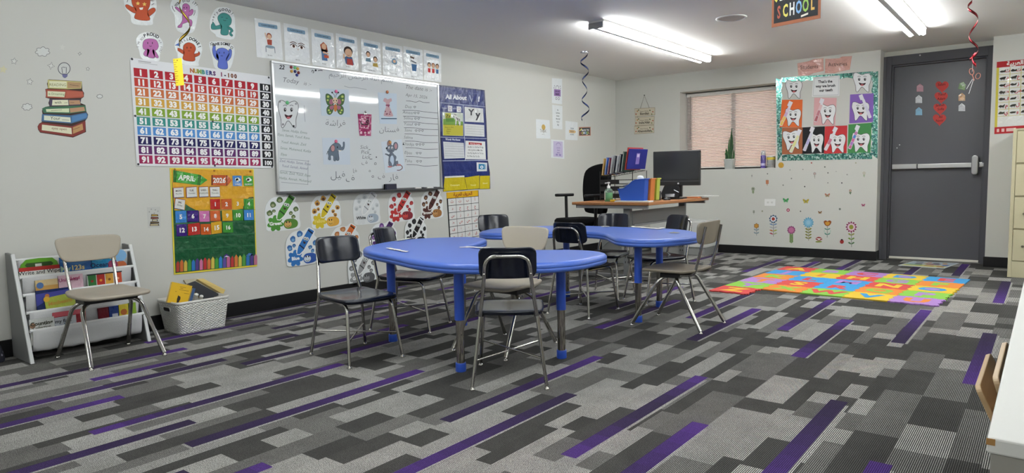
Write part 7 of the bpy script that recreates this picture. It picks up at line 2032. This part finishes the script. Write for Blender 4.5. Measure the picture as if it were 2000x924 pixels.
for r, row in enumerate(('ABCDE', 'JIHGF', 'KLMNO', 'TSRQP', 'YXWVU', 'Z')):
    for c, L in enumerate(row):
        p00 = o0 + ex * c + ey * r; g_ = .0012
        a, bq, cq, dq = p00 + ex * .003 + ey * .003, p00 + ex * .997 + ey * .003, p00 + ex * .997 + ey * .997, p00 + ex * .003 + ey * .997
        ux, uy = ex / np.linalg.norm(ex), ey / np.linalg.norm(ey)
        top = [a] if r == 0 else edge(a, bq, -uy, -1); right = [bq] if (c == 4 and r < 2) else edge(bq, cq, ux, 1)
        bot = [cq] if (r == 4 and c in (1, 2, 3)) else edge(cq, dq, uy, 1); left = [dq] if c == 0 else edge(dq, a, -ux, -1)
        # teeth run the other way round on the shared edges so neighbours mesh
        col, lc = MATS[L]
        pts = [tuple(q) for q in top + right + bot + left]
        t = tag(empty('alphabet_tile', tuple((p00 + ex * .5 + ey * .5).tolist() + [0])), '%s foam floor tile with the %s letter %s' % (CNM[col], CNM[lc], L), 'foam tile', 'foam alphabet tiles')
        b = MB(); b.prism(pts, .0009, TH, mat(col, 'matte')); b.build('tile', t)
        ctr = p00 + ex * .5 + ey * .5
        vs, fs2 = glyphs(L, .05)
        h_ = .24
        b = MB(); sy = -uy
        vb = [(ctr[0] + ux[0] * x * h_ * 1.05 + sy[0] * (y - .34) * h_, ctr[1] + ux[1] * x * h_ * 1.05 + sy[1] * (y - .34) * h_, TH + .0006) for x, y in vs]
        b.add(vb, fs2, mat(lc, 'matte'))
        if L in 'ODBAPRQ':
            pass
        o = b.build('letter', t); md = o.modifiers.new('thickness', 'SOLIDIFY'); md.thickness = .0005
        if L in 'OD':
            b = MB(); b.prism([(ctr[0] + ux[0] * .055 * math.cos(q) + sy[0] * .05 * math.sin(q), ctr[1] + ux[1] * .055 * math.cos(q) + sy[1] * .05 * math.sin(q)) for q in [i * PI / 10 for i in range(20)]], TH + .0001, TH + .0009, mat(TPu, 'matte')); b.build('letter_core', t)

# small printed mat by the door
f = Flat(2, .0008, .004)
q = [np.array((3.63, 8.632)), np.array((4.085, 8.655)), np.array((3.994, 8.019)), np.array((3.587, 8.103))]
q = [np.array((3.655, 8.600)), np.array((4.075, 8.640)), np.array((3.994, 8.110)), np.array((3.575, 8.150))]
m = lambda u, v: np.array(tuple(q[0] * (1 - u) * (1 - v) + q[1] * u * (1 - v) + q[2] * u * v + q[3] * (1 - u) * v) + (0,))
f.base(m, [(0, 0), (1, 0), (1, 1), (0, 1)], '#c4ccd0', 'satin'); f.rect(m, .04, .05, .96, .6, '#aab8c4', 1); f.rect(m, .04, .6, .96, .95, '#bdb878', 1); f.rect(m, .05, .55, .4, .75, '#7fa08a', 1.5)
for u, v, w, h, c in ((.12, .12, .16, .1, '#2c2c48'), (.38, .14, .1, .12, '#b5743c'), (.52, .2, .14, .12, '#2a2024'), (.7, .12, .1, .1, '#a88a3c'), (.2, .4, .16, .14, '#4a2c44'), (.44, .42, .22, .14, '#8f2c1e'), (.62, .4, .12, .16, '#5a3a5c'), (.76, .3, .1, .1, '#c07a44'), (.82, .5, .14, .16, '#2f5aa8'), (.3, .7, .14, .1, '#8a9a3c'), (.5, .72, .2, .1, '#a86a2c'), (.78, .78, .16, .1, '#9a3a34'), (.34, .28, .08, .1, '#c0963c')):
    f.rect(m, u, v, u + w, v + h, c, 2)
tag(f.build('floor_poster'), 'small picture mat with coloured blocks on the floor before the door', 'mat')

# ------------------------------------------------------------------ hanging swirls
def swirl(x, y, z0, z1, r, turns, w, col, name='ribbon', parent=None, ph=0.0, fin='metal'):
    n = int(turns * 18); vs, fs2 = [], []
    for i in range(n + 1):
        u = i / n; a = ph + 2 * PI * turns * u; rr_ = r * (.75 + .25 * math.sin(u * 9)); z = z0 + (z1 - z0) * u
        c_, s_ = math.cos(a), math.sin(a)
        vs += [(x + rr_ * c_, y + rr_ * s_, z - w / 2), (x + rr_ * c_, y + rr_ * s_, z + w / 2)]
    for i in range(n): fs2.append((2 * i, 2 * i + 2, 2 * i + 3, 2 * i + 1))
    b = MB(); b.add(vs, fs2, mat(col, fin), True); o = b.build(name, parent); md = o.modifiers.new('thickness', 'SOLIDIFY'); md.thickness = .0006
    return o
s1 = tag(empty('hanging_swirl', (.868, 6.30, CEIL)), 'blue spiral ribbon with a small dark school card in the far left corner', 'hanging decoration', 'hanging swirl decorations')
swirl(.868, 6.30, 2.31, 1.60, .046, 3.6, .020, '#2a3558', parent=s1, ph=.6)
b = MB(); b.prism(petals(.868, 6.30, .045, 6, .7), CEIL - .012, CEIL - .0006, mat('#c8ccd8', 'foil')); b.build('ceiling_clip', s1)
b = MB(); b.tube([(.868, 6.30, 1.61), (.868, 6.30, 1.53)], .0012, mat('#b8b8b8'), 5); b.build('thread', s1)
def board_card(P0, ux_, W, H, parent, big):
    """school board cutout: P0 top left, ux_ horizontal unit vector"""
    ux_ = Vector(ux_); nrm = Vector((ux_.y, -ux_.x, 0)); P0 = Vector(P0)
    P = lambda u, v, k: tuple(P0 + ux_ * (u * W) + Vector((0, 0, -v * H)) + nrm * (.0012 + .0004 * k))
    b = MB()
    def quad(u0, v0, u1, v1, c, k): b.add([P(u0, v0, k), P(u1, v0, k), P(u1, v1, k), P(u0, v1, k)], [(0, 1, 2, 3)], mat(c))
    bw = .06
    f8 = [P(0, 0, -6), P(1, 0, -6), P(1, 1, -6), P(0, 1, -6), P(0, 0, 0), P(1, 0, 0), P(1, 1, 0), P(0, 1, 0)]
    b.hexa(f8, mat('#9a5f44', 'satin')); quad(bw * .8, bw * 1.3, 1 - bw * .8, 1 - bw * 1.3, '#2e2f32', 1)
    b.build('board', parent)
    b = MB()
    def txt(t, u, v, sx_, sy_, c, bold=.05):
        vs, fs2 = glyphs(t, bold); b.add([P(u + x * sx_ / W, v - y * sy_ / H, 2) for x, y in vs], fs2, mat(c))
    txt('BACK TO', .54, .44, H * .20, H * .24, '#dededb', .02)
    for i, (ch, c) in enumerate(zip('SCHOOL', ('#a85c4c', '#d8cc6a', '#e2e2de', '#7fa8d4', '#8fb45a', '#d0a85c'))): txt(ch, .155 + .138 * i, .82 - .008 * i, W * .155, H * .38, c, .03)
    b.build('lettering', parent)
    b = MB(); b.hexa([P(.06, .40, 1.5), P(.10, .46, 1.5), P(.26, .20, 1.5), P(.22, .14, 1.5), P(.06, .40, 5), P(.10, .46, 5), P(.26, .20, 5), P(.22, .14, 5)], mat('#d4cc5c')); b.build('pencil_print', parent)
    b = MB(); b.hexa([P(.62, .90, 1.5), P(.76, .87, 1.5), P(.76, .83, 1.5), P(.62, .86, 1.5), P(.62, .90, 5), P(.76, .87, 5), P(.76, .83, 5), P(.62, .86, 5)], mat('#dcd6cc')); b.build('chalk_print', parent)
vd = Vector((4.804 - .868, -6.3, 0)).normalized()
board_card((.868 - .058, 6.30 - .035, 1.528), (.858, .514, 0), .125, .092, s1, False)
s2 = tag(empty('hanging_swirl', (4.03, 2.70, CEIL)), 'large Back to School board cutout hanging at the top of the picture', 'hanging decoration', 'hanging swirl decorations')
board_card((3.940, 2.735, 1.725), (.978, -.21, 0), .190, .168, s2, True)
b = MB(); b.tube([(4.03, 2.714, 1.724), (4.03, 2.714, 1.80)], .0012, mat('#b8b8b8'), 5); b.build('thread', s2)
swirl(4.03, 2.714, 2.31, 1.81, .05, 3, .022, '#a87a2c', parent=s2)
s3 = tag(empty('hanging_swirl', (4.28, 6.52, CEIL)), 'red spiral ribbon with salmon handled paper scissors before the grey door', 'hanging decoration', 'hanging swirl decorations')
swirl(4.285, 6.52, 2.31, 1.86, .042, 2.0, .024, '#6a2428', parent=s3, ph=2.0)
swirl(4.30, 6.51, 1.90, 1.80, .022, .8, .03, '#a83038', parent=s3, ph=1.0)
def on(px_, py_, y=6.5): return hit(px_, py_, 1, y)
b = MB(); b.tube([tuple(on(1900, 122)), tuple(on(1899, 140))], .0015, mat('#c8c8c8'), 5); b.build('thread', s3)
sc_m = mat('#d2816c', 'satin')
def ringp(cx_, cy_, rx_, ry_, rot):
    pts = [on(1880 + (cx_ + rx_ * math.cos(a) * math.cos(rot) - ry_ * math.sin(a) * math.sin(rot)) / 7.7, 40 + (cy_ + rx_ * math.cos(a) * math.sin(rot) + ry_ * math.sin(a) * math.cos(rot)) / 7.7) for a in [i * PI / 9 for i in range(18)]]
    b = MB(); b.tube([tuple(p) for p in pts], .0105, sc_m, 8, closed=True, flat=.002); return b
hd = ringp(135, 770, 34, 48, -.2).build('finger_ring', s3); ringp(232, 835, 34, 46, .5).build('finger_ring', s3)
b = MB(); b.tube([tuple(on(1880 + 145 / 7.7, 40 + 815 / 7.7)), tuple(on(1880 + 175 / 7.7, 40 + 900 / 7.7))], .010, sc_m, 8, flat=.002); b.build('shank', s3)
for q0, q1 in (((150, 880), (60, 1030)), ((165, 885), (95, 1100))):
    b = MB(); b.tube([tuple(on(1880 + q0[0] / 7.7, 40 + q0[1] / 7.7)), tuple(on(1880 + q1[0] / 7.7, 40 + q1[1] / 7.7))], .008, mat('#d8d9dc', 'satin'), 8, r2=.003, flat=.0015); b.build('blade', s3)
s4 = tag(empty('hanging_swirl', (1.0, 1.93, CEIL)), 'gold spiral ribbon with a yellow ruler hanging before the number chart', 'hanging decoration', 'hanging swirl decorations')
swirl(1.0, 1.93, 2.31, 1.76, .034, 2.6, .020, '#7a662c', parent=s4, ph=.9)
b = MB(); b.tube([(1.0, 1.885, 1.76), (1.0, 1.885, 1.69)], .0012, mat('#c8c8c8'), 5); b.build('thread', s4)
f = Flat(0, 1.0, .0012)
f.base(f.px, [(338, 115), (354.5, 113), (360, 166), (344, 168)], '#e0c21c', 'satin', back=-.0012)
for i in range(11):
    t = (i + .6) / 12; xa, ya = 338 + 6 * t, 115 + 53 * t; f.line(f.px, [(xa, ya), (xa + (6.5 if i % 2 else 4), ya - .4)], .9, '#6a5a14', 1)
f.ell(f.px, 346, 118, 1.5, 1.5, '#8a7414', 1)
f.build('ruler', s4)

# ------------------------------------------------------------------ right edge: low shelf, puzzle boards, file cabinet
sh = tag(empty('low_shelf', (4.95, 2.0, 0)), 'low shelf unit with a white top and grey end at the right edge', 'shelf')
SH, SX_ = .65, 4.752
WT, GY = mat('#d6d6d2', 'satin'), mat('#8f8c86', 'satin')
b = MB(); b.box((SX_, 1.065, SH - .022), (5.16, 3.02, SH), WT); b.build('top_board', sh, bevel=.003)
b = MB(); b.box((SX_ + .004, 1.070, .0008), (5.155, 1.092, SH - .0225), GY); b.build('end_panel', sh, bevel=.002)
b = MB(); b.box((SX_ + .004, 2.994, .0008), (5.155, 3.016, SH - .0225), GY); b.build('end_panel', sh, bevel=.002)
b = MB(); b.box((5.135, 1.0925, .0008), (5.155, 2.9935, SH - .0225), GY); b.build('back_panel', sh)
for z in (.06, .22): b = MB(); b.box((SX_ + .004, 1.0925, z), (5.1345, 2.9935, z + .018), GY); b.build('shelf_board', sh)
b = MB(); b.box((SX_ + .004, 1.0925, .0008), (SX_ + .02, 2.9935, .0595), GY); b.build('kick_board', sh)
b = MB(); b.box((SX_ - .0008, 1.0642, SH - .010), (SX_ + .009, 1.0655, SH - .0015), mat('#a07a4c', 'matte')); b.build('chipped_corner', sh)
LWd = wood('#c9b08a', '#b89a72')
def puzzle(y0, y1, xb, zb, L, tilt, label, marks):
    """wooden board standing in the shelf, leaning out to the left"""
    X = Matrix.Translation((xb, (y0 + y1) / 2, zb)) @ Matrix.Rotation(-tilt, 4, 'Y')
    r = tag(empty('puzzle_board', (xb, (y0 + y1) / 2, zb)), label, 'puzzle board', 'wooden puzzle boards')
    w = (y1 - y0)
    b = MB(); b.prism(rrect(w, L, .02, 5, 0, L / 2), -.012, 0, LWd, xf=X @ Matrix(((0, 0, 1, 0), (1, 0, 0, 0), (0, 1, 0, 0), (0, 0, 0, 1)))); b.build('board', r, bevel=.002)
    if marks:
        b = MB()
        for i, (u, v, s_) in enumerate(((-.3, .8, .05), (-.1, .82, .05), (.1, .8, .05), (.3, .82, .05), (-.2, .6, .05), (0, .6, .05), (.2, .6, .05))):
            q = [(u * w + a_ * s_, v * L + c_ * s_) for a_, c_ in ((-.5, -.5), (.1, -.3), (.5, -.5), (.3, .2), (.5, .6), (0, .3), (-.4, .6), (-.2, .1))]
            b.add([tuple(X @ Vector((.0004, a_, c_))) for a_, c_ in q], [tuple(range(8))], mat('#54432f'))
        b.build('engraving', r)
    return r
puzzle(1.92, 2.30, 4.800, .247, .265, .42, 'outer light wooden puzzle board leaning out of the low shelf', False)
puzzle(1.77, 2.17, 4.838, .246, .325, .33, 'inner light wooden puzzle board with dark engraving in the low shelf', True)

fc = tag(empty('file_cabinet', (4.75, 8.1, 0)), 'beige four drawer file cabinet at the right picture edge', 'file cabinet')
CB = mat('#b9b294', 'paint'); CBd = mat('#4a4636', 'paint')
FX, FW, FY = 4.525, .46, 7.75
b = MB(); b.box((FX, FY + .012, .0008), (FX + FW, 8.45, 1.362), CB); b.build('body', fc, bevel=.003)
b = MB(); b.box((FX, FY, .0008), (FX + .028, FY + .0118, 1.362), CB); b.box((FX + FW - .028, FY, .0008), (FX + FW, FY + .0118, 1.362), CB); b.box((FX + .0285, FY, 1.345), (FX + FW - .0285, FY + .0118, 1.362), CB); b.box((FX + .0285, FY, .0008), (FX + FW - .0285, FY + .0118, .150), CB); b.build('front_frame', fc, bevel=.002)
for k in range(4):
    z0 = .155 + k * .2985
    b = MB(); b.box((FX + .031, FY - .004, z0), (FX + FW - .031, FY + .0116, z0 + .284), CB); dr = b.build('drawer', fc, bevel=.004)
    b = MB(); b.box((FX + .16, FY - .012, z0 + .19), (FX + .30, FY - .0045, z0 + .235), mat('#a8a69c', 'metal')); b.build('pull_handle', dr, bevel=.003)
    b = MB(); b.box((FX + .17, FY - .008, z0 + .14), (FX + .29, FY - .0045, z0 + .175), mat('#c8c6bc', 'satin')); b.build('label_holder', dr, bevel=.001)
    if k < 3: b = MB(); b.cyl((FX + .105, FY - .0045, z0 + .135), (FX + .105, FY - .022, z0 + .135), .011, mat('#8f8a7c', 'metal'), 14); b.build('thumb_latch', dr)
